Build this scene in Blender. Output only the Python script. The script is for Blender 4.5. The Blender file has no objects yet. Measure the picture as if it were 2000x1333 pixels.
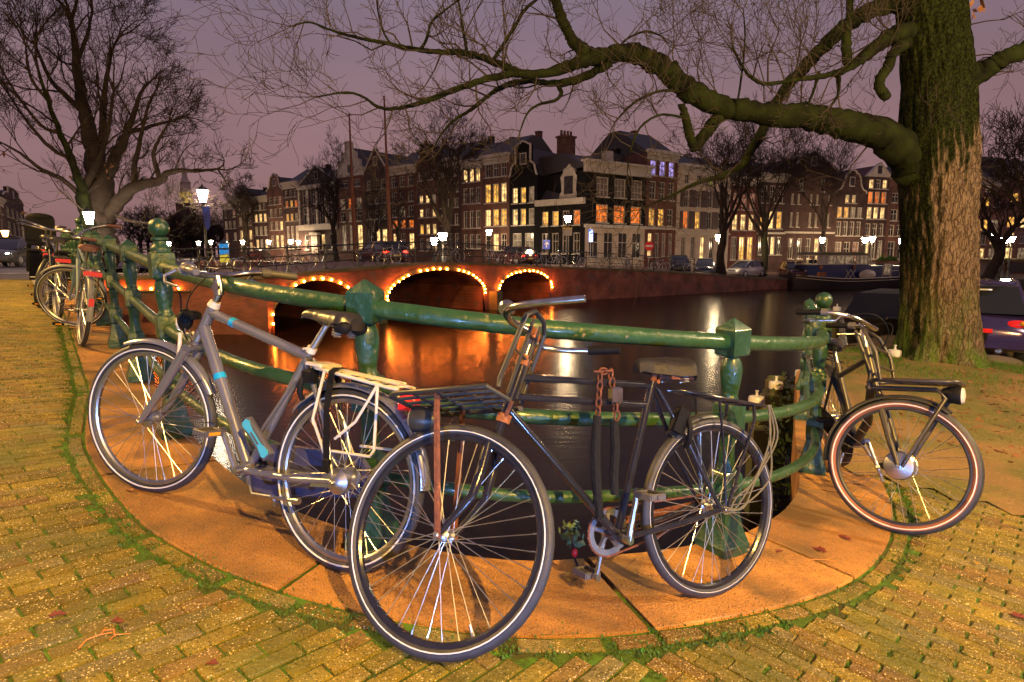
import bpy, math, random
from mathutils import Vector, Matrix, noise
R_ = math.radians
sc = bpy.context.scene
col = sc.collection
# ---------------------------------------------------------------- camera
F_PX, PITCH, CAMZ = 1170.0, 0.1436, 1.2
cam = bpy.data.cameras.new('camera'); cam.lens = F_PX / 2000 * 36; cam.sensor_width = 36
cam.clip_start = 0.05; cam.clip_end = 3000
co = bpy.data.objects.new('camera', cam); col.objects.link(co)
co.location = (0, 0, CAMZ); co.rotation_euler = (math.pi / 2 - PITCH, 0, 0)
sc.camera = co
# ---------------------------------------------------------------- sky: overcast night lit by the city, dim blue dusk above it
w = bpy.data.worlds.new('World'); sc.world = w; w.use_nodes = True
nt = w.node_tree; nt.nodes.clear()
N = nt.nodes.new; LK = nt.links.new
out = N('ShaderNodeOutputWorld'); bg = N('ShaderNodeBackground'); bg2 = N('ShaderNodeBackground'); add = N('ShaderNodeAddShader')
sky = N('ShaderNodeTexSky'); sky.sky_type = 'NISHITA'; sky.sun_disc = False
sky.sun_elevation = R_(-4); sky.sun_rotation = R_(200)
LK(sky.outputs[0], bg2.inputs[0]); bg2.inputs[1].default_value = 0.05
tc = N('ShaderNodeTexCoord'); sep = N('ShaderNodeSeparateXYZ'); LK(tc.outputs['Generated'], sep.inputs[0])
rmp = N('ShaderNodeValToRGB'); LK(sep.outputs[2], rmp.inputs[0])
el = rmp.color_ramp.elements
el[0].position = 0.0; el[0].color = (0.300, 0.158, 0.152, 1)
el[1].position = 0.62; el[1].color = (0.185, 0.145, 0.215, 1)
e = el.new(0.20); e.color = (0.275, 0.162, 0.178, 1)
e = el.new(0.36); e.color = (0.236, 0.172, 0.228, 1)
mp = N('ShaderNodeMapping'); mp.inputs['Scale'].default_value = (1.2, 1.2, 3.0); LK(tc.outputs['Generated'], mp.inputs[0])
nz = N('ShaderNodeTexNoise'); nz.inputs['Scale'].default_value = 1.7; nz.inputs['Detail'].default_value = 5; LK(mp.outputs[0], nz.inputs['Vector'])
mr = N('ShaderNodeMapRange'); mr.inputs[1].default_value = 0.3; mr.inputs[2].default_value = 0.7; mr.inputs[3].default_value = 0.86; mr.inputs[4].default_value = 1.14
LK(nz.outputs[0], mr.inputs[0])
mx = N('ShaderNodeMix'); mx.data_type = 'RGBA'; mx.blend_type = 'MULTIPLY'; mx.inputs[0].default_value = 1
LK(rmp.outputs[0], mx.inputs[6]); LK(mr.outputs[0], mx.inputs[7])
LK(mx.outputs[2], bg.inputs[0]); bg.inputs[1].default_value = 1.0
LK(bg.outputs[0], add.inputs[0]); LK(bg2.outputs[0], add.inputs[1]); LK(add.outputs[0], out.inputs[0])
sc.view_settings.view_transform = 'Standard'; sc.view_settings.look = 'None'
sc.view_settings.exposure = 0.0; sc.view_settings.gamma = 1.0
sc.render.engine = 'CYCLES'
sc.cycles.use_denoising = True
sc.cycles.max_bounces = 6; sc.cycles.diffuse_bounces = 2; sc.cycles.glossy_bounces = 4; sc.cycles.transmission_bounces = 4
sc.cycles.sample_clamp_indirect = 3.0; sc.cycles.caustics_reflective = False; sc.cycles.caustics_refractive = False
# ---------------------------------------------------------------- helpers
rnd = random.Random(7)
def U(a, b): return rnd.uniform(a, b)
SQ2 = math.sqrt(2)
def V(*a): return Vector(a)
def ray(u, v):
    cp, sp = math.cos(PITCH), math.sin(PITCH)
    a, b = (u - 1000) / F_PX, (666.5 - v) / F_PX
    return Vector((a, cp + b * sp, -sp + b * cp))
def atY(u, v, Y):
    d = ray(u, v); return Vector((0, 0, CAMZ)) + d * (Y / d.y)
def atZ(u, v, Z):
    d = ray(u, v); return Vector((0, 0, CAMZ)) + d * ((Z - CAMZ) / d.z)
def zg(x, y):                      # the quay: a ramp that climbs to the left and falls off to the right
    s = -.1139 * x - .0255 * y
    if s < -.3: s = -.3 + .4 * (s + .3)
    if s > .35: s = .35 + .25 * math.tanh((s - .35) / .25)
    if y < -1: s *= max(.2, 1 + (y + 1) * .05)
    return s
class MB:
    def __init__(s): s.v = []; s.f = []; s.M = None
    def add(s, vs, fs):
        o = len(s.v)
        if s.M is not None: vs = [s.M @ Vector(p) for p in vs]
        s.v += [tuple(p) for p in vs]; s.f += [tuple(i + o for i in q) for q in fs]; return s
    def box(s, c, d, M=None):
        x, y, z = d[0] / 2, d[1] / 2, d[2] / 2
        vs = [Vector((i * x, j * y, k * z)) for i in (-1, 1) for j in (-1, 1) for k in (-1, 1)]
        if M is not None: vs = [M @ p for p in vs]
        c = Vector(c)
        return s.add([p + c for p in vs], [(0, 1, 3, 2), (4, 6, 7, 5), (0, 4, 5, 1), (2, 3, 7, 6), (0, 2, 6, 4), (1, 5, 7, 3)])
    def cbox(s, c, d, ch, M=None):      # chamfered on the upper edges
        x, y, z = d[0] / 2, d[1] / 2, d[2] / 2
        vs = []
        for zz, k in ((-z, 0), (z - ch, 0), (z, ch)):
            vs += [Vector((-x + k, -y + k, zz)), Vector((x - k, -y + k, zz)), Vector((x - k, y - k, zz)), Vector((-x + k, y - k, zz))]
        if M is not None: vs = [M @ p for p in vs]
        c = Vector(c); fs = [(8, 9, 10, 11), (3, 2, 1, 0)]
        for a in (0, 4):
            for i in range(4): j = (i + 1) % 4; fs.append((a + i, a + j, a + 4 + j, a + 4 + i))
        return s.add([p + c for p in vs], fs)
    def tube(s, pts, r, n=8, closed=False, cap=True, rot=0):
        pts = [Vector(p) for p in pts]; m = len(pts)
        rs = r if isinstance(r, (list, tuple)) else [r] * m
        tan = []
        for i in range(m):
            a = pts[i - 1] if (i > 0 or closed) else pts[i]; b = pts[(i + 1) % m] if (i < m - 1 or closed) else pts[i]
            t = b - a; tan.append(t.normalized() if t.length > 1e-9 else Vector((0, 0, 1)))
        ref = Vector((0, 0, 1)) if abs(tan[0].z) < .9 else Vector((0, 1, 0))
        nx = tan[0].cross(ref).normalized()
        vs = []
        for i in range(m):
            nx = (nx - tan[i] * nx.dot(tan[i]))
            if nx.length < 1e-6: nx = tan[i].orthogonal()
            nx.normalize(); ny = tan[i].cross(nx)
            for k in range(n):
                a = 2 * math.pi * k / n + rot
                vs.append(pts[i] + (nx * math.cos(a) + ny * math.sin(a)) * rs[i])
        fs = []
        for i in range(m if closed else m - 1):
            j = (i + 1) % m
            for k in range(n): l = (k + 1) % n; fs.append((i * n + k, i * n + l, j * n + l, j * n + k))
        if cap and not closed:
            fs.append(tuple(range(n - 1, -1, -1))); fs.append(tuple((m - 1) * n + k for k in range(n)))
        return s.add(vs, fs)
    def lathe(s, prof, n=16, c=(0, 0, 0), rot=0, M=None):
        vs = []; c = Vector(c)
        for r, z in prof:
            for k in range(n):
                a = 2 * math.pi * k / n + rot
                p = Vector((r * math.cos(a), r * math.sin(a), z))
                vs.append((M @ p if M is not None else p) + c)
        fs = []
        for i in range(len(prof) - 1):
            for k in range(n): l = (k + 1) % n; fs.append((i * n + k, i * n + l, (i + 1) * n + l, (i + 1) * n + k))
        fs.append(tuple(range(n - 1, -1, -1))); fs.append(tuple((len(prof) - 1) * n + k for k in range(n)))
        return s.add(vs, fs)
    def sqp(s, prof, c=(0, 0, 0), rot=0):    # square section, half widths
        return s.lathe([(r * SQ2, z) for r, z in prof], 4, c, math.pi / 4 + rot)
    def prism(s, poly, a, b, M=None, flip=False):   # poly in local xz, extruded along y from a to b
        n = len(poly); vs = [Vector((x, a, z)) for x, z in poly] + [Vector((x, b, z)) for x, z in poly]
        if M is not None: vs = [M @ p for p in vs]
        fs = [tuple(range(n)), tuple(range(2 * n - 1, n - 1, -1))]
        for i in range(n): j = (i + 1) % n; fs.append((j, i, n + i, n + j))
        return s.add(vs, fs)
    def quad(s, a, b, c, d): return s.add([a, b, c, d], [(0, 1, 2, 3)])
    def sphere(s, c, r, nu=10, nv=6, sx=1, sy=1, sz=1):
        pr = [(max(1e-4, math.sin(math.pi * i / nv)) , -math.cos(math.pi * i / nv)) for i in range(nv + 1)]
        return s.lathe(pr, nu, c, 0, Matrix.Diagonal((r * sx, r * sy, r * sz)))
    def mesh(s, name, smooth=35):
        me = bpy.data.meshes.new(name); me.from_pydata(s.v, [], s.f); me.update()
        if smooth:
            me.shade_smooth(); me.set_sharp_from_angle(angle=R_(smooth))
        return me
    def build(s, name, mat, parent=None, smooth=35, kind=None):
        me = s.mesh(name, smooth); me.materials.append(mat)
        o = bpy.data.objects.new(name, me); col.objects.link(o)
        if parent is not None: o.parent = parent
        if kind: o['kind'] = kind
        return o
def tag(o, label, cat, group=None):
    o['label'] = label; o['category'] = cat
    if group: o['group'] = group
    return o
def empty(name, loc=(0, 0, 0), rz=0, parent=None, M=None):
    o = bpy.data.objects.new(name, None); col.objects.link(o); o.empty_display_size = .2
    if M is not None: o.matrix_world = M
    else: o.location = loc; o.rotation_euler = (0, 0, rz)
    if parent is not None: o.parent = parent
    return o
def struct(o): o['kind'] = 'structure'; return o
def copy_tree(o, parent=None):
    c = o.copy(); col.objects.link(c); c.parent = parent
    for ch in list(o.children): copy_tree(ch, c)
    return c
# ---------------------------------------------------------------- materials
def mat(name, c1, rough=.6, metal=0, c2=None, scale=5, lo=.35, hi=.65, bump=0, bscale=40, c3=None, s3=20, t3=.62, coat=0, detail=5, world=True, rvar=0, spec=None):
    m = bpy.data.materials.new(name); m.use_nodes = True; t = m.node_tree; b = t.nodes['Principled BSDF']; n = t.nodes.new; l = t.links.new
    b.inputs['Base Color'].default_value = (*c1, 1); b.inputs['Roughness'].default_value = rough; b.inputs['Metallic'].default_value = metal
    if spec is not None: b.inputs['Specular IOR Level'].default_value = spec
    if coat: b.inputs['Coat Weight'].default_value = coat; b.inputs['Coat Roughness'].default_value = .12
    g = n('ShaderNodeNewGeometry') if world else n('ShaderNodeTexCoord')
    P = g.outputs['Position'] if world else g.outputs['Object']
    cur = None
    def noi(s, d=detail):
        q = n('ShaderNodeTexNoise'); q.inputs['Scale'].default_value = s; q.inputs['Detail'].default_value = d; l(P, q.inputs['Vector']); return q.outputs[0]
    def mrange(x, a, bb, c=0, d=1):
        q = n('ShaderNodeMapRange'); q.inputs[1].default_value = a; q.inputs[2].default_value = bb; q.inputs[3].default_value = c; q.inputs[4].default_value = d; l(x, q.inputs[0]); return q.outputs[0]
    def mix(f, a, bcol):
        q = n('ShaderNodeMix'); q.data_type = 'RGBA'; l(f, q.inputs[0])
        if isinstance(a, tuple): q.inputs[6].default_value = (*a, 1)
        else: l(a, q.inputs[6])
        if isinstance(bcol, tuple): q.inputs[7].default_value = (*bcol, 1)
        else: l(bcol, q.inputs[7])
        return q.outputs[2]
    if c2 is not None:
        cur = mix(mrange(noi(scale), lo, hi), c1, c2)
    if c3 is not None:
        cur = mix(mrange(noi(s3), t3, t3 + .06), cur if cur is not None else c1, c3)
    if cur is not None: l(cur, b.inputs['Base Color'])
    if rvar: l(mrange(noi(scale * 2.3), .3, .7, rough - rvar, rough + rvar), b.inputs['Roughness'])
    if bump:
        q = n('ShaderNodeBump'); q.inputs['Strength'].default_value = bump; q.inputs['Distance'].default_value = .01
        l(noi(bscale, 6), q.inputs['Height']); l(q.outputs[0], b.inputs['Normal'])
    m['mix'] = 1
    return m
def emis(name, c, s, tex=None, c2=None):
    m = bpy.data.materials.new(name); m.use_nodes = True; t = m.node_tree; b = t.nodes['Principled BSDF']; n = t.nodes.new; l = t.links.new
    b.inputs['Base Color'].default_value = (.05, .05, .05, 1); b.inputs['Emission Color'].default_value = (*c, 1); b.inputs['Emission Strength'].default_value = s
    b.inputs['Roughness'].default_value = .2
    if tex:
        g = n('ShaderNodeNewGeometry'); q = n('ShaderNodeTexNoise'); q.inputs['Scale'].default_value = tex; q.inputs['Detail'].default_value = 3
        r = n('ShaderNodeValToRGB'); r.color_ramp.elements[0].position = .40; r.color_ramp.elements[1].position = .58
        r.color_ramp.elements[0].color = (*(c2 or tuple(x * .28 for x in c)), 1); r.color_ramp.elements[1].color = (*c, 1)
        l(g.outputs['Position'], q.inputs['Vector']); l(q.outputs[0], r.inputs[0]); l(r.outputs[0], b.inputs['Emission Color'])
    return m
MT = {}
MT['green'] = mat('green_gloss_paint', (.014, .058, .019), .40, 0, (.024, .078, .028), 7, bump=.9, bscale=24, coat=.22, c3=(.20, .17, .11), s3=26, t3=.655, rvar=.14)
MT['greenpost'] = mat('green_cast_iron_paint', (.011, .046, .022), .40, 0, (.016, .066, .042), 5, bump=1.0, bscale=26, coat=.22, c3=(.22, .18, .11), s3=20, t3=.66, rvar=.14)
MT['chrome'] = mat('worn_chrome', (.62, .60, .58), .22, 1, (.45, .42, .40), 30, bump=.05)
MT['alu'] = mat('brushed_aluminium', (.55, .55, .57), .35, 1, (.46, .46, .48), 20)
MT['spoke'] = mat('steel_spoke', (.72, .72, .74), .28, 1)
MT['rubber'] = mat('black_rubber', (.024, .025, .032), .5, 0, (.034, .035, .044), 25, bump=.25, bscale=180)
MT['tyrestripe'] = mat('reflective_stripe', (.75, .75, .75), .35)
MT['brown_rubber'] = mat('brown_tyre_wall', (.22, .075, .038), .55, 0, (.27, .095, .05), 14)
MT['silverpaint'] = mat('silver_grey_metallic_paint', (.34, .345, .40), .24, .72, (.28, .285, .34), 8, coat=.5)
MT['blackpaint'] = mat('worn_black_enamel', (.009, .010, .018), .18, 0, (.016, .016, .024), 20, c3=(.20, .10, .05), s3=55, t3=.72, coat=.5, bump=.1)
MT['brownpaint'] = mat('dark_bronze_enamel', (.030, .026, .024), .36, 0, (.04, .034, .03), 20, bump=.05)
MT['bluepaint'] = mat('blue_band', (.01, .33, .62), .3)
MT['bluelock'] = mat('light_blue_plastic', (.06, .42, .60), .4)
MT['greyplastic'] = mat('grey_plastic', (.085, .08, .085), .5)
MT['blackplastic'] = mat('black_plastic', (.007, .007, .008), .6, bump=.1, bscale=120, spec=.15)
MT['cream'] = mat('cream_enamel', (.66, .61, .50), .42, 0, (.58, .53, .43), 18, c3=(.3, .25, .18), s3=60, t3=.70)
MT['rust'] = mat('rusty_steel', (.20, .066, .032), .75, .2, (.10, .034, .022), 45, c3=(.32, .12, .04), s3=70, t3=.64, bump=.4, bscale=120)
MT['rustorange'] = mat('orange_rust', (.34, .12, .03), .7, .2, (.18, .06, .025), 60, bump=.3, bscale=120)
MT['leather'] = mat('black_saddle_leather', (.018, .016, .016), .30, 0, (.03, .026, .025), 20, bump=.1)
MT['greyleather'] = mat('grey_worn_saddle', (.020, .018, .020), .5, 0, (.014, .012, .013), 22, bump=.25, bscale=90, spec=.25)
MT['brownleather'] = mat('brown_saddle_leather', (.12, .045, .03), .42)
MT['redlens'] = mat('red_lens', (.75, .02, .02), .12, coat=.6)
MT['redlit'] = emis('red_lit_lens', (.9, .015, .01), .8)
MT['amber'] = mat('amber_reflector', (.8, .33, .02), .2, coat=.5)
MT['lens'] = mat('clear_lens', (.75, .70, .62), .15, .2)
MT['chaincase'] = mat('blue_grey_chain_case', (.06, .06, .12), .4)
MT['sleeve'] = mat('black_chain_sleeve', (.011, .011, .012), .85, bump=.8, bscale=60, spec=.2)
MT['cord'] = mat('olive_bungee', (.12, .11, .075), .8)
MT['whitepaint'] = mat('white_paint', (.72, .70, .66), .5, 0, (.6, .58, .54), 3)
MT['blackmetal'] = mat('black_iron', (.02, .021, .022), .4, 0, (.03, .03, .03), 10)
MT['greymudguard'] = mat('grey_mudguard', (.20, .21, .20), .4)
MT['bluegrey'] = mat('blue_grey_paint', (.13, .19, .22), .4)
MT['nylon'] = mat('black_nylon_bag', (.006, .006, .010), .9, 0, (.010, .010, .015), 12, bump=.5, bscale=25, spec=.1)
MT['glassdark'] = mat('dark_window_glass', (.012, .012, .015), .08, 0, (.035, .03, .03), 2.5)
MT['barkfar'] = mat('dark_bark', (.028, .021, .018), .9, 0, (.044, .032, .026), 4, spec=.15)
MT['leaf'] = mat('brown_leaf', (.28, .12, .03), .7, 0, (.20, .07, .03), 30)
MT['twig'] = mat('dark_twig', (.05, .038, .03), .9)
MT['moss'] = mat('moss_green', (.06, .14, .016), .95, 0, (.09, .13, .018), 14, c3=(.055, .20, .014), s3=30, t3=.55, bump=.6, bscale=120)
# ---------------------------------------------------------------- quay outline (water side edge)
def catmull(P, seg=8):
    P = [Vector(p) for p in P]; o = []
    for i in range(len(P) - 1):
        a = P[max(i - 1, 0)]; b = P[i]; c = P[i + 1]; d = P[min(i + 2, len(P) - 1)]
        for k in range(seg):
            t = k / seg
            o.append(.5 * ((2 * b) + (-a + c) * t + (2 * a - 5 * b + 4 * c - d) * t * t + (-a + 3 * b - 3 * c + d) * t ** 3))
    o.append(P[-1]); return o
# line of the railing posts in plan
DIRL = Vector((-.617, .787))
POST = {'A': (-1.99, 3.43), 'E': (-.57, 2.33), 'F': (.99, 2.66), 'G': (2.12, 4.07)}
PA = Vector(POST['A'])
left = [PA + DIRL * (1.53 * k) for k in range(12, 0, -1)]
ARC = [POST['A'], (-1.33, 2.74), (-.95, 2.48), POST['E'], (-.08, 2.26), (.36, 2.36), POST['F'], (1.42, 3.0), (1.82, 3.5), POST['G']]
RIGHT = [(2.62, 5.2), (3.25, 6.5), (4.35, 8.7), (6.3, 11.4), (9.5, 15.0), (16, 21), (30, 31), (60, 50)]
RAIL2 = catmull([tuple(left[0])] + [tuple(left[4])] + [tuple(left[8])] + [tuple(p) for p in left[10:]] + ARC + RIGHT, 8)
def resample(P, step):
    o = [P[0].copy()]; acc = 0
    for i in range(len(P) - 1):
        a, b = P[i], P[i + 1]; L = (b - a).length; d = step - acc
        while d <= L: o.append(a.lerp(b, d / L)); d += step
        acc = (acc + L) % step
    return o
PATH = resample(RAIL2, .08)
def nrm(P, i):
    a = P[max(i - 1, 0)]; b = P[min(i + 1, len(P) - 1)]; t = (b - a).normalized(); return Vector((t.y, -t.x))   # right of travel = land side
NR = [nrm(PATH, i) for i in range(len(PATH))]
# travel goes from far left to far right with the water on the left hand
def side(i, d): return PATH[i] + NR[i] * d
EDGE = [side(i, -.085) for i in range(len(PATH))]
def nearest(x, y):
    b = (1e9, 0)
    for i in range(0, len(PATH), 6):
        d = (PATH[i].x - x) ** 2 + (PATH[i].y - y) ** 2
        if d < b[0]: b = (d, i)
    j0 = b[1]
    for i in range(max(0, j0 - 6), min(len(PATH), j0 + 7)):
        d = (PATH[i].x - x) ** 2 + (PATH[i].y - y) ** 2
        if d < b[0]: b = (d, i)
    i = b[1]; return (Vector((x, y)) - PATH[i]).dot(NR[i]), i
# stone width along the path
iA = min(range(len(PATH)), key=lambda i: (PATH[i] - PA).length)
iG = min(range(len(PATH)), key=lambda i: (PATH[i] - Vector(POST['G'])).length)
iE = min(range(len(PATH)), key=lambda i: (PATH[i] - Vector(POST['E'])).length)
iF = min(range(len(PATH)), key=lambda i: (PATH[i] - Vector(POST['F'])).length)
def kw(i):
    if i < iA: return .34 + .10 * max(0, 1 - (iA - i) * .08 / 1.2)
    if i > iG: return max(.30, .40 - (i - iG) * .02)
    return .44
WATER = -1.9
# ---------------------------------------------------------------- materials of the ground
def paver_mat(name, base=((.225, .160, .017), (.140, .115, .015)), dark=None, ns=3.2, grain=None, stain=(.085, .105, .016)):
    m = mat(name, base[0], .82, 0, base[1], ns, .35, .65, bump=1.0, bscale=75 if dark is None else 110, detail=5 if dark is None else 9)
    t = m.node_tree; b = t.nodes['Principled BSDF']; n = t.nodes.new; l = t.links.new
    cur = b.inputs['Base Color'].links[0].from_socket
    g = n('ShaderNodeNewGeometry'); oi = n('ShaderNodeObjectInfo')
    ad = n('ShaderNodeMath'); ad.operation = 'ADD'; l(g.outputs['Random Per Island'], ad.inputs[0]); l(oi.outputs['Random'], ad.inputs[1])
    fr = n('ShaderNodeMath'); fr.operation = 'FRACT'; l(ad.outputs[0], fr.inputs[0])
    mr = n('ShaderNodeMapRange'); mr.inputs[3].default_value = .56; mr.inputs[4].default_value = 1.34; l(fr.outputs[0], mr.inputs[0])
    mu = n('ShaderNodeMix'); mu.data_type = 'RGBA'; mu.blend_type = 'MULTIPLY'; mu.inputs[0].default_value = 1; l(cur, mu.inputs[6]); l(mr.outputs[0], mu.inputs[7]); cur = mu.outputs[2]
    if dark is None:                                            # some pieces are redder, some greyer
        for lo_, hi_, cc, am in ((.80, .84, (.17, .085, .035), .55), (.16, .20, (.15, .13, .075), .5)):
            s1 = n('ShaderNodeMath'); s1.operation = 'MULTIPLY'; l(fr.outputs[0], s1.inputs[0]); s1.inputs[1].default_value = 7.13; s2 = n('ShaderNodeMath'); s2.operation = 'FRACT'; l(s1.outputs[0], s2.inputs[0])
            s3 = n('ShaderNodeMapRange'); s3.inputs[1].default_value = lo_ if lo_ > .5 else hi_; s3.inputs[2].default_value = hi_ if lo_ > .5 else lo_; s3.inputs[4].default_value = am; l(s2.outputs[0], s3.inputs[0])
            s4 = n('ShaderNodeMix'); s4.data_type = 'RGBA'; l(s3.outputs[0], s4.inputs[0]); l(cur, s4.inputs[6]); s4.inputs[7].default_value = (*cc, 1); cur = s4.outputs[2]
    def spots(scale, thr, colr, cur, rough=None):
        v = n('ShaderNodeTexVoronoi'); v.inputs['Scale'].default_value = scale; l(g.outputs['Position'], v.inputs['Vector'])
        nn = n('ShaderNodeTexNoise'); nn.inputs['Scale'].default_value = scale * .21; l(g.outputs['Position'], nn.inputs['Vector'])
        mm = n('ShaderNodeMath'); mm.operation = 'MULTIPLY'; l(nn.outputs[0], mm.inputs[0]); mm.inputs[1].default_value = thr * 2
        c = n('ShaderNodeMath'); c.operation = 'LESS_THAN'; l(v.outputs['Distance'], c.inputs[0]); l(mm.outputs[0], c.inputs[1])
        q = n('ShaderNodeMix'); q.data_type = 'RGBA'; l(c.outputs[0], q.inputs[0]); l(cur, q.inputs[6]); q.inputs[7].default_value = (*colr, 1); return q.outputs[2]
    if dark:
        cur = spots(190, .30, dark, cur); cur = spots(75, .10, dark, cur); cur = spots(130, .22, grain, cur); mr.inputs[3].default_value = .70; mr.inputs[4].default_value = 1.15
    else:
      cur = spots(120, .27, (.055, .038, .010), cur)
      cur = spots(85, .20, (.62, .50, .26), cur)
      cur = spots(170, .21, (.46, .34, .13), cur)
    # moss creeping over the pieces
    nn = n('ShaderNodeTexNoise'); nn.inputs['Scale'].default_value = 2.3; nn.inputs['Detail'].default_value = 8; l(g.outputs['Position'], nn.inputs['Vector'])
    mr2 = n('ShaderNodeMapRange'); mr2.inputs[1].default_value = .50 if dark is None else .46; mr2.inputs[2].default_value = .66 if dark is None else .62; mr2.inputs[4].default_value = .66 if dark is None else .78; l(nn.outputs[0], mr2.inputs[0])
    q = n('ShaderNodeMix'); q.data_type = 'RGBA'; l(mr2.outputs[0], q.inputs[0]); l(cur, q.inputs[6]); q.inputs[7].default_value = (*stain, 1)
    l(q.outputs[2], b.inputs['Base Color'])
    return m
MT['paver'] = paver_mat('mossy_clinker_paver')
MT['bed'] = mat('mossy_joint_soil', (.050, .050, .012), .95, 0, (.055, .110, .010), 3, .36, .52, bump=1, bscale=90, c3=(.07, .17, .014), s3=9, t3=.55)
MT['stone'] = paver_mat('weathered_buff_granite', ((.58, .275, .065), (.32, .145, .040)), (.11, .055, .018), 2.6, (.46, .28, .12), (.105, .070, .028))
MT['earth'] = mat('leafy_earth', (.24, .145, .048), .95, 0, (.135, .125, .022), 1.5, .42, .58, bump=1, bscale=60, c3=(.34, .22, .09), s3=45, t3=.60)
def brick_mat(name, c1, c2, mortar, sc_=1.0, rough=.85, stain=None):
    m = bpy.data.materials.new(name); m.use_nodes = True; t = m.node_tree; b = t.nodes['Principled BSDF']; n = t.nodes.new; l = t.links.new
    tcn = n('ShaderNodeTexCoord'); mp_ = n('ShaderNodeMapping'); mp_.inputs['Rotation'].default_value = (math.pi / 2, 0, 0); l(tcn.outputs['Object'], mp_.inputs[0])
    br = n('ShaderNodeTexBrick'); br.inputs['Scale'].default_value = 1; br.inputs['Brick Width'].default_value = .21 * sc_; br.inputs['Row Height'].default_value = .062 * sc_; br.inputs['Mortar Size'].default_value = .006 * sc_
    br.inputs['Color1'].default_value = (*c1, 1); br.inputs['Color2'].default_value = (*c2, 1); br.inputs['Mortar'].default_value = (*mortar, 1); l(mp_.outputs[0], br.inputs['Vector'])
    nn = n('ShaderNodeTexNoise'); nn.inputs['Scale'].default_value = .9; nn.inputs['Detail'].default_value = 7; l(tcn.outputs['Object'], nn.inputs['Vector'])
    r = n('ShaderNodeMapRange'); r.inputs[1].default_value = .3; r.inputs[2].default_value = .7; r.inputs[3].default_value = .42; r.inputs[4].default_value = 1.45; l(nn.outputs[0], r.inputs[0])
    q = n('ShaderNodeMix'); q.data_type = 'RGBA'; q.blend_type = 'MULTIPLY'; q.inputs[0].default_value = 1; l(br.outputs['Color'], q.inputs[6]); l(r.outputs[0], q.inputs[7]); cur = q.outputs[2]
    if stain:
        n2 = n('ShaderNodeTexNoise'); n2.inputs['Scale'].default_value = 1.6; n2.inputs['Detail'].default_value = 9; l(tcn.outputs['Object'], n2.inputs['Vector'])
        r2 = n('ShaderNodeMapRange'); r2.inputs[1].default_value = .56; r2.inputs[2].default_value = .70; l(n2.outputs[0], r2.inputs[0])
        q2 = n('ShaderNodeMix'); q2.data_type = 'RGBA'; l(r2.outputs[0], q2.inputs[0]); l(cur, q2.inputs[6]); q2.inputs[7].default_value = (*stain, 1); cur = q2.outputs[2]
    l(cur, b.inputs['Base Color']); b.inputs['Roughness'].default_value = rough
    bp = n('ShaderNodeBump'); bp.inputs['Strength'].default_value = .5; bp.inputs['Distance'].default_value = .01; l(br.outputs['Fac'], bp.inputs['Height']); bp.invert = True; l(bp.outputs[0], b.inputs['Normal'])
    return m
MT['quaybrick'] = brick_mat('wet_quay_brick', (.19, .075, .045), (.12, .05, .035), (.10, .08, .06), 1, .7, (.04, .05, .02))
# ---------------------------------------------------------------- water
wm = bpy.data.materials.new('canal_water'); wm.use_nodes = True; t = wm.node_tree; b = t.nodes['Principled BSDF']
b.inputs['Base Color'].default_value = (.008, .005, .004, 1); b.inputs['Roughness'].default_value = .21; b.inputs['IOR'].default_value = 1.20
g = t.nodes.new('ShaderNodeNewGeometry'); n1 = t.nodes.new('ShaderNodeTexNoise'); n1.inputs['Scale'].default_value = 3.2; n1.inputs['Detail'].default_value = 4
mpw = t.nodes.new('ShaderNodeMapping'); mpw.inputs['Scale'].default_value = (.7, 1.6, 1); t.links.new(g.outputs['Position'], mpw.inputs[0]); t.links.new(mpw.outputs[0], n1.inputs['Vector'])
bpn = t.nodes.new('ShaderNodeBump'); bpn.inputs['Strength'].default_value = .11; bpn.inputs['Distance'].default_value = .05; t.links.new(n1.outputs[0], bpn.inputs['Height']); t.links.new(bpn.outputs[0], b.inputs['Normal'])
m = MB(); m.quad((-400, -60, WATER), (400, -60, WATER), (400, 900, WATER), (-400, 900, WATER))
struct(m.build('water', wm, smooth=0))
# ---------------------------------------------------------------- ground sheet under the pavers (grid clipped to the land side)
def grid_sheet(x0, x1, y0, y1, st, test, dz):
    m = MB(); idx = {}
    nx, ny = int((x1 - x0) / st), int((y1 - y0) / st)
    def vid(i, j):
        if (i, j) not in idx:
            x, y = x0 + i * st, y0 + j * st; idx[(i, j)] = len(m.v); m.v.append((x, y, zg(x, y) + dz(x, y)))
        return idx[(i, j)]
    for i in range(nx):
        for j in range(ny):
            if test(x0 + (i + .5) * st, y0 + (j + .5) * st): m.f.append((vid(i, j), vid(i + 1, j), vid(i + 1, j + 1), vid(i, j + 1)))
    return m
TREE = Vector((6.68, 9.3))
def mound(x, y):
    d = math.hypot(x - TREE.x, y - TREE.y); return .16 * math.exp(-(d / 1.7) ** 2)
def bump(x, y): return .02 * noise.noise(Vector((x * 1.7, y * 1.7, 0)))
SOIL = lambda x, y: (x - 2.55) * .75 + (y - 4.0) * .66 > 0 and x > 2.0      # beyond this the paving gives way to bare earth
def onland(x, y):
    s, i = nearest(x, y); return s > .14
sh = grid_sheet(-20, 3.6, -5, 16, .2, lambda x, y: onland(x, y), lambda x, y: -.009 + .003 * noise.noise(Vector((x * 9, y * 9, 0))))
struct(sh.build('ground', MT['bed']))
sh = grid_sheet(1.6, 26, -2, 27, .2, lambda x, y: nearest(x, y)[0] > .14 and SOIL(x, y), lambda x, y: .004 + mound(x, y) + bump(x, y) * .6 + .004)
struct(sh.build('earth_verge', MT['earth']))
# the ground beyond and behind, coarse
m = MB(); m.quad((-90, -60, -.35), (90, -60, -.35), (90, -4.9, -.35), (-90, -4.9, -.35)); struct(m.build('ground_behind', MT['bed'], smooth=0))
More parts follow.
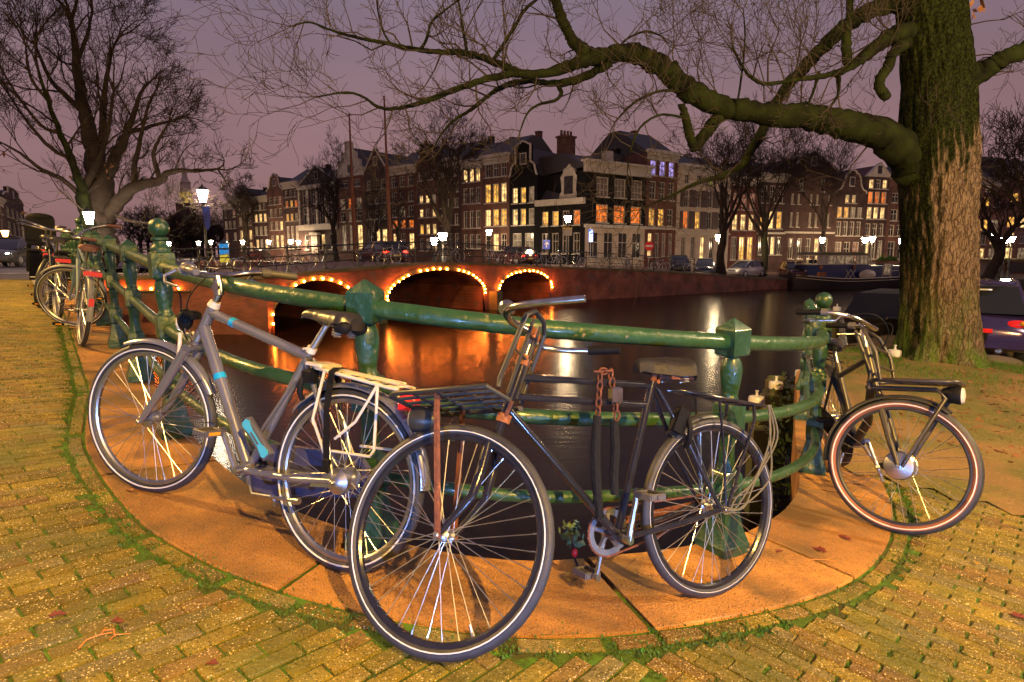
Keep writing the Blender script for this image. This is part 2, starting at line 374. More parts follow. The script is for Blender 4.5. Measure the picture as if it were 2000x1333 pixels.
# ---------------------------------------------------------------- pavers
PL, PW, PH = .176, .068, .05
pm = MB(); pm.cbox((0, 0, 0), (PL - .007, PW - .007, PH), .006); pme = pm.mesh('paver', 20); pme.materials.append(MT['paver'])
pave = empty('paving'); pave['kind'] = 'structure'
cands = []
def field(ang, test, x0, x1, y0, y1):
    ca, sa = math.cos(ang), math.sin(ang); R = 34
    c0 = Vector(((x0 + x1) / 2, (y0 + y1) / 2))
    ext = math.hypot(x1 - x0, y1 - y0) / 2
    for r in range(int(-ext / PW), int(ext / PW)):
        off = (.5 if r % 2 else 0) + U(-.02, .02)
        for k in range(int(-ext / PL), int(ext / PL)):
            a, bb = (k + off) * PL, r * PW
            x, y = c0.x + a * ca - bb * sa, c0.y + a * sa + bb * ca
            if not (x0 < x < x1 and y0 < y < y1): continue
            ok = []
            for q in range(9):
                f_ = -.46 + .92 * q / 8; good = True
                for g_ in (-.42, .42):
                    if not test(x + ca * PL * f_ - sa * PW * g_, y + sa * PL * f_ + ca * PW * g_): good = False; break
                ok.append(good)
                if q == 0 and not good and not test(x, y) and not test(x + ca * PL * .46, y + sa * PL * .46): ok = [False]; break
            n_ = sum(ok)
            if n_ == 9: cands.append((x, y, ang, 1))
            elif n_ >= 3:
                a0_ = ok.index(True); b0_ = 8 - ok[::-1].index(True); c_ = -.46 + .92 * (a0_ + b0_) / 16; l_ = (b0_ - a0_) / 8 * .92 + .12
                cands.append((x + ca * PL * c_, y + sa * PL * c_, ang, l_))
MITRE = lambda x, y: (x - .42) * .985 + (y - 1.95) * .05 > 0
seen = {}
def infield(x, y):
    k = (round(x, 2), round(y, 2))
    s, i = nearest(x, y); return s > kw(i) + .093
def vis(x, y):
    z = zg(x, y); dpt = y * math.cos(PITCH) - (z - CAMZ) * math.sin(PITCH)
    if dpt < .3: return False
    u = 1000 + F_PX * x / dpt; v = 666.5 - F_PX * (y * math.sin(PITCH) + (z - CAMZ) * math.cos(PITCH)) / dpt
    return -250 < u < 2250 and v < 1560
field(R_(50), lambda x, y: not MITRE(x, y) and vis(x, y) and infield(x, y), -14, .6, .6, 14.5)
field(R_(-43), lambda x, y: MITRE(x, y) and not SOIL(x - .25, y - .25) and vis(x, y) and infield(x, y), .3, 8, .6, 7)
# one row of pavers laid along the kerb
acc = 0
for i in range(1, len(PATH)):
    if PATH[i].y > 14 and PATH[i].x < 0: continue
    if i > iG + 14: break
    d = side(i, kw(i) + .045); dp = side(i - 1, kw(i - 1) + .045); acc += (d - dp).length
    if acc >= PL:
        acc -= PL; tt = d - dp
        if vis(d.x, d.y): cands.append((d.x, d.y, math.atan2(tt.y, tt.x), 1))
def placeM(x, y, ang, dz=0):
    e = .04; nx = -(zg(x + e, y) - zg(x - e, y)) / (2 * e); ny = -(zg(x, y + e) - zg(x, y - e)) / (2 * e)
    n = Vector((nx + U(-.010, .010), ny + U(-.010, .010), 1)).normalized()
    X = Vector((math.cos(ang), math.sin(ang), 0)); X = (X - n * X.dot(n)).normalized(); Y = n.cross(X)
    return Matrix(((X.x, Y.x, n.x, x), (X.y, Y.y, n.y, y), (X.z, Y.z, n.z, zg(x, y) + dz), (0, 0, 0, 1)))
def psize(c):
    x, y = c[0], c[1]
    z = zg(x, y); dpt = y * math.cos(PITCH) - (z - CAMZ) * math.sin(PITCH)
    u = 1000 + F_PX * x / dpt; v = 666.5 - F_PX * (y * math.sin(PITCH) + (z - CAMZ) * math.cos(PITCH)) / dpt
    return dpt + (0 if (0 < u < 2000 and v < 1333) else 3)
cands.sort(key=psize)
rest = MB()
for k, (x, y, a, ln_) in enumerate(cands):
    Mx = placeM(x, y, a + U(-.025, .025), -PH / 2 + U(-.003, .003))
    if k < 300:
        o = bpy.data.objects.new('paver', pme); col.objects.link(o); o.parent = pave; o.matrix_world = Mx @ Matrix.Diagonal((ln_, 1, 1, 1))
    else:
        rest.M = Mx; rest.cbox((0, 0, 0), ((PL - .007 + U(-.004, .004)) * ln_, PW - .007, PH), .006)
rest.M = None
rest.build('pavers_beyond', MT['paver'], pave, 20, 'stuff')
# ---------------------------------------------------------------- kerb of large stones, each one its own piece
kerb = empty('quay_kerb'); tag(kerb, 'curved kerb of large weathered orange-brown stone slabs under the green railing', 'kerb')
marks = []
for nm, u in (('a', None),): pass
i = 0; cuts = [0]
want = [Vector((-.80, 2.06)), Vector((.44, 2.12)), Vector((1.42, 2.58))]
ci = [min(range(len(PATH)), key=lambda k: (side(k, .3) - q).length) for q in want]
step = int(1.25 / .08)
c = ci[0]
while c > step: c -= step; cuts.append(c)
cuts += ci; c = ci[-1]
while c < iG + 60: c += int(1.15 / .08); cuts.append(c)
cuts = sorted(set(cuts))
for a, bq in zip(cuts[:-1], cuts[1:]):
    m = MB(); rows = []
    a1 = a; b1 = bq
    P_ = []
    dzs = U(-.003, .003)
    ids = list(range(a1, b1 + 1))
    for q, k in enumerate(ids):
        g_ = .012 if q == 0 else (-.012 if q == len(ids) - 1 else 0)
        T = Vector((-NR[k].y, NR[k].x)) * g_
        w_ = kw(k); row = []
        for d_, z_ in ((-.085, -.42), (-.085, -.02), (-.075, .0), (w_ * .3, .003), (w_ * .7, .002), (w_ - .005, 0), (w_, -.006), (w_, -.2)):
            p = side(k, d_) + T; jit = .004 * noise.noise(Vector((p.x * 6, p.y * 6, d_)))
            row.append((p.x, p.y, zg(p.x, p.y) + z_ + dzs + jit + .001))
        P_.append(row)
    n = 8; vs = [p for r in P_ for p in r]; fs = []
    for r in range(len(P_) - 1):
        for k in range(n - 1): fs.append((r * n + k, r * n + k + 1, (r + 1) * n + k + 1, (r + 1) * n + k))
    fs.append(tuple(range(n - 1, -1, -1))); fs.append(tuple((len(P_) - 1) * n + k for k in range(n)))
    m.add(vs, fs); m.build('kerb_stone', MT['stone'], kerb, 40)
# dark brick wall of the quay down to the water
m = MB()
for i in range(len(PATH) - 1):
    if i % 4: continue
    j = min(i + 4, len(PATH) - 1); a, bq = side(i, -.05), side(j, -.05)
    m.quad((a.x, a.y, WATER - .4), (bq.x, bq.y, WATER - .4), (bq.x, bq.y, zg(bq.x, bq.y) - .03), (a.x, a.y, zg(a.x, a.y) - .03))
tag(m.build('quay_wall', MT['quaybrick'], None, 0), 'dark brick quay wall dropping to the water below the kerb stones', 'wall')
# moss lines and tufts in the joint between kerb and paving
m = MB(); rg = random.Random(3)
for i in range(len(PATH)):
    if PATH[i].y > 9 or i > iG + 8: continue
    for q in range(22):
        if noise.noise(Vector((PATH[i].x * 1.3, PATH[i].y * 1.3, 5))) < -.1 and rg.random() < .6: continue
        dd = kw(i) + (.088 if rg.random() < .72 else .005) + rg.gauss(0, .010)
        p = side(i, dd) + Vector((rg.uniform(-.04, .04), rg.uniform(-.04, .04)))
        for t_ in range(3):
            h = rg.uniform(.003, .010); a = rg.uniform(0, 6.28); ww = rg.uniform(.003, .007)
            c_, s_ = math.cos(a) * ww, math.sin(a) * ww; z = zg(p.x, p.y)
            x_, y_ = p.x + rg.uniform(-.02, .02), p.y + rg.uniform(-.02, .02)
            m.add([(x_ - c_, y_ - s_, z - .004), (x_ + c_, y_ + s_, z - .004), (x_ + c_ * .3 + s_ * .5, y_ + s_ * .3 - c_ * .5, z + h)], [(0, 1, 2)])
for k in range(2600):                                  # tufts between pavers
    x, y, a, _l = cands[rg.randrange(min(len(cands), 1500))]
    ca, sa = math.cos(a), math.sin(a); e1 = rg.choice((-1, 1)) * PL / 2; e2 = rg.uniform(-.5, .5) * PW
    if noise.noise(Vector((x * .9, y * .9, 1))) < -.05: continue
    x, y = x + ca * e1 - sa * e2, y + sa * e1 + ca * e2
    for t_ in range(9):
        x_, y_ = x - sa * rg.uniform(-.03, .03) + rg.gauss(0, .004), y + ca * rg.uniform(-.03, .03) + rg.gauss(0, .004); aa = rg.uniform(0, 6.28); c_, s_ = math.cos(aa) * .005, math.sin(aa) * .005; z = zg(x_, y_)
        m.add([(x_ - c_, y_ - s_, z - .012), (x_ + c_, y_ + s_, z - .012), (x_ + s_ * .5, y_ - c_ * .5, z + rg.uniform(.000, .006))], [(0, 1, 2)])
o = m.build('moss_tufts', MT['moss'], None, 0); o['kind'] = 'stuff'; tag(o, 'bright green moss and grass in the joints of the paving', 'moss')
# ---------------------------------------------------------------- green cast iron railing
railing = empty('railing'); tag(railing, 'green painted iron railing with turned posts curving around the quay corner', 'railing')
def pz(p): return zg(p.x, p.y)
def fence_rail(h, r, i0, i1, name):
    pts = [Vector((PATH[i].x, PATH[i].y, zg(PATH[i].x, PATH[i].y) + h)) for i in range(i0, i1 + 1, 2)]
    MB().tube(pts, r, 14).build(name, MT['green'], railing)
# posts
def post(parent, p, tall, rz, ends=None):
    e = empty('post', (p.x, p.y, pz(p) + .004), rz, parent); e.scale = (.82, .82, 1)
    m = MB(); m.sqp([(.105, 0), (.105, .045), (.098, .055), (.075, .12), (.058, .20), (.055, .235)]); m.build('foot', MT['greenpost'], e, 30)
    m = MB(); m.sqp([(.050, .235), (.062, .245), (.064, .255), (.064, .365), (.058, .378), (.046, .39)]); m.build('lower_block', MT['greenpost'], e, 30)
    m = MB(); m.lathe([(.058, .39), (.046, .42), (.043, .50), (.050, .565), (.060, .58)], 8, (0, 0, 0), R_(22.5)); m.build('waist', MT['greenpost'], e, 25)
    m = MB(); m.sqp([(.052, .575), (.062, .585), (.062, .695), (.054, .71)]); m.build('middle_block', MT['greenpost'], e, 30)
    k = 1.0 if not tall else 1.02
    m = MB(); m.lathe([(.052, .70), (.056, .712), (.050, .725), (.042, .735), (.044, .76), (.056, .82), (.060, .86), (.054, .895), (.043, .915), (.040, .92), (.052, .925), (.054, .932)], 20); m.build('bulb_shaft', MT['greenpost'], e, 50)
    m = MB()
    if not tall:
        m.sqp([(.050, .925), (.064, .932), (.066, .94), (.066, 1.045), (.062, 1.052), (.004, 1.095)]); m.build('cap_block', MT['greenpost'], e, 25)
    else:
        m.sqp([(.055, .915), (.070, .925), (.072, .93), (.072, 1.05), (.066, 1.065), (.05, 1.075)]); m.build('cap_block', MT['greenpost'], e, 25)
        m = MB(); m.lathe([(.062, 1.07), (.066, 1.085), (.058, 1.10), (.044, 1.11), (.042, 1.13), (.054, 1.137), (.054, 1.15), (.04, 1.155)], 18); m.build('neck', MT['greenpost'], e, 50)
        m = MB(); m.sphere((0, 0, 1.205), .066, 20, 12, 1, 1, .84); m.build('ball_finial', MT['greenpost'], e, 60)
    return e
posts = [(PA, True)] + [(PA + DIRL * (1.53 * k), k in (5, 10)) for k in range(1, 12)] + [(Vector(POST['E']), False), (Vector(POST['F']), False), (Vector(POST['G']), True)]
iR = iG
for k in (1.7, 3.3):
    j = iG + int(k / .08); posts.append((PATH[j], False)); iR = j
for p, tall in posts:
    s, i = nearest(p.x, p.y); a = math.atan2(NR[i].y, NR[i].x)
    post(railing, p, tall, a)
i_first = min(range(len(PATH)), key=lambda i: (PATH[i] - posts[11][0]).length)
for h, r, nm in ((.99, .036, 'top_rail'), (.64, .030, 'middle_rail'), (.31, .026, 'lower_rail')):
    fence_rail(h, r, i_first, iR, nm)
# ---------------------------------------------------------------- bicycles
def ring(m, r, rr, n=56, k=8, y=0):
    m.tube([(r * math.cos(2 * math.pi * i / n), y, r * math.sin(2 * math.pi * i / n)) for i in range(n)], rr, k, True)
def bike_matrix(X, Y, yaw, lean, Z=None):
    c, s = math.cos(yaw), math.sin(yaw); e = .05
    pit = math.atan2(zg(X + e * c, Y + e * s) - zg(X - e * c, Y - e * s), 2 * e) if Z is None else 0
    return Matrix.Translation((X, Y, (zg(X, Y) + .006) if Z is None else Z)) @ Matrix.Rotation(yaw, 4, 'Z') @ Matrix.Rotation(-pit, 4, 'Y') @ Matrix.Rotation(lean, 4, 'X')
def wheel(parent, name, M, R, tr, wall=None, stripe=True, rim=None, hubr=.018, hubw=.05, ns=36, side_mat=None):
    e = empty(name, parent=parent); e.matrix_parent_inverse = Matrix.Identity(4); e.matrix_local = M
    m = MB(); ring(m, R - tr, tr, 64, 12); ty = m.build('tyre', MT['rubber'], e, 60)
    if side_mat:
        m = MB()
        for s in (-1, 1):
            n = 64; vs = []
            for i in range(n):
                a = 2 * math.pi * i / n
                for q in range(5):
                    t = R_(-80 + q * 21); rr = R - tr + (tr + .0012) * math.sin(t); vs.append((rr * math.cos(a), s * (tr + .0012) * math.cos(t), rr * math.sin(a)))
            fs = [(i * 5 + q, i * 5 + q + 1, ((i + 1) % n) * 5 + q + 1, ((i + 1) % n) * 5 + q) for i in range(n) for q in range(4)]
            m.add(vs, fs)
        m.build('tyre_wall', side_mat, e, 60)
    if stripe:
        m = MB()
        for s in (-1, 1): ring(m, R - tr * 1.25, .0035 if stripe is True else stripe, 64, 6, s * tr * .965)
        m.build('reflective_stripe', MT['tyrestripe'], e, 60)
    rr = R - 2 * tr - .004
    m = MB()
    n = 64; sec = [(-.012, .007), (-.012, -.003), (-.006, -.010), (.006, -.010), (.012, -.003), (.012, .007)]; vs = []
    for i in range(n):
        a = 2 * math.pi * i / n
        for y, dr in sec: vs.append(((rr + dr) * math.cos(a), y, (rr + dr) * math.sin(a)))
    fs = [(i * 6 + q, i * 6 + (q + 1) % 6, ((i + 1) % n) * 6 + (q + 1) % 6, ((i + 1) % n) * 6 + q) for i in range(n) for q in range(6)]
    m.add(vs, fs); m.build('rim', rim or MT['alu'], e, 40)
    m = MB()
    for i in range(ns):
        s = 1 if i % 2 else -1; a = 2 * math.pi * i / ns; b = a + (.75 if (i // 2) % 2 else -.75)
        m.tube([(hubr * math.cos(b) * 1.2, s * hubw * .55, hubr * math.sin(b) * 1.2), ((rr - .008) * math.cos(a), s * .003, (rr - .008) * math.sin(a))], .0015, 4, cap=False)
        m.tube([((rr - .024) * math.cos(a), s * .003, (rr - .024) * math.sin(a)), ((rr - .006) * math.cos(a), s * .003, (rr - .006) * math.sin(a))], .0024, 4, cap=False)
    m.build('spokes', MT['spoke'], e, 60, 'stuff')
    Q = Matrix.Rotation(R_(90), 3, 'X')
    m = MB(); w = hubw
    m.lathe([(.006, -w - .035), (.009, -w - .032), (.009, -w - .02), (.005, -w - .018), (.006, -w * .8), (hubr * .8, -w * .75), (hubr * 1.35, -w * .62), (hubr * 1.35, -w * .5), (hubr * .8, -w * .42), (hubr * .7, 0), (hubr * .8, w * .42), (hubr * 1.35, w * .5), (hubr * 1.35, w * .62), (hubr * .8, w * .75), (.006, w * .8), (.005, w + .018), (.009, w + .02), (.009, w + .032), (.006, w + .035)], 20, (0, 0, 0), 0, Q)
    m.build('hub', MT['alu'], e, 35)
    a = -1.9; m = MB(); m.tube([((rr - .008) * math.cos(a), 0, (rr - .008) * math.sin(a)), ((rr - .045) * math.cos(a), 0, (rr - .045) * math.sin(a))], [.004, .003], 6); m.build('valve', MT['alu'], e)
    return e
def mudguard(parent, M, R, a0, a1, mt, w=.027, name='mudguard', mid=None):
    m = MB(); n = 36; vs = []
    sec = [(-1, -.9), (-.9, .0), (-.55, .75), (0, 1.0), (.55, .75), (.9, 0), (1, -.9), (.84, -.9), (.45, .5), (0, .8), (-.45, .5), (-.84, -.9)]; k = len(sec)
    for i in range(n + 1):
        a = a0 + (a1 - a0) * i / n
        for y, dr in sec: rr = R + .012 + dr * .010; vs.append((rr * math.cos(a), y * w, rr * math.sin(a)))
    fs = [(i * k + q, i * k + (q + 1) % k, (i + 1) * k + (q + 1) % k, (i + 1) * k + q) for i in range(n) for q in range(k)]
    fs += [tuple(range(k)), tuple(n * k + q for q in range(k - 1, -1, -1))]
    m.M = M; m.add(vs, fs); return m.build(name, mt, parent, 45)
def saddle(parent, nose, rear, w, mt, springs=True, name='saddle', th0=.055):
    nose, rear = Vector(nose), Vector(rear); ax = (nose - rear); L = ax.length; ax.normalize(); up = Vector((-ax.z, 0, ax.x)); yv = Vector((0, 1, 0))
    m = MB(); vs = []; n = 14; k = 11
    for i in range(n + 1):
        t = i / n
        hw = w * (.55 + .45 * math.sin(min(1, t / .18) * math.pi / 2)) if t < .18 else w * (1 - .78 * ((t - .18) / .82) ** .75 if t < .7 else .22 + .10 * (1 - t) / .3)
        hw = max(hw, w * .2); th = th0 if t < .35 else th0 - .4 * th0 * (t - .35) / .65
        zt = .012 * math.cos(t * 3.1) - (.010 if t > .93 else 0) - (.018 if i == 0 else 0)
        for q in range(k):
            a = math.pi * q / (k - 1); y = hw * math.cos(a); z = zt - th * (1 - math.sin(a) ** .7) - (.006 * (1 - abs(math.cos(a))) if t < .4 else 0)
            vs.append(rear + ax * (L * t) + yv * y + up * z)
    fs = [(i * k + q, i * k + q + 1, (i + 1) * k + q + 1, (i + 1) * k + q) for i in range(n) for q in range(k - 1)]
    fs += [(i * k, (i + 1) * k, (i + 1) * k + k - 1, i * k + k - 1) for i in range(n)]
    fs += [tuple(range(k)), tuple(n * k + q for q in range(k - 1, -1, -1))]
    m.add(vs, fs); o = m.build(name, mt, parent, 50)
    m = MB()
    for s in (-1, 1):
        m.tube([nose - ax * .03 - up * .035, rear + ax * (L * .55) + yv * s * .02 - up * .062, rear + ax * .06 + yv * s * .045 - up * .055], .0035, 6)
        if springs:
            c = rear + ax * .055 + yv * s * w * .5 - up * .05
            m.tube([c - up * (.045 * i / 24) + (ax * math.cos(i * 1.3) + yv * math.sin(i * 1.3)) * .016 for i in range(25)], .0035, 5)
    m.build('saddle_rails', MT['alu'], o)
    return o
def pedal(parent, c, mt=None):
    c = Vector(c); m = MB()
    for s in (-1, 1): m.cbox(c + Vector((s * .028, 0, 0)), (.014, .085, .024), .004)
    for y in (-.04, .04): m.cbox(c + Vector((0, y, 0)), (.06, .010, .022), .003)
    m.tube([c + Vector((0, -.055, 0)), c + Vector((0, .05, 0))], .007, 8)
    o = m.build('pedal', mt or MT['blackplastic'], parent, 30)
    m = MB()
    m.box(c + Vector((-.036, 0, 0)), (.004, .05, .013))
    m.build('reflector', MT['amber'], o)
    return o
def cranks(parent, bb, ang, L=.17, mt=None, yl=.075, pm_=None):
    for s in (1, -1):
        a = ang if s > 0 else ang + math.pi
        e = Vector(bb) + Vector((math.cos(a) * L, s * (yl + .012), math.sin(a) * L)); b = Vector(bb) + Vector((0, s * yl, 0))
        m = MB(); m.tube([b, b.lerp(e, .5), e], [.013, .010, .011], 8); m.tube([b - Vector((0, s * .03, 0)), b + Vector((0, s * .012, 0))], .016, 10); m.tube([e - Vector((0, .012, 0)), e + Vector((0, .012, 0))], .013, 10)
        o = m.build('crank', mt or MT['alu'], parent); pedal(o, e + Vector((0, s * .065, 0)), pm_)
def chainset(parent, bb, rear, cr=.085, y=-.055, mt=None):
    m = MB(); bb = Vector(bb); n = 44; vs = []; rear = Vector(rear)
    for i in range(n):
        a = 2 * math.pi * i / n; r1 = cr + (.004 if i % 2 else -.002)
        for r_ in (r1, cr * .72):
            for yy in (-.002, .002): vs.append(bb + Vector((r_ * math.cos(a), y + yy, r_ * math.sin(a))))
    fs = []
    for i in range(n):
        j = (i + 1) % n
        for p, q in ((0, 1), (1, 3), (3, 2), (2, 0)): fs.append((i * 4 + p, i * 4 + q, j * 4 + q, j * 4 + p))
    m.add(vs, fs)
    for i in range(5):
        a = 2 * math.pi * i / 5 + .3; m.tube([bb + Vector((0, y, 0)), bb + Vector((cr * .78 * math.cos(a), y, cr * .78 * math.sin(a)))], .009, 5)
    m.build('chainring', MT['alu'] if mt is None else mt, parent)
    m = MB(); pts = []; r2 = .035
    for i in range(13): a = math.pi / 2 - math.pi * i / 12; pts.append(bb + Vector((cr * math.cos(a), y, cr * math.sin(a))))
    d = rear - bb
    for i in range(12): pts.append(bb + Vector((0, y, -cr)).lerp(d + Vector((0, y, -r2)), (i + 1) / 13) - Vector((0, 0, .012 * math.sin(math.pi * (i + 1) / 13))))
    for i in range(7): a = -math.pi / 2 - math.pi * i / 6; pts.append(rear + Vector((r2 * math.cos(a), y, r2 * math.sin(a))))
    for i in range(12): pts.append(rear + Vector((0, y, r2)).lerp(-d + Vector((0, y, cr)), (i + 1) / 13))
    m.tube(pts, .0045, 4, True, rot=math.pi / 4); m.build('chain', mt or MT['rust'], parent)
def grips(parent, pts, mt, sgn):
    MB().tube(pts, [.0155] * (len(pts) - 1) + [.014], 10).build('grip', mt, parent)
def torus_bulge(): pass
class Bike:
    def __init__(s, name, label, X, Y, yaw, lean, R, WB, steer, hb, ht, group=None, Z=None):
        s.root = empty(name, M=bike_matrix(X, Y, R_(yaw), R_(lean), Z)); tag(s.root, label, 'bicycle', group)
        s.R, s.WB = R, WB; s.ht, s.hb = Vector((ht[0], 0, ht[1])), Vector((hb[0], 0, hb[1]))
        ax = (s.ht - s.hb).normalized()
        s.S = Matrix.Translation(s.hb) @ Matrix.Rotation(R_(steer), 4, ax) @ Matrix.Translation(-s.hb)
        s.fax = s.S.inverted() @ Vector((WB, 0, R))        # front axle before steering
        s.fax.y = 0 if abs(steer) < 1 else s.fax.y
        s.ax = ax
    def part(s, name, mt, tubes, steer=False, n=10, parent=None, smooth=45):
        m = MB()
        if steer: m.M = s.S
        for t in tubes: m.tube(t[0], t[1], t[2] if len(t) > 2 else n)
        return m.build(name, mt, parent or s.root, smooth)
    def wheels(s, tr=.02, rear_kw={}, front_kw={}):
        wheel(s.root, 'rear_wheel', Matrix.Translation((0, 0, s.R)), s.R, tr, **rear_kw)
        wheel(s.root, 'front_wheel', s.S @ Matrix.Translation(s.fax), s.R, tr, **front_kw)
        s.MF = s.S @ Matrix.Translation(s.fax)
    def fork(s, mt, crown, r=(.017, .013, .009), spread=.058, bend=.3, steerer=True):
        tubes = []; c = Vector((crown[0], 0, crown[1]))
        for q in (-1, 1):
            a = c + Vector((0, q * spread * .8, 0)); b = s.fax + Vector((0, q * spread, 0)); mid = a.lerp(b, .6) - Vector((.035 * bend, 0, .0)) + Vector((0, q * .004, 0))
            tubes.append(([a, a.lerp(b, .3) - Vector((.02 * bend, 0, 0)), mid, b], [r[0], r[0], r[1], r[2]]))
        tubes.append(([c + Vector((0, -spread * .85, .0)), c + Vector((0, 0, .008)), c + Vector((0, spread * .85, 0))], r[0] * 1.15))
        tubes.append(([c, s.hb], .017))
        return s.part('fork', mt, tubes, True)
Z3 = lambda x, z, y=0: Vector((x, y, z))
# ---- silver city bike -------------------------------------------------------
def silver_bike():
    B = Bike('bicycle', 'silver-grey city bicycle with blue frame bands and cream rear rack, leaning on the railing', -.676, 2.112, 154.7, 10, .342, 1.119, 13, (.888, .752), (.828, .893))
    r = B.root; R = B.R
    B.wheels(.021, dict(hubr=.032, hubw=.052, side_mat=None), dict(hubr=.026, hubw=.045))
    bb, sc_ = Z3(.487, .268), Z3(.266, .775)
    fr = MT['silverpaint']
    fo = B.part("frame", fr, [([Z3(.832, .862), Z3(.272, .765)], .0205), ([Z3(.868, .795), Z3(.505, .285)], .025), ([bb, sc_ + (sc_ - bb) * .03], .0175),
        ([B.ht, B.hb], .0225), ([bb - Vector((0, .04, 0)), bb + Vector((0, .04, 0))], .026),
        ([bb + Vector((-.02, .035, .0)), Z3(.2, .30, .05), Z3(.012, R, .062)], [.014, .013, .011]), ([bb + Vector((-.02, -.035, 0)), Z3(.2, .30, -.05), Z3(.012, R, -.062)], [.014, .013, .011]),
        ([Z3(.262, .755, .022), Z3(.10, .55, .052), Z3(.01, R, .062)], [.010, .0095, .009]), ([Z3(.262, .755, -.022), Z3(.10, .55, -.052), Z3(.01, R, -.062)], [.010, .0095, .009])], n=14)

    d = (Z3(.505, .285) - Z3(.868, .795)); p = Z3(.868, .795)
    d2 = Z3(.272, .765) - Z3(.832, .862); p2 = Z3(.832, .862)
    B.part('blue_band', MT['bluepaint'], [([p + d * .36, p + d * .40], .0256)], n=14, parent=fo)
    B.part('blue_band', MT['bluepaint'], [([p2 + d2 * .225, p2 + d2 * .27], .0211)], n=14, parent=fo)
    B.fork(MT['silverpaint'], (.912, .695), (.021, .019, .011), .058, .2)
    B.part('headset', MT['cream'], [([B.ht - B.ax * .004, B.ht + B.ax * .022], [.027, .022])], n=16); B.part('headset', MT['alu'], [([B.hb + B.ax * .01, B.hb - B.ax * .02], .025)], n=16)
    ht = B.ht
    B.part('stem', MT['chrome'], [([ht, ht + B.ax * .075], .0145), ([ht + B.ax * .055 + Z3(.0, 0), Z3(.812, .985), Z3(.824, 1.022)], [.022, .019, .017]), ([Z3(.812, .975, -.022), Z3(.812, .975, .022)], .017)], True, 14)
    c = Z3(.824, 1.022)
    hbp = [c + Vector(q) for q in ((-.155, .315, .028), (-.10, .285, .03), (-.02, .20, .022), (.012, .10, .004), (.012, 0, 0), (.012, -.10, .004), (-.02, -.20, .022), (-.10, -.285, .03), (-.155, -.315, .028))]
    hb_ = B.part('handlebar', MT['chrome'], [(catmull(hbp, 4), .0125)], True, 12)
    for s in (1, -1):
        a, b_ = c + Vector((-.175, s * .325, .027)), c + Vector((-.07, s * .262, .028))
        B.part('grip', MT['greyplastic'], [([a, a.lerp(b_, .08), b_], [.012, .0175, .0165])], True, 12, hb_)
        B.part('shifter', MT['greyplastic'], [([b_, b_.lerp(c + Vector((0, s * .16, .02)), .3)], .0225)], True, 12, hb_)
        B.part('brake_lever', MT['alu'], [([c + Vector((-.01, s * .235, .02)), c + Vector((.03, s * .25, -.01)), c + Vector((-.01, s * .29, -.03)), c + Vector((-.11, s * .335, -.035))], [.008, .007, .006, .005])], True, 8, hb_)
    bl = MB(); bl.M = B.S; bl.lathe([(.001, .0), (.026, .0), (.03, .012), (.026, .024), (.01, .034), (.001, .036)], 16, c + Vector((.012, .15, .018))); bl.build('bell', MT['alu'], hb_, 40)
    cab = []
    for s, k in ((1, .0), (-1, .02)):
        cab.append((catmull([c + Vector((.02, s * .235, .02)), c + Vector((.12, s * .16, .0 + k)), c + Vector((.15, s * .03, -.10)), Z3(.97, .80, s * .02), Z3(.93, .73, s * .02)], 6), .003))
    B.part('brake_cables', MT['blackplastic'], cab, True, 6)
    # seat
    B.part('seat_post', MT['alu'], [([sc_, Z3(.190, .918)], .0135)], n=12)
    B.part('seat_clamp', MT['cream'], [([sc_ + (sc_ - bb) * .015, sc_ + (sc_ - bb) * .055], .020), ([sc_ + Vector((0, -.03, .02)), sc_ + Vector((0, .035, .02))], .005)], n=12)
    saddle(r, (.318, 0, .962), (.055, 0, .958), .085, MT['leather'])
    m = MB()
    for s in (-1, 1): m.sphere((.085, s * .048, .905), .034, 12, 8, 1.1, .9, .8)
    m.build('saddle_bumper', MT['blackplastic'], r, 60)
    # mudguards
    mudguard(r, Matrix.Translation((0, 0, R)), R, R_(-28), R_(205) * 0 + R_(185), MT['silverpaint'], .026) if False else mudguard(r, Matrix.Translation((0, 0, R)), R, R_(35), R_(172), MT['silverpaint'], .027)
    mudguard(r, B.MF, R, R_(20) + math.pi * .0, R_(108), MT['alu'], .026) if False else mudguard(r, B.MF, R, R_(65), R_(152), MT['silverpaint'], .026)
    st = []
    for a in (R_(172), R_(140)):
        for s in (-1, 1): st.append(([B.fax + Vector((0, s * .052, 0)), B.fax + Vector(((R + .012) * math.cos(a), s * .027, (R + .012) * math.sin(a)))], .0022, 5))
    B.part('mudguard_stay', MT['blackmetal'], st, True)
    # chain case, far side
    m = MB(); m.prism([(.0, .26), (-.05, .31), (-.05, .39), (.0, .43), (.45, .37), (.57, .30), (.57, .22), (.50, .165), (.42, .165)], -.072, -.045); m.build('chain_case', MT['chaincase'], r, 30)
    cranks(r, bb, R_(57), .17, MT['alu'], .068, MT['greyplastic'])
    # rear hub brake
    m = MB(); m.lathe([(.045, -.03), (.048, -.028), (.048, .0), (.03, .012), (.018, .02)], 24, (0, .052, R), 0, Matrix.Rotation(R_(-90), 3, 'X')); m.build('hub_brake', MT['alu'], r, 35)
    m = MB(); m.prism([(-.02, R - .02), (.02, R - .025), (.11, R - .045), (.11, R - .03), (.02, R + .02), (-.015, R + .02)], .060, .066); m.build('dropout', MT['alu'], r, 30)
    # kickstand folded back
    B.part('kickstand', MT['alu'], [([Z3(.44, .25, .045), Z3(.38, .20, .07), Z3(.16, .235, .085)], [.010, .008, .007]), ([Z3(.16, .235, .085), Z3(.13, .24, .087)], .012)], n=10)
    # rear rack
    rack = MT['cream']; zt = .735
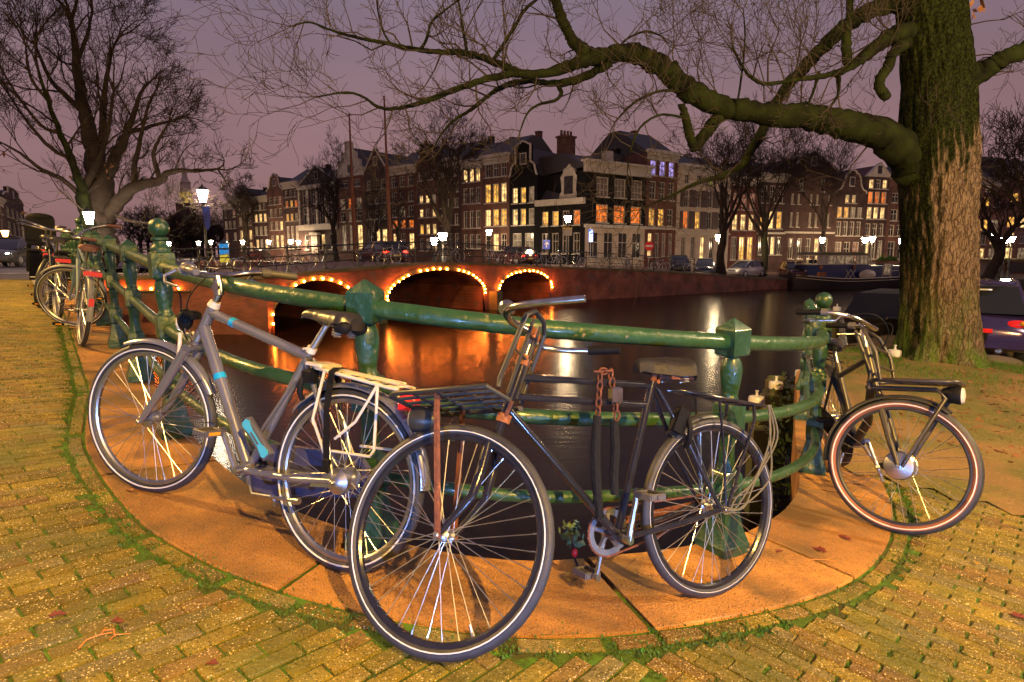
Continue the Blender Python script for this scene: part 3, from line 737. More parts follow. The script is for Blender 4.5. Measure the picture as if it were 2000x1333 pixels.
    rk = B.part('rear_rack', rack, [([Z3(.20, zt, .035), Z3(.17, zt, .055), Z3(-.17, zt - .012, .06), Z3(-.205, zt - .012, .05)], .0065), ([Z3(.20, zt, -.035), Z3(.17, zt, -.055), Z3(-.17, zt - .012, -.06), Z3(-.205, zt - .012, -.05)], .0065),
        ([Z3(.13, zt, .056), Z3(.135, .55, .075), Z3(.02, .385, .075)], .0060), ([Z3(.13, zt, -.056), Z3(.135, .55, -.075), Z3(.02, .385, -.075)], .0060),
        ([Z3(-.12, zt - .01, .06), Z3(-.06, .58, .075), Z3(.02, .50, .075)], .0055), ([Z3(-.12, zt - .01, .06), Z3(-.165, .50, .085), Z3(-.15, .475, .085), Z3(.02, .455, .08)], .0055),
        ([Z3(-.12, zt - .01, -.06), Z3(-.165, .50, -.085), Z3(-.15, .475, -.085), Z3(.02, .455, -.08)], .0055), ([Z3(.20, zt, -.03), Z3(.255, .715, -.015)], .005), ([Z3(.20, zt, .03), Z3(.255, .715, .015)], .005)], n=8)
    for k in range(6):
        m = MB(); x = .17 - k * .066; m.cbox((x, 0, zt + .003 - k * .0025), (.022, .112, .008), .002); m.build('rack_slat', rack, rk)
    m = MB(); m.cbox((.185, 0, zt + .012), (.07, .125, .012), .004); m.build('rack_plate', rack, rk)
    m = MB(); m.cbox((0, .02, zt + .004), (.36, .022, .006), .002); m.cbox((0, -.02, zt + .004), (.36, .022, .006), .002); m.build('rack_bar', rack, rk)
    m = MB(); P = [(.085, .0, zt + .014), (.087, .04, zt + .013), (.085, .068, zt - .0), (.07, .082, .60), (.035, .085, .42)]
    for y in (0, 1): pass
    for k in range(len(P) - 1):
        a, b_ = Vector(P[k]), Vector(P[k + 1]); m.add([a + Vector((-.014, 0, 0)), a + Vector((.014, 0, 0)), b_ + Vector((.014, 0, 0)), b_ + Vector((-.014, 0, 0)), a + Vector((-.014, .003, .002)), a + Vector((.014, .003, .002)), b_ + Vector((.014, .003, .002)), b_ + Vector((-.014, .003, .002))], [(0, 1, 2, 3), (7, 6, 5, 4), (0, 4, 5, 1), (3, 2, 6, 7), (0, 3, 7, 4), (1, 5, 6, 2)])
    m.cbox((.03, .088, .40), (.03, .014, .05), .004)
    m.build('luggage_strap', MT['blackplastic'], r)
    m = MB(); m.cbox((-.222, 0, zt - .055), (.03, .085, .055), .01); m.sphere((-.236, -.022, zt - .055), .026, 12, 8, .5, 1, 1); m.sphere((-.236, .022, zt - .055), .026, 12, 8, .5, 1, 1); m.build('rear_light', MT['redlens'], r, 50)
    # ring lock and blue folding lock
    m = MB(); m.tube([(.19 + .085 * math.cos(R_(a)) * .35, .075 * math.cos(R_(a)), .655 + .075 * math.sin(R_(a))) for a in range(-40, 221, 20)], .011, 8); m.cbox((.20, .05, .70), (.04, .05, .05), .008); m.build('ring_lock', MT['blackplastic'], r, 40)
    a, b_ = Z3(.462, .468, .060), Z3(.335, .368, .070)
    M2 = Matrix.Translation((a + b_) / 2) @ Matrix.Rotation(-math.atan2((a - b_).z, (a - b_).x), 4, 'Y')
    m = MB(); m.M = M2
    m.cbox((0, 0, 0), (.185, .028, .050), .008); o = m.build('folding_lock', MT['greyplastic'], r, 40)
    m = MB(); m.M = M2; m.prism([(-.088, -.012), (-.075, -.02), (-.03, -.010), (.03, -.010), (.075, -.02), (.088, -.012), (.088, .012), (.075, .02), (.03, .010), (-.03, .010), (-.075, .02), (-.088, .012)], .012, .019)
    m.build('lock_face', MT['bluelock'], o, 40)
    m = MB(); m.M = M2; m.prism([(-.03, -.004), (.03, -.004), (.03, .004), (-.03, .004)], .018, .0205); m.build('lock_slot', MT['greyplastic'], o, 40)
    B.part('lock_cable', MT['greyplastic'], [([Z3(.42, .42, .05), Z3(.30, .66, .02)], .006)], n=6)
    # front light, brake and bracket
    m = MB(); m.M = B.S; m.sphere((.965, 0, .815), .036, 14, 10, 1.0, .85, 1.35); m.cbox((.93, 0, .84), (.05, .05, .035), .01); fl = m.build('front_light', MT['blackplastic'], r, 50)
    m = MB(); m.M = B.S; m.sphere((.990, 0, .80), .026, 14, 8, .5, .9, 1.3); m.build('lens', MT['lens'], fl, 50)
    B.part('light_bracket', MT['chrome'], [([Z3(.955, .79, .012), Z3(.945, .74, .014), Z3(.925, .70, .01)], .004), ([Z3(.955, .79, -.012), Z3(.945, .74, -.014), Z3(.925, .70, -.01)], .004)], True, 6)
    B.part('front_brake', MT['cream'], [([Z3(.955, .76, .035), Z3(.945, .70, .045), Z3(.955, .64, .040), Z3(.965, .60, .036)], .008), ([Z3(.955, .76, -.035), Z3(.945, .70, -.045), Z3(.955, .64, -.04), Z3(.965, .60, -.036)], .008), ([Z3(.955, .755, -.04), Z3(.955, .755, .04)], .004)], True, 8)
silver_bike()
# ---- rusty black bike -------------------------------------------------------
def black_bike():
    B = Bike('bicycle', 'worn black roadster bicycle with rusty front rack and double top tube, nearest the camera', .788, 2.2, -153, 10.2, .352, 1.13, -50, (.935, .715), (.868, .895))
    r = B.root; R = B.R; bk = MT['blackpaint']
    B.wheels(.0195, dict(hubr=.020, hubw=.05, rim=MT['blackpaint'], stripe=.0012), dict(hubr=.015, hubw=.042, rim=MT['blackpaint'], ns=36, stripe=.0022))
    bb, sc_ = Z3(.468, .285), Z3(.302, .845)
    B.part('frame', bk, [([Z3(.874, .850), Z3(.306, .830)], .0125), ([Z3(.90, .785), Z3(.325, .755)], .0125), ([Z3(.922, .745), Z3(.48, .30)], .0150), ([bb, sc_], .0150), ([B.ht, B.hb], .0185),
        ([bb - Vector((0, .04, 0)), bb + Vector((0, .04, 0))], .023),
        ([bb + Vector((-.02, .03, 0)), Z3(.2, .315, .05), Z3(.012, R, .06)], [.011, .011, .010]), ([bb + Vector((-.02, -.03, 0)), Z3(.2, .315, -.05), Z3(.012, R, -.06)], [.011, .011, .010]),
        ([Z3(.296, .82, .020), Z3(.17, .62, .045), Z3(.01, R, .06)], .0085), ([Z3(.296, .82, -.02), Z3(.17, .62, -.045), Z3(.01, R, -.06)], .0085)], n=12)
    B.fork(bk, (.972, .625), (.0165, .0145, .009), .055, 1.3)
    B.part('headset', MT['rustorange'], [([B.hb + B.ax * .012, B.hb - B.ax * .016], .024)], n=14)
    B.part('headset', MT['rustorange'], [([B.ht - B.ax * .006, B.ht + B.ax * .018], .025), ([B.ht + B.ax * .02, B.ht + B.ax * .032], .021)], n=14)
    stp = B.ht + B.ax * .115
    B.part('stem', MT['chrome'], [([B.ht, stp], .0135)], True, 12)
    B.part('stem_clamp', MT['rustorange'], [([stp - B.ax * .022, stp + B.ax * .012], .023), ([stp - Vector((0, .03, 0)), stp + Vector((0, .03, 0))], .017)], True, 12)
    c = stp
    hp = [(-.235, .235, -.010), (-.10, .230, .000), (-.0, .205, .012), (.045, .15, .020), (.045, .085, .012), (.015, .03, .0), (.01, 0, 0), (.015, -.03, 0), (.045, -.085, .012), (.045, -.15, .020), (.0, -.205, .012), (-.10, -.230, .0), (-.235, -.235, -.010)]
    hb_ = B.part('handlebar', MT['chrome'], [(catmull([c + Vector(q) for q in hp], 4), .0115)], True, 12)
    a, b_ = c + Vector((-.255, -.236, -.012)), c + Vector((-.14, -.232, -.003)); B.part('grip', MT['blackplastic'], [([a, b_], [.016, .0175])], True, 12, hb_)
    m = MB(); m.M = B.S; m.lathe([(.001, -.012), (.024, -.012), (.030, 0), (.026, .014), (.012, .022), (.001, .023)], 18, c + Vector((.05, .13, .045)), 0, Matrix.Rotation(R_(40), 3, 'X')); m.build('bell', MT['chrome'], hb_, 40)
    B.part('seat_post', MT['rust'], [([sc_, Z3(.282, .895)], .0125)]); B.part('seat_bolt', MT['rustorange'], [([Z3(.298, .845, -.028), Z3(.298, .845, .03)], .008)])
    saddle(r, (.378, 0, .945), (.130, 0, .935), .100, MT['greyleather'], th0=.078)
    m = MB()
    for s in (-1, 1): m.cbox((.20, s * .05, .865), (.11, .012, .022), .004)
    m.cbox((.25, 0, .875), (.06, .03, .04), .006)
    m.build('saddle_undercarriage', MT['rust'], r)
    chainset(r, bb, (0, 0, R), .088, -.052)
    cranks(r, bb, R_(100), .17, MT['chrome'], .068, MT['greyplastic'])
    m = MB(); m.prism([(-.03, R - .012), (.42, .30), (.42, .325), (-.03, R + .012)], -.075, -.066); m.build('chain_guard', MT['rust'], r)
    # rear rack
    zt, zr = .812, .752
    rk = B.part('rear_rack', bk, [([Z3(.225, zt, .0), Z3(.19, zt, .04), Z3(.11, zt - .012, .062), Z3(-.235, zr, .068), Z3(-.262, zr, .05), Z3(-.262, zr, -.05), Z3(-.235, zr, -.068), Z3(.11, zt - .012, -.062), Z3(.19, zt, -.04), Z3(.225, zt, 0)], .0065),
        ([Z3(-.17, zr + .01, .068), Z3(-.165, .70, .075), Z3(-.012, R, .07)], .007), ([Z3(-.17, zr + .01, -.068), Z3(-.165, .70, -.075), Z3(-.012, R, -.07)], .007), ([Z3(.02, .785, .064), Z3(.0, .6, .068), Z3(-.01, R, .068)], .005), ([Z3(.02, .785, -.064), Z3(.0, .6, -.068), Z3(-.01, R, -.068)], .005)], n=8)
    B.part('rack_bar', bk, [([Z3(.19, zt, .02), Z3(-.26, zr, .022)], .005), ([Z3(.19, zt, -.02), Z3(-.26, zr, -.022)], .005)] + [([Z3(x, zt - (.19 - x) * .14 - .002, .062), Z3(x, zt - (.19 - x) * .14 - .002, -.062)], .005) for x in (.08, -.02, -.12, -.21)], n=6, parent=rk)
    mudguard(r, Matrix.Translation((0, 0, R)), R, R_(52), R_(88), MT['blackmetal'], .026)
    # ring lock body
    m = MB(); m.cbox((.205, .045, .70), (.055, .03, .10), .01, Matrix.Rotation(R_(-25), 3, 'Y')); m.tube([(.16 + .02 * math.cos(R_(a)), .072 * math.cos(R_(a)), .66 + .072 * math.sin(R_(a))) for a in range(-60, 241, 20)], .011, 8); m.build('ring_lock', MT['blackplastic'], r, 40)
    # bungee cords on the rack
    rg = random.Random(5); tb = []
    for k in range(4):
        y = .07 + rg.uniform(-.004, .006); x0 = -.255 + rg.uniform(-.01, .01)
        tb.append((catmull([Z3(x0, zr + .005, y), Z3(x0 - .005 + rg.uniform(-.02, .02), .62, y + .012), Z3(-.19 + rg.uniform(-.05, .05), .46, y + .016), Z3(-.08 + rg.uniform(-.02, .05), R + .02 + rg.uniform(-.03, .03), y + .012), Z3(.0 + rg.uniform(-.02, .02), R + rg.uniform(-.02, .02), y + .01)], 6), .0036))
    B.part('bungee_cords', MT['cord'], tb, n=6)
    # front rack (turns with the fork)
    f = B.fax; X = Vector((1, 0, 0)); top = .775
    O = Vector((f.x - .13, f.y, top))
    def q(x, y, z): return O + Vector((x, y, z))
    fr = B.part('front_rack', MT['blackmetal'], [([q(-.10, -.06, -.03), q(-.06, -.15, -.005), q(.26, -.155, .0), q(.285, -.13, 0), q(.285, .13, 0), q(.26, .155, 0), q(-.06, .15, -.005), q(-.10, .06, -.03)], .0085),
        ([q(-.085, .11, .0), q(-.09, .11, .03), q(-.175, .10, .235), q(-.19, .05, .265), q(-.19, -.05, .265), q(-.175, -.10, .235), q(-.09, -.11, .03), q(-.085, -.11, 0)], .009),
        ([q(-.09, .04, .0), q(-.18, .035, .245)], .0065), ([q(-.09, -.04, 0), q(-.18, -.035, .245)], .0065), ([q(-.13, .105, .13), q(-.13, -.105, .13)], .005)], True, 8)
    B.part('rack_bar', MT['blackmetal'], [([q(-.06, y, -.004), q(.28, y, 0)], .006) for y in (-.09, -.03, .03, .09)] + [([q(x, -.15, .001), q(x, .15, .001)], .0055) for x in (.03, .12, .2)], True, 6, fr)
    B.part('rack_strut', MT['rust'], [([q(.13, .10, .01), q(.13, .10, -.05), f + Vector((.0, .062, .02)), f + Vector((0, .062, -.01))], [.010, .011, .011, .012], 6)], True, 6, fr)
    B.part('rack_strut', MT['rust'], [([q(.13, -.10, .01), q(.13, -.10, -.05), f + Vector((.0, -.062, .02)), f + Vector((0, -.062, -.01))], [.010, .011, .011, .012], 6)], True, 6, fr)
    B.part('rack_stay', MT['rust'], [([q(-.155, .02, .20), c - Vector((0, -.01, .01))], .005), ([q(-.155, -.02, .20), c - Vector((0, .01, .01))], .005), ([q(-.09, 0, -.02), B.hb - B.ax * .02], .007)], True, 6, fr)
    m = MB(); m.M = B.S; m.lathe([(.001, -.045), (.02, -.04), (.04, -.01), (.046, .035), (.047, .05), (.043, .052), (.001, .055)], 20, q(.21, 0, -.055), 0, Matrix.Rotation(R_(80), 3, 'Y')); fl = m.build('front_light', MT['blackmetal'], r, 40)
    m = MB(); m.M = B.S; m.lathe([(.001, .05), (.042, .053), (.036, .060), (.001, .066)], 18, q(.21, 0, -.055), 0, Matrix.Rotation(R_(80), 3, 'Y')); m.build('lens', MT['lens'], fl, 40)
    # two cloth-sleeved lengths of chain and padlock over the top tubes
    P = [(.515, .02), (.512, .028)]
    lk = MB()
    def link(c, a, b): lk.tube([Vector(c) + Vector(a) * (.019 * math.cos(t)) + Vector(b) * (.011 * math.sin(t)) for t in [i * math.pi / 5 for i in range(10)]], .0038, 6, True)
    zs = .872
    for k in range(6): link((.515 - .004 * k, .022 + .002 * k, .868 - .030 * k), (0, .1, 1), (1, 0, 0) if k % 2 else (0, 1, 0))
    for k in range(5): link((.565 + .002 * k, .026, .855 - .030 * k), (0, .1, 1), (1, 0, 0) if k % 2 else (0, 1, 0))
    for k in range(3): link((.53 + .02 * k, .024, .880 - .002 * k), (1, 0, 0), (0, 0, 1) if k % 2 else (0, 1, 0))
    ch = lk.build('lock_chain', MT['rust'], r, 60)
    m = MB(); m.cbox((.503, .034, .795), (.045, .026, .055), .006); m.build('padlock', MT['chrome'], ch, 30)
    m = MB(); m.tube([(.505, .03, .70), (.50, .032, .60), (.505, .03, .50), (.50, .03, .44)], [.015, .017, .016, .015], 8); m.build('chain_sleeve', MT['sleeve'], ch)
    m = MB(); m.tube([(.572, .02, .72), (.578, .018, .58), (.568, .016, .46), (.555, .015, .36)], [.015, .018, .017, .016], 8); m.build('chain_sleeve', MT['sleeve'], ch)
black_bike()
# ---- brown-walled carrier bike on the right ---------------------------------
def carrier_bike():
    yaw = -109; WB = 1.12; R = .366; th = R_(-33); ln = R_(12)
    cz = zg(2.115, 3.105)
    C = Vector((2.115 + .54 * R * math.sin(ln), 3.105 + .84 * R * math.sin(ln), cz + R * math.cos(ln)))
    X, Y = C.x - WB * math.cos(R_(yaw)), C.y - WB * math.sin(R_(yaw))
    B = Bike('bicycle', 'dark bronze carrier bicycle with brown-walled front tyre, right of the corner post', 2.398, 4.235, -100.8, 9.8, R, 1.122, 60, (.885, .79), (.815, .985))
    r = B.root; bz = MT['brownpaint']
    B.wheels(.0245, dict(hubr=.024, side_mat=MT['brown_rubber'], rim=MT['blackmetal']), dict(hubr=.036, hubw=.05, side_mat=MT['brown_rubber'], rim=MT['blackmetal'], ns=32))
    bb, sc_ = Z3(.45, .30), Z3(.255, .80)
    B.part('frame', bz, [([B.ht, B.hb], .025), ([Z3(.875, .83), Z3(.70, .50), Z3(.46, .31)], .027), ([Z3(.835, .92), Z3(.29, .72)], .017), ([bb, sc_], .018), ([bb - Vector((0, .045, 0)), bb + Vector((0, .045, 0))], .027),
        ([bb, Z3(.2, .33, .055), Z3(0, R, .065)], .011), ([bb, Z3(.2, .33, -.055), Z3(0, R, -.065)], .011), ([Z3(.262, .77, .02), Z3(0, R, .065)], .009), ([Z3(.262, .77, -.02), Z3(0, R, -.065)], .009)])
    B.fork(bz, (.93, .70), (.019, .017, .012), .066, .1)
    c = B.ht + B.ax * .12 + Z3(.02, 0)
    B.part('stem', MT['chrome'], [([B.ht, B.ht + B.ax * .10, c], .016)], True, 12)
    hp = [(-.28, .29, .03), (-.15, .285, .04), (-.03, .22, .035), (.035, .10, .01), (.04, 0, 0), (.035, -.10, .01), (-.03, -.22, .035), (-.15, -.285, .04), (-.28, -.29, .03)]
    hb_ = B.part('handlebar', MT['chrome'], [(catmull([c + Vector(q) for q in hp], 4), .0125)], True, 12)
    for s in (-1, 1):
        a, b_ = c + Vector((-.30, s * .29, .028)), c + Vector((-.165, s * .286, .039)); B.part('grip', MT['blackplastic'], [([a, b_], [.0165, .017])], True, 12, hb_)
        B.part('shifter', MT['greyplastic'], [([b_, c + Vector((-.13, s * .28, .04))], .022)], True, 12, hb_)
        B.part('brake_lever', MT['chrome'], [([c + Vector((-.07, s * .25, .03)), c + Vector((-.08, s * .29, -.005)), c + Vector((-.24, s * .325, -.02))], [.008, .007, .005])], True, 8, hb_)
    B.part('brake_cables', MT['blackplastic'], [(catmull([c + Vector((-.06, s * .25, .03)), c + Vector((.08, s * .17, .06)), c + Vector((.13, s * .03, -.03)), c + Vector((.06, 0, -.20))], 6), .003) for s in (-1, 1)], True, 6)
    B.part('seat_post', MT['chrome'], [([sc_, Z3(.215, .905)], .0135)]); saddle(r, (.34, 0, .945), (.08, 0, .945), .09, MT['leather'])
    mudguard(r, B.MF, R, R_(60), R_(190), MT['blackmetal'], .031); mudguard(r, Matrix.Translation((0, 0, R)), R, R_(20), R_(165), MT['blackmetal'], .031)
    cranks(r, bb, R_(-60), .17, MT['alu'], .07); m = MB(); m.prism([(-.04, .30), (.5, .22), (.55, .30), (.5, .39), (-.04, .43)], -.08, -.05); m.build('chain_case', MT['blackplastic'], r)
    B.part('kickstand', MT['alu'], [([Z3(.40, .27, .05), Z3(.42, .12, .12), Z3(.43, .008, .14)], [.012, .011, .011]), ([Z3(.40, .27, -.05), Z3(.42, .12, -.12), Z3(.43, .008, -.14)], [.012, .011, .011]), ([Z3(.40, .26, -.06), Z3(.40, .26, .06)], .016)])
    rk = B.part('rear_rack', MT['blackmetal'], [([Z3(.18, .78, .06), Z3(-.25, .78, .07), Z3(-.27, .78, 0), Z3(-.25, .78, -.07), Z3(.18, .78, -.06)], .008), ([Z3(-.1, .78, .07), Z3(0, R, .075)], .007), ([Z3(-.1, .78, -.07), Z3(0, R, -.075)], .007), ([Z3(.1, .78, .03), Z3(-.26, .78, .03)], .006), ([Z3(.1, .78, -.03), Z3(-.26, .78, -.03)], .006)], n=8)
    # front carrier turning with the fork
    f = B.fax; O = Vector((f.x - .10, f.y, .80))
    def q(x, y, z): return O + Vector((x, y, z))
    ca = B.part('front_rack', bz, [([q(-.10, -.07, -.02), q(-.04, -.13, 0), q(.27, -.15, .035), q(.31, -.11, .04), q(.31, .11, .04), q(.27, .15, .035), q(-.04, .13, 0), q(-.10, .07, -.02)], .0105),
        ([q(-.11, -.06, -.05), q(.22, -.075, -.01), q(.265, -.075, -.05), f + Vector((.02, -.072, .0))], .0105), ([q(-.11, .06, -.05), q(.22, .075, -.01), q(.265, .075, -.05), f + Vector((.02, .072, .0))], .0105),
        ([q(-.09, -.075, -.06), q(-.095, -.075, .04), q(-.20, -.085, .26)], .010), ([q(-.09, .075, -.06), q(-.095, .075, .04), q(-.20, .085, .26)], .010)], True)
    B.part('rack_hoop', bz, [([q(-.02, -.17, .0), q(-.06, -.175, .14), q(-.13, -.165, .25), q(-.17, -.08, .28), q(-.17, .08, .28), q(-.13, .165, .25), q(-.06, .175, .14), q(-.02, .17, 0)], .010), ([q(-.08, -.17, .17), q(-.08, .17, .17)], .008), ([q(-.04, -.17, .07), q(-.04, .17, .07)], .008)], True, 10, ca)
    B.part('rack_bar', bz, [([q(x, -.14, .012 + x * .07), q(x, .14, .012 + x * .07)], .007) for x in (.04, .13, .21)] + [([q(-.05, y, 0), q(.30, y, .036)], .007) for y in (-.05, .05)], True, 8, ca)
    m = MB(); m.M = B.S; m.lathe([(.001, -.05), (.03, -.048), (.044, -.02), (.048, .03), (.045, .036), (.001, .037)], 20, q(.285, 0, -.025), 0, Matrix.Rotation(R_(85), 3, 'Y')); fl = m.build('front_light', MT['blackplastic'], r, 40)
    m = MB(); m.M = B.S; m.lathe([(.001, .036), (.043, .037), (.036, .048), (.001, .054)], 20, q(.285, 0, -.025), 0, Matrix.Rotation(R_(85), 3, 'Y')); m.build('lens', MT['lens'], fl, 40)
    m = MB(); m.M = B.MF @ Matrix.Rotation(R_(90), 4, 'X'); m.lathe([(.001, -.06), (.03, -.058), (.07, -.045), (.078, -.03), (.072, -.026), (.07, .026), (.078, .03), (.07, .045), (.03, .058), (.001, .06)], 24); m.build('hub_dynamo', MT['alu'], r, 30)
carrier_bike()
# ---- parked bikes further along the left railing ----------------------------
def plain_bike(label, X, Y, yaw, lean, steer, frame, sad, extra=None, group=None, rackc=None, stripe=True, R=.35, guard=None, womens=False):
    B = Bike('bicycle', label, X, Y, yaw, lean, R, 1.1, steer, (.885, .75), (.82, .93), group)
    r = B.root; B.wheels(.02, dict(stripe=stripe), dict(stripe=stripe)); bb, sc_ = Z3(.47, .28), Z3(.27, .80)
    tt = ([Z3(.83, .89), Z3(.275, .78)], .016) if not womens else ([Z3(.86, .82), Z3(.62, .56), Z3(.40, .46)], .017)
    B.part('frame', frame, [tt, ([Z3(.87, .78), Z3(.48, .30)], .020), ([bb, sc_], .016), ([B.ht, B.hb], .02), ([bb, Z3(.2, .30, .05), Z3(0, R, .06)], .011), ([bb, Z3(.2, .30, -.05), Z3(0, R, -.06)], .011), ([Z3(.265, .77, .02), Z3(0, R, .06)], .009), ([Z3(.265, .77, -.02), Z3(0, R, -.06)], .009)])
    B.fork(frame, (.905, .69)); c = B.ht + B.ax * .11
    B.part('stem', MT['chrome'], [([B.ht, c], .014)], True)
    hp = [(-.25, .29, .02), (-.13, .28, .04), (-.02, .2, .03), (.03, .08, .01), (.03, 0, 0), (.03, -.08, .01), (-.02, -.2, .03), (-.13, -.28, .04), (-.25, -.29, .02)]
    hb_ = B.part('handlebar', MT['chrome'], [(catmull([c + Vector(q) for q in hp], 4), .012)], True)
    for s in (-1, 1): B.part('grip', sad, [([c + Vector((-.27, s * .29, .018)), c + Vector((-.14, s * .281, .04))], .0165)], True, 10, hb_)
    B.part('seat_post', MT['alu'], [([sc_, Z3(.215, .93)], .0135)]); saddle(r, (.34, 0, .965), (.08, 0, .965), .095, sad)
    mudguard(r, Matrix.Translation((0, 0, R)), R, R_(25), R_(190), guard or MT['blackmetal'], .027); mudguard(r, B.MF, R, R_(50), R_(170), guard or MT['blackmetal'], .026)
    cranks(r, bb, R_(-65), .17, MT['alu'], .07); m = MB(); m.prism([(-.04, .30), (.5, .2), (.56, .28), (.5, .38), (-.04, .42)], -.075, -.048); m.build('chain_case', MT['blackplastic'], r)
    rc = rackc or MT['blackmetal']
    B.part('rear_rack', rc, [([Z3(.2, .745, .06), Z3(-.25, .745, .07), Z3(-.27, .745, 0), Z3(-.25, .745, -.07), Z3(.2, .745, -.06)], .007), ([Z3(-.14, .745, .07), Z3(0, R, .072)], .0065), ([Z3(-.14, .745, -.07), Z3(0, R, -.072)], .0065), ([Z3(.15, .745, .02), Z3(-.26, .745, .02)], .006), ([Z3(.15, .745, -.02), Z3(-.26, .745, -.02)], .006)], n=8)
    m = MB(); m.cbox((-.285, 0, .715), (.03, .14, .04), .008); m.build('rear_light', MT['redlit'], r)
    if extra: extra(B)
    return B
def ex1(B):
    a = R_(163); m = MB(); m.M = Matrix.Translation((0, 0, B.R)) @ Matrix.Rotation(-a + math.pi, 4, 'Y') if False else Matrix.Translation((0, 0, B.R))
    p = Vector(((B.R + .03) * math.cos(a), 0, (B.R + .03) * math.sin(a))); m.cbox(p, (.02, .04, .07), .006); m.build('reflector', MT['redlit'], B.root)
def ex2(B):
    for s in (-1, 1):
        m = MB(); m.cbox((-.06, s * .145, .56), (.34, .13, .36), .03); o = m.build('pannier_bag', MT['nylon'], B.root, 40)
        m = MB(); m.box((-.232, s * .145, .42), (.004, .12, .010)); m.build('reflective_strip', MT['tyrestripe'], o)
        m = MB(); m.cbox((-.06, s * .15, .755), (.35, .15, .03), .012); m.build('flap', MT['nylon'], o)
    m = MB(); m.lathe([(.022, -.006), (.022, .006)], 16, (-.375, 0, .56), 0, Matrix.Rotation(R_(90), 3, 'Y')); m.build('reflector', MT['redlit'], B.root)
def ex3(B):
    m = MB(); m.cbox((-.02, 0, .84), (.30, .34, .10), .03); m.cbox((-.19, 0, 1.02), (.07, .36, .42), .03)
    m.cbox((-.08, .17, .96), (.24, .04, .24), .02); m.cbox((-.08, -.17, .96), (.24, .04, .24), .02)
    m.sphere((-.18, 0, 1.22), .17, 14, 8, .3, 1.05, .4); m.build('child_seat', MT['blackplastic'], B.root, 40)
    m = MB()
    for s in (-1, 1): m.tube([(-.04, s * .15, .80), (.1, s * .17, .5), (.14, s * .17, .38)], .03, 8)
    m.build('foot_guard', MT['blackplastic'], B.root)
plain_bike('grey bicycle with brown saddle and red rear reflector, first on the left railing', -4.13, 5.68, 131, 9, 62, MT['bluegrey'], MT['brownleather'], ex1, rackc=MT['chrome'], guard=MT['greymudguard'])
plain_bike('bicycle with black pannier bags and red lights on the left railing', -6.20, 8.02, 129, 4, -10, MT['blackpaint'], MT['leather'], ex2)
plain_bike('bicycle with a tall black child seat behind the pannier bicycle', -7.45, 9.55, 130, 2, 25, MT['blackpaint'], MT['leather'], ex3)
plain_bike('dark bicycle squeezed between the grey one and the pannier bicycle', -5.35, 7.02, 133, 6, -25, MT['blackpaint'], MT['leather'], stripe=True)
plain_bike('farthest bicycle with light rim stripe beyond the child seat bicycle', -8.75, 11.2, 128, 3, 40, MT['bluegrey'], MT['leather'])
# ---------------------------------------------------------------- far side: plan lines
HOR = 666.5 - F_PX * math.tan(PITCH)
def kx(u): d = ray(u, HOR); return d.x / d.y
def on_line(P, D, u): t = (kx(u) * P[1] - P[0]) / (D[0] - kx(u) * D[1]); return Vector((P[0] + D[0] * t, P[1] + D[1] * t))
def zv(v, Y, u=1000): return atY(u, v, Y).z
W0, W1, W2, W3 = Vector((-17.6, 23.2)), Vector((-9.5, 23.2)), Vector((2.6, 39.2)), Vector((27, 56))
MT['bridgebrick'] = brick_mat('bridge_brick', (.30, .085, .050), (.20, .060, .042), (.17, .12, .10), 1, .75, (.13, .09, .085))
MT['ledge'] = mat('mossy_ledge_stone', (.17, .13, .09), .8, 0, (.09, .10, .035), 2, bump=.5, bscale=20)
MT['asphalt'] = mat('worn_street_surface', (.13, .105, .095), .55, 0, (.10, .08, .075), 1.5, bump=.3, bscale=30)
MT['brickstreet'] = mat('brick_street', (.16, .085, .06), .7, 0, (.12, .065, .05), 2, bump=.4, bscale=25)
MT['bulb'] = emis('warm_bulb', (1.0, .20, .02), 290)
# ---------------------------------------------------------------- streets
def sheet(name, pts, mt): m = MB(); m.add(pts, [tuple(range(len(pts)))]); return struct(m.build(name, mt, smooth=0))
sheet('road', [(-90, 14.6, .60), (-10.6, 14.6, .60), (-17.9, 23.4, .575), (-17.9, 33, .575), (-36, 70, .575), (-70, 130, .575), (-140, 130, .575)], MT['asphalt'])
m = MB()
for k in range(16): x = -26 + k * .9; m.box((x, 19.4, .600), (.5, .5, .006))
for k in range(0): pass
struct(m.build('crossing_marking', MT['whitepaint'], smooth=0))
LR_P, LR_D = (6.6, 55.0), (-1.185, 1.0)
ldir = Vector((-.764, .645)); lnor = Vector((-.645, -.764))
def lr(u): return on_line(LR_P, LR_D, u)
a = Vector(LR_P); far = a + ldir * 110
q0, q1 = a + lnor * 9, far + lnor * 9
sheet('street_left_bank', [(q0.x, q0.y, .30), (a.x + 6, a.y + 12, .30), (far.x, far.y + 30, .30), (q1.x, q1.y, .30)], MT['brickstreet'])
m = MB(); m.quad((q1.x, q1.y, WATER - .3), (q0.x, q0.y, WATER - .3), (q0.x, q0.y, .30), (q1.x, q1.y, .30)); tag(m.build('canal_wall', MT['bridgebrick'], smooth=0), 'brick canal wall on the bank beyond the bridge', 'wall')
EDGE_R = [(2.6, 39.2, .43), (8, 43, .18), (14.6, 47.5, -.24), (20.2, 51.5, -.70), (25.1, 54.8, -1.0)]
HL_R = [(6.6, 55, .28), (11, 58.2, .10), (16.75, 62.2, -.20), (23.5, 65.6, -.60), (33, 68.9, -.86)]
m = MB()
for i in range(4): m.quad(EDGE_R[i], EDGE_R[i + 1], HL_R[i + 1], HL_R[i])
m.add([(2.6, 39.2, .425), (6.6, 55, .275), (-5, 60, .28), (-4.9, 44.6, .40)], [(0, 1, 2, 3)])
m.add([EDGE_R[4], (26.5, 58.5, -1.0), (60, 64, -1.0), (80, 90, -1.0), (33, 68.9, -.86)], [(0, 1, 2, 3, 4)])
struct(m.build('street_right_bank', MT['brickstreet'], smooth=0))
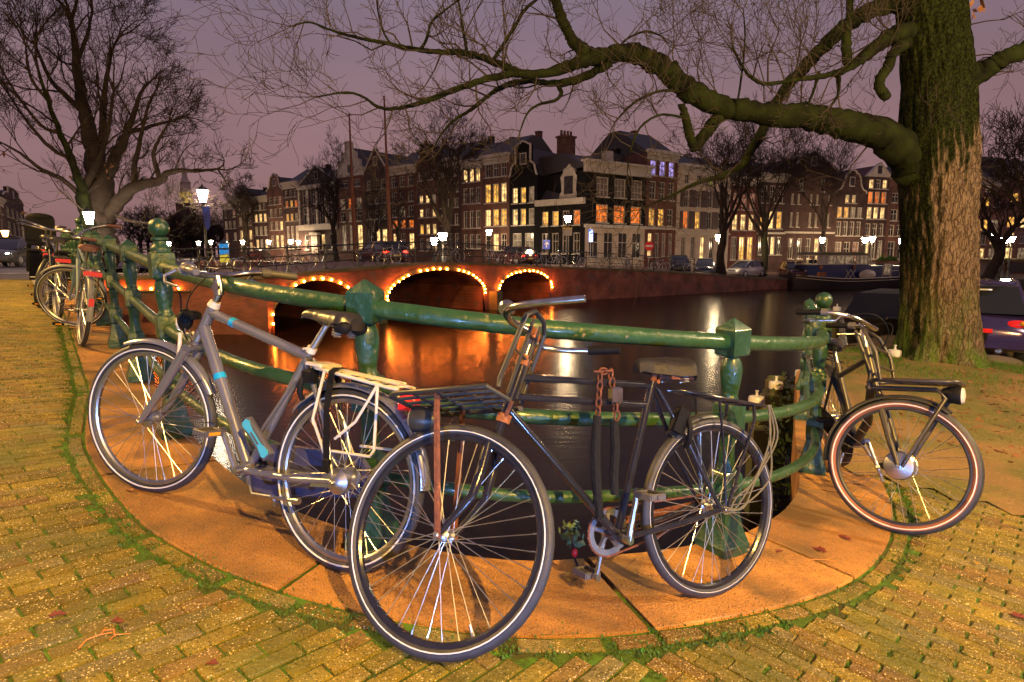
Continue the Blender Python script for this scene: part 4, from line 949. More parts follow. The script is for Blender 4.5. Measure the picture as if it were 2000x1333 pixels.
# ---------------------------------------------------------------- bridge with three arches, and the wall that runs on from it
def wall_strip(name, A, B, top, soffit, label, thick=9.0, step=.25, cat='bridge'):
    d = (B - A); L = d.length; ang = math.atan2(d.y, d.x)
    e = empty(name, (A.x, A.y, 0), ang); tag(e, label, cat)
    n = int(L / step); m = MB(); vs = []; fs = []; so = MB()
    for i in range(n + 1):
        x = L * i / n; b_ = soffit(x); vs += [(x, 0, b_ if b_ is not None else WATER - .4), (x, 0, top(x) - .14)]
    for i in range(n): fs.append((2 * i, 2 * i + 2, 2 * i + 3, 2 * i + 1))
    m.add(vs, fs); m.build('brick_face', MT['bridgebrick'], e, 0)
    for i in range(n):
        x0, x1 = L * i / n, L * (i + 1) / n; s0, s1 = soffit(x0), soffit(x1)
        if s0 is not None and s1 is not None: so.quad((x0, 0, s0), (x0, thick, s0), (x1, thick, s1), (x1, 0, s1))
        if (s0 is None) != (s1 is None):
            s_ = s0 if s0 is not None else s1; x_ = x0 if s0 is not None else x1
            so.quad((x_, 0, WATER - .4), (x_, 0, s_), (x_, thick, s_), (x_, thick, WATER - .4))
    if so.v: so.build('arch_vault', MT['bridgebrick'], e, 0)
    m = MB()
    for i in range(n):
        x0, x1 = L * i / n, L * (i + 1) / n; t0, t1 = top(x0), top(x1)
        for k0, k1 in (((-.07, -.15), (-.07, 0)), ((-.07, 0), (.42, .0)), ):
            m.quad((x0, k0[0], t0 + k0[1]), (x1, k0[0], t1 + k0[1]), (x1, k1[0], t1 + k1[1]), (x0, k1[0], t0 + k1[1]))
        m.quad((x0, .02, t0 - .15), (x1, .02, t1 - .15), (x1, -.07, t1 - .15), (x0, -.07, t0 - .15))
    m.build('coping', MT['ledge'], e, 0)
    m = MB()
    for i in range(n): x0, x1 = L * i / n, L * (i + 1) / n; m.quad((x0, .40, top(x0) - .05), (x1, .40, top(x1) - .05), (x1, thick, top(x1) - .05), (x0, thick, top(x0) - .05))
    m.build('deck', MT['brickstreet'], e, 0)
    return e, L
L12 = (W2 - W1).length
def interp(P, x):
    for (a, b_), (c, d) in zip(P, P[1:]):
        if x <= c: return b_ + (d - b_) * (x - a) / (c - a)
    return P[-1][1]
def smoothP(P): 
    def f(x): return sum(interp(P, max(P[0][0], min(P[-1][0], x + o))) for o in (-1.2, -.6, 0, .6, 1.2)) / 5
    return f
top12 = smoothP([(0, .42), (2, .50), (5, .68), (9, .83), (13, .76), (17, .58), (20.1, .43)])
ARCH = [(.15, 4.5, .12, -1.55), (6.0, 13.2, .40, -1.0), (14.4, 20.0, .14, -1.0)]     # x0, x1, crown, springing
def soff(x):
    for x0, x1, c, s in ARCH:
        if x0 <= x <= x1: q = (2 * x - x0 - x1) / (x1 - x0); return s + (c - s) * math.sqrt(max(0, 1 - abs(q) ** 2.1))
    return None
br, _ = wall_strip('arched_bridge', W1, W2, top12, soff, 'brick bridge with three arches outlined by warm bulbs over the canal')
for x0, x1, c, s in ARCH:                       # arch rings and their bulbs
    m = MB(); n = 28
    for i in range(n):
        A_ = []
        for xx in (x0 + (x1 - x0) * i / n, x0 + (x1 - x0) * (i + 1) / n):
            q = (2 * xx - x0 - x1) / (x1 - x0); z = s + (c - s) * math.sqrt(max(0, 1 - abs(q) ** 2.1)); A_.append((xx, z))
        (xa, za), (xb, zb) = A_
        m.quad((xa, -.02, za), (xb, -.02, zb), (xb, -.02, zb + .22), (xa, -.02, za + .22)); m.quad((xa, 0, za), (xb, 0, zb), (xb, -.02, zb), (xa, -.02, za))
    m.build('arch_ring', MT['ledge'], br, 0)
    nb = int((x1 - x0) / .29); bm = MB(); bm.sphere((0, 0, 0), .042, 8, 6); bme = bm.mesh('bulb'); bme.materials.append(MT['bulb'])
    for i in range(nb + 1):
        t_ = math.pi * (1 - i / nb); q = math.cos(t_); xx = (x0 + x1) / 2 + q * (x1 - x0) / 2; z = s + (c - s) * math.sqrt(max(0, 1 - min(1, abs(q)) ** 2.1))
        if rnd.random() < .06: continue
        o = bpy.data.objects.new('bulb', bme); col.objects.link(o); o.parent = br; o.location = (xx + U(-.03, .03), -.075, z + .07 + U(-.025, .025))
# pier fenders at the waterline
for x in (5.25, 13.8):
    m = MB(); m.cbox((x, -.32, WATER + .35), (.5, .6, 1.4), .06); m.build('pier_fender', MT['ledge'], br, 0)
bw, _ = wall_strip('flat_bridge', W0, W1, lambda x: .38 + .004 * x, lambda x: None, 'plain brick bridge wall with a short row of bulbs behind the left railing')
m = MB(); m.box((3.0, -.06, -.20), (4.4, .10, .05)); m.build('bulb_ledge', MT['ledge'], bw, 0)
for k in range(8):
    o = bpy.data.objects.new('bulb', bme); col.objects.link(o); o.parent = bw; o.location = (1.1 + k * .52, -.08, -.11)
# quay wall on the right of the bridge
m = MB(); mq = MB()
for i in range(4):
    A_, B_ = EDGE_R[i], EDGE_R[i + 1]
qe = empty('canal_wall', (W2.x, W2.y, 0), math.atan2(EDGE_R[4][1] - W2.y, EDGE_R[4][0] - W2.x)); tag(qe, 'long brick canal wall sloping down right of the bridge', 'wall')
def toq(p): v = Vector((p[0] - W2.x, p[1] - W2.y)); a_ = -math.atan2(EDGE_R[4][1] - W2.y, EDGE_R[4][0] - W2.x); return Vector((v.x * math.cos(a_) - v.y * math.sin(a_), v.x * math.sin(a_) + v.y * math.cos(a_), p[2]))
Q = [toq(p) for p in EDGE_R]
for i in range(4):
    a, b_ = Q[i], Q[i + 1]
    m.quad((a.x, a.y, WATER - .4), (b_.x, b_.y, WATER - .4), (b_.x, b_.y, b_.z - .12), (a.x, a.y, a.z - .12))
    mq.quad((a.x, a.y - .06, a.z - .14), (b_.x, b_.y - .06, b_.z - .14), (b_.x, b_.y - .06, b_.z + .01), (a.x, a.y - .06, a.z + .01)); mq.quad((a.x, a.y - .06, a.z + .01), (b_.x, b_.y - .06, b_.z + .01), (b_.x, b_.y + .4, b_.z + .01), (a.x, a.y + .4, a.z + .01))
m.build('brick_face', MT['bridgebrick'], qe, 0); mq.build('coping', MT['ledge'], qe, 0)
m = MB()
for p0, p1 in (((25.1, 54.8), (26.5, 58.5)), ((26.5, 58.5), (60, 64))): m.quad((*p0, WATER - .4), (*p1, WATER - .4), (*p1, -1.0), (*p0, -1.0))
tag(m.build('canal_wall', MT['bridgebrick'], smooth=0), 'low brick canal wall behind the blue houseboat', 'wall')
# ---------------------------------------------------------------- black bridge railing
def far_rail(name, pts, label, sp=2.1, h=1.0):
    e = empty(name); tag(e, label, 'railing'); pts = [Vector(p) for p in pts]
    for hh, r in ((h, .032), (h * .66, .022), (h * .33, .022)): MB().tube([p + Vector((0, 0, hh)) for p in pts], r, 5).build('rail', MT['blackmetal'], e)
    pm_ = MB(); pm_.lathe([(.09, 0), (.09, .06), (.045, .12), (.038, h * .6), (.05, h * .64), (.04, h * .7), (.04, h), (.055, h + .02), (.055, h + .07), (.02, h + .1)], 7); me = pm_.mesh('post'); me.materials.append(MT['blackmetal'])
    acc = 0; o = bpy.data.objects.new('post', me); col.objects.link(o); o.parent = e; o.location = pts[0]
    for a, b_ in zip(pts, pts[1:]):
        L = (b_ - a).length; d = sp - acc
        while d <= L: o = bpy.data.objects.new('post', me); col.objects.link(o); o.parent = e; o.location = a.lerp(b_, d / L); d += sp
        acc = (acc + L) % sp
d12 = (W2 - W1) / L12; n12 = Vector((-d12.y, d12.x))
pts = [(-17.4, 23.45, .38), (W1.x - .2, 23.45, .42)] + [((W1 + d12 * x + n12 * .2).x, (W1 + d12 * x + n12 * .2).y, top12(x)) for x in (1, 3, 5, 7, 9, 11, 13, 15, 17, 19, 20)]
far_rail('bridge_railing', pts, 'black iron railing with slim posts along the arched bridge', 1.75)
far_rail('quay_railing', [(3.2, 39.7, .42), (8.1, 43.4, .20), (14.5, 47.8, -.2)], 'black iron railing on the canal wall right of the bridge', 2.3)
# ---------------------------------------------------------------- canal houses
MT['hb_dark'] = brick_mat('dark_house_brick', (.060, .020, .017), (.040, .016, .014), (.07, .05, .045), 1.6)
MT['hb_red'] = brick_mat('red_house_brick', (.15, .032, .024), (.105, .024, .020), (.10, .06, .05), 1.6)
MT['hb_brown'] = brick_mat('brown_house_brick', (.135, .045, .030), (.09, .034, .025), (.12, .085, .07), 1.6)
MT['hb_black'] = mat('black_painted_brick', (.006, .0055, .007), .85, 0, (.009, .008, .010), 3, bump=.3, spec=.15)
MT['hb_white'] = mat('cream_stucco', (.50, .40, .33), .75, 0, (.40, .32, .26), 1.2)
MT['hb_orange'] = brick_mat('orange_house_brick', (.30, .14, .075), (.22, .10, .06), (.18, .12, .09), 1.6)
MT['trim'] = mat('white_trim_paint', (.50, .44, .38), .6, 0, (.40, .35, .30), 2)
MT['rooftile'] = mat('dark_roof_tile', (.030, .026, .030), .6, 0, (.045, .036, .038), 5, bump=.6, bscale=12)
MT['redtile'] = mat('red_roof_tile', (.10, .035, .028), .7, 0, (.07, .028, .024), 5, bump=.6, bscale=12)
MT['shutter'] = mat('dark_red_shutter', (.05, .02, .022), .6)
PANES = {'y': emis('lit_window_yellow', (1.0, .47, .07), 1.7, 2.2), 'w': emis('lit_window_warm_white', (1.0, .62, .22), 2.0, 2.0), 'o': emis('lit_window_orange', (1.0, .20, .015), 1.35, 2.4),
         'r': emis('lit_window_dim_pink', (.85, .32, .18), .40, 2.0), 'p': emis('lit_window_violet', (.50, .38, 1.0), 1.2, 2.6), 'm': emis('lit_window_dim', (.9, .60, .34), .30, 2.6),
         'g': emis('lit_window_lime', (.65, .72, .12), .6, 2.0), 'd': MT['glassdark'], 'c': mat('curtained_window', (.19, .15, .13), .5, 0, (.12, .09, .085), 5)}
def window(e, x0, x1, z0, z1, st, bars=(1, 1), y=.10, fr=None, arch=False):
    fr = fr or MT['trim']; w = x1 - x0; h = z1 - z0; t = .075; m = MB()
    m.box((x0 + t / 2, y, (z0 + z1) / 2), (t, .10, h)); m.box((x1 - t / 2, y, (z0 + z1) / 2), (t, .10, h))
    m.box(((x0 + x1) / 2, y, z1 - t / 2), (w - 2 * t, .10, t)); m.box(((x0 + x1) / 2, y, z0 + t / 2), (w - 2 * t, .10, t))
    b_ = .035
    for k in range(bars[0]): m.box((x0 + t + (w - 2 * t) * (k + 1) / (bars[0] + 1), y + .005, (z0 + z1) / 2), (b_, .05, h - 2 * t))
    for k in range(bars[1]): f_ = (k + 1) / (bars[1] + 1) if bars[1] != 1 else .62; m.box(((x0 + x1) / 2, y + .012, z0 + t + (h - 2 * t) * f_), (w - 2 * t, .05, b_ * 1.6))
    m.box(((x0 + x1) / 2, -.04, z0 - .05), (w + .16, .22, .09))
    o = m.build('window', fr, e, 0)
    p = MB(); p.quad((x0 + t, y + .045, z0 + t), (x1 - t, y + .045, z0 + t), (x1 - t, y + .045, z1 - t), (x0 + t, y + .045, z1 - t)); p.build('pane', PANES[st], o, 0)
def facade(m, w, z0, z1, holes, d=.16):
    xs = sorted({0, w} | {h[0] for h in holes} | {h[1] for h in holes}); zs = sorted({z0, z1} | {h[2] for h in holes} | {h[3] for h in holes})
    for a, b_ in zip(xs, xs[1:]):
        for c, e_ in zip(zs, zs[1:]):
            mx_, mz = (a + b_) / 2, (c + e_) / 2
            if any(h[0] < mx_ < h[1] and h[2] < mz < h[3] for h in holes): continue
            m.quad((a, 0, c), (b_, 0, c), (b_, 0, e_), (a, 0, e_))
    for h in holes:
        x0, x1, c, e_ = h[:4]
        m.quad((x0, 0, c), (x0, d, c), (x0, d, e_), (x0, 0, e_)); m.quad((x1, d, c), (x1, 0, c), (x1, 0, e_), (x1, d, e_)); m.quad((x0, 0, e_), (x0, d, e_), (x1, d, e_), (x1, 0, e_)); m.quad((x0, d, c), (x0, 0, c), (x1, 0, c), (x1, d, c))
GAB = {'neck': [(0, 0), (.04, .06), (.10, .30), (.24, .42), (.24, .88), (.30, .90), (.5, 1.0), (.70, .90), (.76, .88), (.76, .42), (.90, .30), (.96, .06), (1, 0)],
       'bell': [(0, 0), (.02, .10), (.12, .16), (.20, .35), (.24, .65), (.30, .82), (.38, .86), (.42, .96), (.5, 1.0), (.58, .96), (.62, .86), (.70, .82), (.76, .65), (.80, .35), (.88, .16), (.98, .10), (1, 0)],
       'step': [(0, 0), (0, .22), (.14, .22), (.14, .46), (.27, .46), (.27, .70), (.40, .70), (.40, 1), (.60, 1), (.60, .70), (.73, .70), (.73, .46), (.86, .46), (.86, .22), (1, .22), (1, 0)],
       'tri': [(0, 0), (0, .08), (.5, 1), (1, .08), (1, 0)]}
def house(p0, p1, ztop, zb, wall, rows, gable, label, gh=2.5, depth=9, trim=None, roof=None, vref=None, plinth=None, cap=None, ridge=None):
    p0, p1 = Vector(p0), Vector(p1); d = p1 - p0; w = d.length; e = empty('canal_house', (p0.x, p0.y, 0), math.atan2(d.y, d.x)); tag(e, label, 'house', 'canal houses')
    trim = trim or MT['trim']; roof = roof or MT['rooftile']; holes = []; wins = []
    for row in rows:
        z0, z1, sts = row[0], row[1], row[2]; opt = row[3] if len(row) > 3 else {}
        mL, mR = opt.get('m', (.06, .06)); wf = opt.get('wf', .62); n = len(sts); cell = w * (1 - mL - mR) / n
        for k, s in enumerate(sts):
            if s == ' ': continue
            cx = w * mL + cell * (k + .5); ww = cell * wf; holes.append((cx - ww / 2, cx + ww / 2, z0, z1)); wins.append((cx - ww / 2, cx + ww / 2, z0, z1, s, opt.get('b', (1, 1)), opt.get('sh')))
    m = MB(); facade(m, w, zb, ztop, holes)
    m.quad((0, depth, zb), (0, 0, zb), (0, 0, ztop), (0, depth, ztop)); m.quad((w, 0, zb), (w, depth, zb), (w, depth, ztop), (w, 0, ztop)); m.quad((w, depth, zb), (0, depth, zb), (0, depth, ztop), (w, depth, ztop))
    m.build('wall', wall, e, 0)
    for x0, x1, z0, z1, s, b_, sh in wins:
        window(e, x0, x1, z0, z1, s, b_)
        if sh:
            for xx in (x0 - .26, x1 + .26): q = MB(); q.box((xx, -.03, (z0 + z1) / 2), (.42, .05, z1 - z0)); q.build('shutter', MT['shutter'], e, 0)
    if gable in GAB:
        P = [(x * w, ztop + z * gh) for x, z in GAB[gable]]
        m = MB(); m.prism(P, -.02, .38); m.build('gable', cap or wall, e, 0)
        m = MB()
        for a, b_ in zip(P, P[1:]): m.tube([(a[0], -.06, a[1] + .02), (b_[0], -.06, b_[1] + .02)], .10, 4, rot=math.pi / 4)
        m.build('gable_trim', trim, e, 0)
        m = MB(); m.prism([(.1, ztop - .05), (w / 2, ztop + gh * .85), (w - .1, ztop - .05)], .40, depth - .1); m.build('roof', roof, e, 0)
        m = MB(); zz = ztop + gh * (.22 if gable == 'step' else .5); m.box((w / 2, .02, zz), (.8, .14, 1.1)); o = m.build('attic_window', trim, e, 0); p = MB(); p.box((w / 2, -.03, zz), (.6, .08, .9)); p.build('pane', PANES['d'], o, 0)
    else:
        if gable == 'cornice':
            m = MB(); m.box((w / 2, -.12, ztop + .17), (w + .1, .5, .3)); m.box((w / 2, -.05, ztop - .12), (w - .02, .3, .26)); m.box((w / 2, .0, ztop - .45), (w - .04, .10, .38)); m.build('cornice', trim, e, 0)
        rz = ztop + (ridge if ridge is not None else gh)
        m = MB(); M_ = Matrix(((0, 1, 0, 0), (1, 0, 0, 0), (0, 0, 1, 0), (0, 0, 0, 1)))
        m.prism([(-.05, ztop + .02), (depth * .42, rz), (depth * .58, rz), (depth, ztop + .02)], .03, w - .03, M_); m.build('roof', roof, e, 0)
        m = MB(); m.box((w * .85, depth * .6, rz + .1), (.55, .55, .9)); m.box((w * .85, depth * .6, rz + .6), (.65, .65, .10)); m.build('chimney', wall, e, 0)
    if plinth:
        m = MB(); m.box((w / 2, -.10, plinth), (w - .02, .28, .20)); m.build('shop_cornice', trim, e, 0)
    return e, w
def Hv(D): return lambda v: CAMZ + (HOR - v) * D / (F_PX * 1.0)
def row_house(u0, u1, line, vt, zb, wall, rows, gable, label, **kw):
    p0, p1 = on_line(*line, u0), on_line(*line, u1); D = ((p0 + p1) / 2).y; z = lambda v: zv(v, D)
    R = [(z(r[1]), z(r[0]), r[2]) + tuple(r[3:]) for r in rows]
    if 'plinth' in kw: kw['plinth'] = z(kw['plinth'])
    return house(p0, p1, z(vt), zb, wall, R, gable, label, **kw)
LL = (LR_P, LR_D); RA = ((6.6, 55.0), (1.4, 1)); RB = ((16.75, 62.2), (2, 1)); RC = ((23.5, 65.6), (3, 1))
wn, tall = dict(wf=.6, b=(1, 1)), dict(wf=.72, b=(1, 1))
Wd = dict(wf=.66, b=(1, 2))
bn, dk, rd, bk_, wh = MT['hb_brown'], MT['hb_dark'], MT['hb_red'], MT['hb_black'], MT['hb_white']
# left bank, from far to near
row_house(440, 468, LL, 402, .3, dk, [(410, 425, 'd r'), (432, 447, 'mdd'), (455, 470, 'r m')], 'cornice', 'farthest brick house seen left of the bridge, dim red windows')
row_house(468, 498, LL, 395, .3, bn, [(403, 418, 'ddm'), (425, 441, 'mwd'), (450, 468, 'wmw'), (474, 490, 'w w')], 'tri', 'distant brown house with pointed gable left of the white-pilastered mansion')
row_house(498, 528, LL, 388, .3, dk, [(398, 411, 'mmd'), (418, 434, 'www'), (443, 460, 'mmm'), (468, 488, 'wmw')], 'cornice', 'distant dark house with a row of lit first-floor windows')
row_house(528, 559, LL, 374, .3, bn, [(385, 400, 'ddr'), (408, 425, 'mdd'), (433, 450, 'dmw'), (460, 486, 'mww')], 'bell', 'distant brown house with a bell gable and red attic window')
row_house(559, 589, LL, 360, .3, dk, [(372, 385, 'ddd'), (392, 405, 'oyo'), (418, 432, 'yym'), (442, 486, 'mdm')], 'cornice', 'dark house with small orange windows beside the white-pilastered mansion')
def mansion():
    p0, p1 = on_line(*LL, 589), on_line(*LL, 662); D = ((p0 + p1) / 2).y; z = lambda v: zv(v, D)
    e, w = house(p0, p1, z(362), .3, dk, [(z(398), z(368), 'dddd', wn), (z(438), z(404), 'dddd', wn), (z(488), z(458), 'dmwd', dict(wf=.45))], 'tri', 'dark brick mansion with tall white stone pilasters and low pediment roof', gh=2.6, cap=MT['rooftile'])
    for k in range(5):
        m = MB(); x = .2 + (w - .4) * k / 4
        for j in range(9): m.box((x, -.08, z(440) + (z(362) - z(440)) * (j + .5) / 9), (.5 if j % 2 else .36, .16, (z(362) - z(440)) / 9 - .06))
        m.build('pilaster', MT['trim'], e, 0)
    m = MB(); m.box((w / 2, -.12, z(444)), (w, .3, .75)); m.box((w / 2, -.14, z(364)), (w, .36, .5)); m.build('stone_band', MT['trim'], e, 0)
    m = MB(); m.box((w * .45, -.25, z(478)), (1.5, .4, z(460) - z(492))); m.box((w * .45, -.3, z(457)), (2.0, .6, .35)); m.build('portal', MT['trim'], e, 0)
mansion()
row_house(662, 716, LL, 345, .3, rd, [(352, 366, 'dd'), (388, 408, 'mom'), (414, 433, 'dmd'), (440, 488, 'mmw')], 'step', 'red house with a white stepped gable behind the first mast', gh=4.2, cap=MT['trim'])
row_house(716, 762, LL, 340, .3, dk, [(352, 370, 'ddd'), (380, 398, 'ddd'), (410, 428, 'ddm'), (448, 488, 'dww', tall)], 'tri', 'dark house with steep gable behind the second mast', gh=3.0)
row_house(762, 816, LL, 330, .3, rd, [(345, 365, 'ddd'), (375, 395, 'ddd'), (403, 424, 'dmd'), (417 + 13, 446, 'ooo'), (456, 488, 'wdw')], 'cornice', 'dark red house with three orange windows behind the bare canal tree')
row_house(816, 858, LL, 320, .3, bn, [(335, 352, 'ddd'), (381, 397, 'wwm'), (408, 425, 'wdw'), (438, 458, 'yww'), (466, 490, 'dmw')], 'bell', 'brown house with bright white windows left of the large canal tree')
row_house(858, 902, LL, 315, .3, dk, [(328, 345, 'ddd'), (358, 376, 'ddd'), (388, 406, 'ddd'), (418, 440, 'ddd'), (456, 486, 'mdd')], 'cornice', 'dark unlit house behind the large canal tree')
row_house(902, 943, LL, 318, .3, bn, [(330, 356, 'www', tall), (367, 398, 'ddd', tall), (412, 446, 'ddd', tall), (458, 486, 'ddd', tall)], 'cornice', 'brown house with lit top-floor windows left of the cream-corniced house')
row_house(943, 995, LL, 308, .3, bn, [(318, 346, 'ddd', tall), (359, 396, 'yyw', tall), (409, 442, 'wyy', tall), (457, 490, 'dwd', tall)], 'cornice', 'brown house with cream cornice and two rows of bright yellow windows')
row_house(995, 1049, LL, 345, .3, bk_, [(366, 397, 'wym', dict(wf=.66, b=(1, 2))), (408, 440, 'wym', dict(wf=.66, b=(1, 2))), (456, 492, 'mm', tall)], 'neck', 'black house with white scrolled neck gable left of the corner house', gh=3.3)
# the corner house: two facades, tall dark roof
def corner_house():
    A, C, B = on_line(*LL, 1049), Vector((6.6, 55.0)), on_line(*RA, 1258)
    D = 56.0; z = lambda v: zv(v, D)
    e, w = house(A, C, z(396), .3, bk_, [(z(440), z(411), 'yydo', dict(wf=.62, b=(1, 2))), (z(496), z(455), 'dddd', dict(wf=.62, b=(1, 1)))], 'none', 'black corner house with steep dark roof and white ground-floor shopfront', gh=6.0, depth=11, ridge=zv(293, 57) - z(396))
    m = MB(); m.box((w / 2, -.15, z(394)), (w, .6, .55)); m.build('cornice', MT['trim'], e, 0)
    # baroque dormer
    cx = w * .62; zz = z(388); m = MB(); P = [(-1.1, 0), (-1.0, .5), (-.8, .7), (-.85, 1.5), (-.95, 2.0), (-.7, 2.25), (-.6, 2.7), (-.25, 2.85), (0, 3.15), (.25, 2.85), (.6, 2.7), (.7, 2.25), (.95, 2.0), (.85, 1.5), (.8, .7), (1.0, .5), (1.1, 0)]
    m.prism([(cx + x, zz + q) for x, q in P], .3, .7); o = m.build('dormer', MT['trim'], e, 0)
    m = MB(); m.prism([(cx - .75, zz), (cx - .75, zz + 2.2), (cx, zz + 2.7), (cx + .75, zz + 2.2), (cx + .75, zz)], .7, 4.2); m.build('dormer_roof', MT['rooftile'], o, 0)
    p = MB(); p.box((cx, .27, zz + 1.25), (.95, .08, 1.6)); p.build('dormer_pane', MT['glassdark'], o, 0)
    # right facade as part of the same house: a wing
    d = B - C; w2 = d.length; a_ = math.atan2(d.y, d.x); f = empty('wing', parent=e); f.matrix_parent_inverse = Matrix.Identity(4)
    f.matrix_local = e.matrix_basis.inverted() @ (Matrix.Translation((C.x, C.y, 0)) @ Matrix.Rotation(a_, 4, 'Z'))
    zr = lambda v: zv(v, 58); holes = []; 
    rows = [(zr(388), zr(351), 'ccc', .12, .02), (zr(437), zr(403), 'ooo', .12, .02), (zr(505), zr(455), 'dddd', .02, .02)]
    W_ = []
    for z0, z1, s, mL, mR in rows:
        cell = w2 * (1 - mL - mR) / len(s)
        for k, q in enumerate(s): cx = w2 * mL + cell * (k + .5); ww = cell * .66; holes.append((cx - ww / 2, cx + ww / 2, z0, z1)); W_.append((cx - ww / 2, cx + ww / 2, z0, z1, q))
    m = MB(); zs = zr(444); zt = zr(340)
    facade(m, w2, zs, zt, [h for h in holes if h[2] > zs]); m.quad((w2, 0, zs), (w2, 10, zs), (w2, 10, zt), (w2, 0, zt)); m.quad((0, 8, zt), (0, 0, zt), (0, 0, zs), (0, 8, zs)); m.build('wing_wall', bk_, f, 0)
    m = MB(); facade(m, w2, -.4, zs, [h for h in holes if h[2] < zs]); m.build('shopfront', wh, f, 0)
    for q in W_: window(f, *q, bars=(2, 2) if q[4] != 'd' else (1, 1))
    m = MB(); m.box((w2 * .5, -.16, zr(333)), (w2 + .5, .5, zr(326) - zr(348))); m.box((w2 * .5, -.28, zr(326) + .1), (w2 + .9, .9, .2)); m.build('wing_cornice', MT['trim'], f, 0)
    m = MB(); m.box((w2 * .5, -.08, zs), (w2 + .2, .3, .3)); m.build('shop_cornice', MT['trim'], f, 0)
    m = MB(); M_ = Matrix(((0, 1, 0, 0), (1, 0, 0, 0), (0, 0, 1, 0), (0, 0, 0, 1))); m.prism([(.0, zt + .3), (3.5, zr(300)), (9, zr(300)), (11, zt)], .1, w2 + .2, M_); m.build('wing_roof', MT['rooftile'], f, 0)
    m = MB(); m.box((1.9, 5, zr(300) + .5), (1.5, 1.0, 2.6)); m.box((1.9, 5, zr(300) + 1.85), (1.7, 1.2, .18))
    for k in range(4): m.lathe([(.14, 0), (.11, .55)], 8, (1.3 + k * .4, 5, zr(300) + 1.9))
    m.build('chimney', MT['hb_brown'], f, 0)
    m = MB(); m.box((3.2, .6, zr(319)), (1.0, .5, 1.9)); m.build('dormer_window', MT['trim'], f, 0)
    return f
corner_house()
row_house(1258, 1318, RA, 302, -.3, rd, [(315, 345, 'ppp', Wd), (356, 391, 'ddd', Wd), (408, 442, 'yyd', Wd), (456, 502, 'wdcc', dict(wf=.62))], 'cornice', 'red brick house with violet-lit top windows beside the corner house', gh=2.6, plinth=447)
row_house(1318, 1421, RB, 330, -.5, wh, [(343, 362, 'ddgd', dict(wf=.40)), (373, 406, 'dddd', dict(wf=.42, sh=1)), (414, 448, 'oydd', dict(wf=.42, sh=1)), (463, 506, 'ccwdd', dict(wf=.5))], 'cornice', 'cream stucco house with dark shutters and two amber windows', gh=1.8, plinth=457)
row_house(1421, 1475, RC, 352, -.75, rd, [(378, 410, 'rrr', Wd), (419, 450, 'www', Wd), (463, 508, 'cyy', tall)], 'cornice', 'red brick house with pink-lit upper windows behind the quay trees', gh=2.0)
row_house(1475, 1529, RC, 345, -.8, dk, [(363, 397, 'ddd', Wd), (413, 447, 'ywy', Wd), (463, 498, 'dwwd', tall)], 'cornice', 'dark house with three yellow windows over a cream shopfront', gh=2.0, plinth=456)
row_house(1529, 1624, RC, 335, -.85, dk, [(350, 374, ' d  d ', wn), (380, 400, 'dd dd d', dict(wf=.4)), (416, 444, 'dd dd d', dict(wf=.4)), (466, 506, 'dddwd', dict(wf=.55))], 'tri', 'wide dark warehouse with arched doors and a round attic window', gh=2.2, plinth=455)
row_house(1624, 1682, RC, 378, -.85, dk, [(381, 397, ' ww ', wn), (405, 426, 'yymm', tall), (433, 461, 'dddd', tall), (473, 508, 'cdr', tall)], 'bell', 'house with a white bell gable above a yellow shopfront', gh=2.6, roof=MT['redtile'])
row_house(1682, 1726, RC, 346, -.85, dk, [(351, 369, 'wdw', tall), (375, 398, 'ooo', tall), (405, 428, 'www', tall), (437, 461, 'ddd', tall), (470, 506, 'wdm', tall)], 'tri', 'narrow house with white triangular gable and brightly lit windows', gh=1.6, roof=MT['redtile'], cap=MT['trim'])
row_house(1726, 1790, RC, 352, -.85, bn, [(378, 397, 'ddd', tall), (410, 432, 'ddd', tall), (440, 462, 'dddd', tall), (472, 506, 'ddd', tall)], 'bell', 'brown house with bell gable partly hidden by the big tree trunk', gh=2.2)
RD = ((47.9, 74.5), (2.2, 1))
row_house(1882, 1950, RD, 352, -.9, MT['hb_orange'], [(362, 376, 'dmd', wn), (385, 404, 'dyd', wn), (428, 452, 'yym', tall), (458, 478, 'ddw', wn), (485, 505, 'mwm', wn)], 'cornice', 'orange brick house right of the big tree trunk')
row_house(1950, 2060, RD, 340, -.9, MT['hb_orange'], [(352, 368, 'dddd', wn), (380, 400, 'yddd', wn), (425, 446, 'ywyy', tall), (455, 476, 'wddw', wn), (484, 505, 'wmwm', wn)], 'cornice', 'orange brick house at the right edge of the picture')
# street on the far left, facades running away from the viewer
SL = ((-46, 50.0), (-.66, 1.0))
def slp(t): return Vector((SL[0][0] + SL[1][0] * t, SL[0][1] + SL[1][1] * t))
labs = ['dark house with white gutter, first in the left street', 'house with an amber window in the left street', 'brown house with tall lit window further down the left street', 'last narrow house at the end of the left street']
for k, (t0, t1, h, wl, g) in enumerate(((-14, 2, 8.2, rd, 'cornice'), (2, 13, 9.0, dk, 'cornice'), (13, 26, 7.6, bn, 'cornice'), (26, 44, 8.6, dk, 'neck'))):
    a, b_ = slp(t0), slp(t1)
    house(a, b_, h, .5, wl, [(1.0, 2.9, 'dwdd', wn), (3.7, 5.4, 'dydd' if k == 1 else ('ddyd' if k == 2 else 'dddm'), wn), (6.0, 7.3, 'dddd', wn)], g, labs[k], gh=1.6)
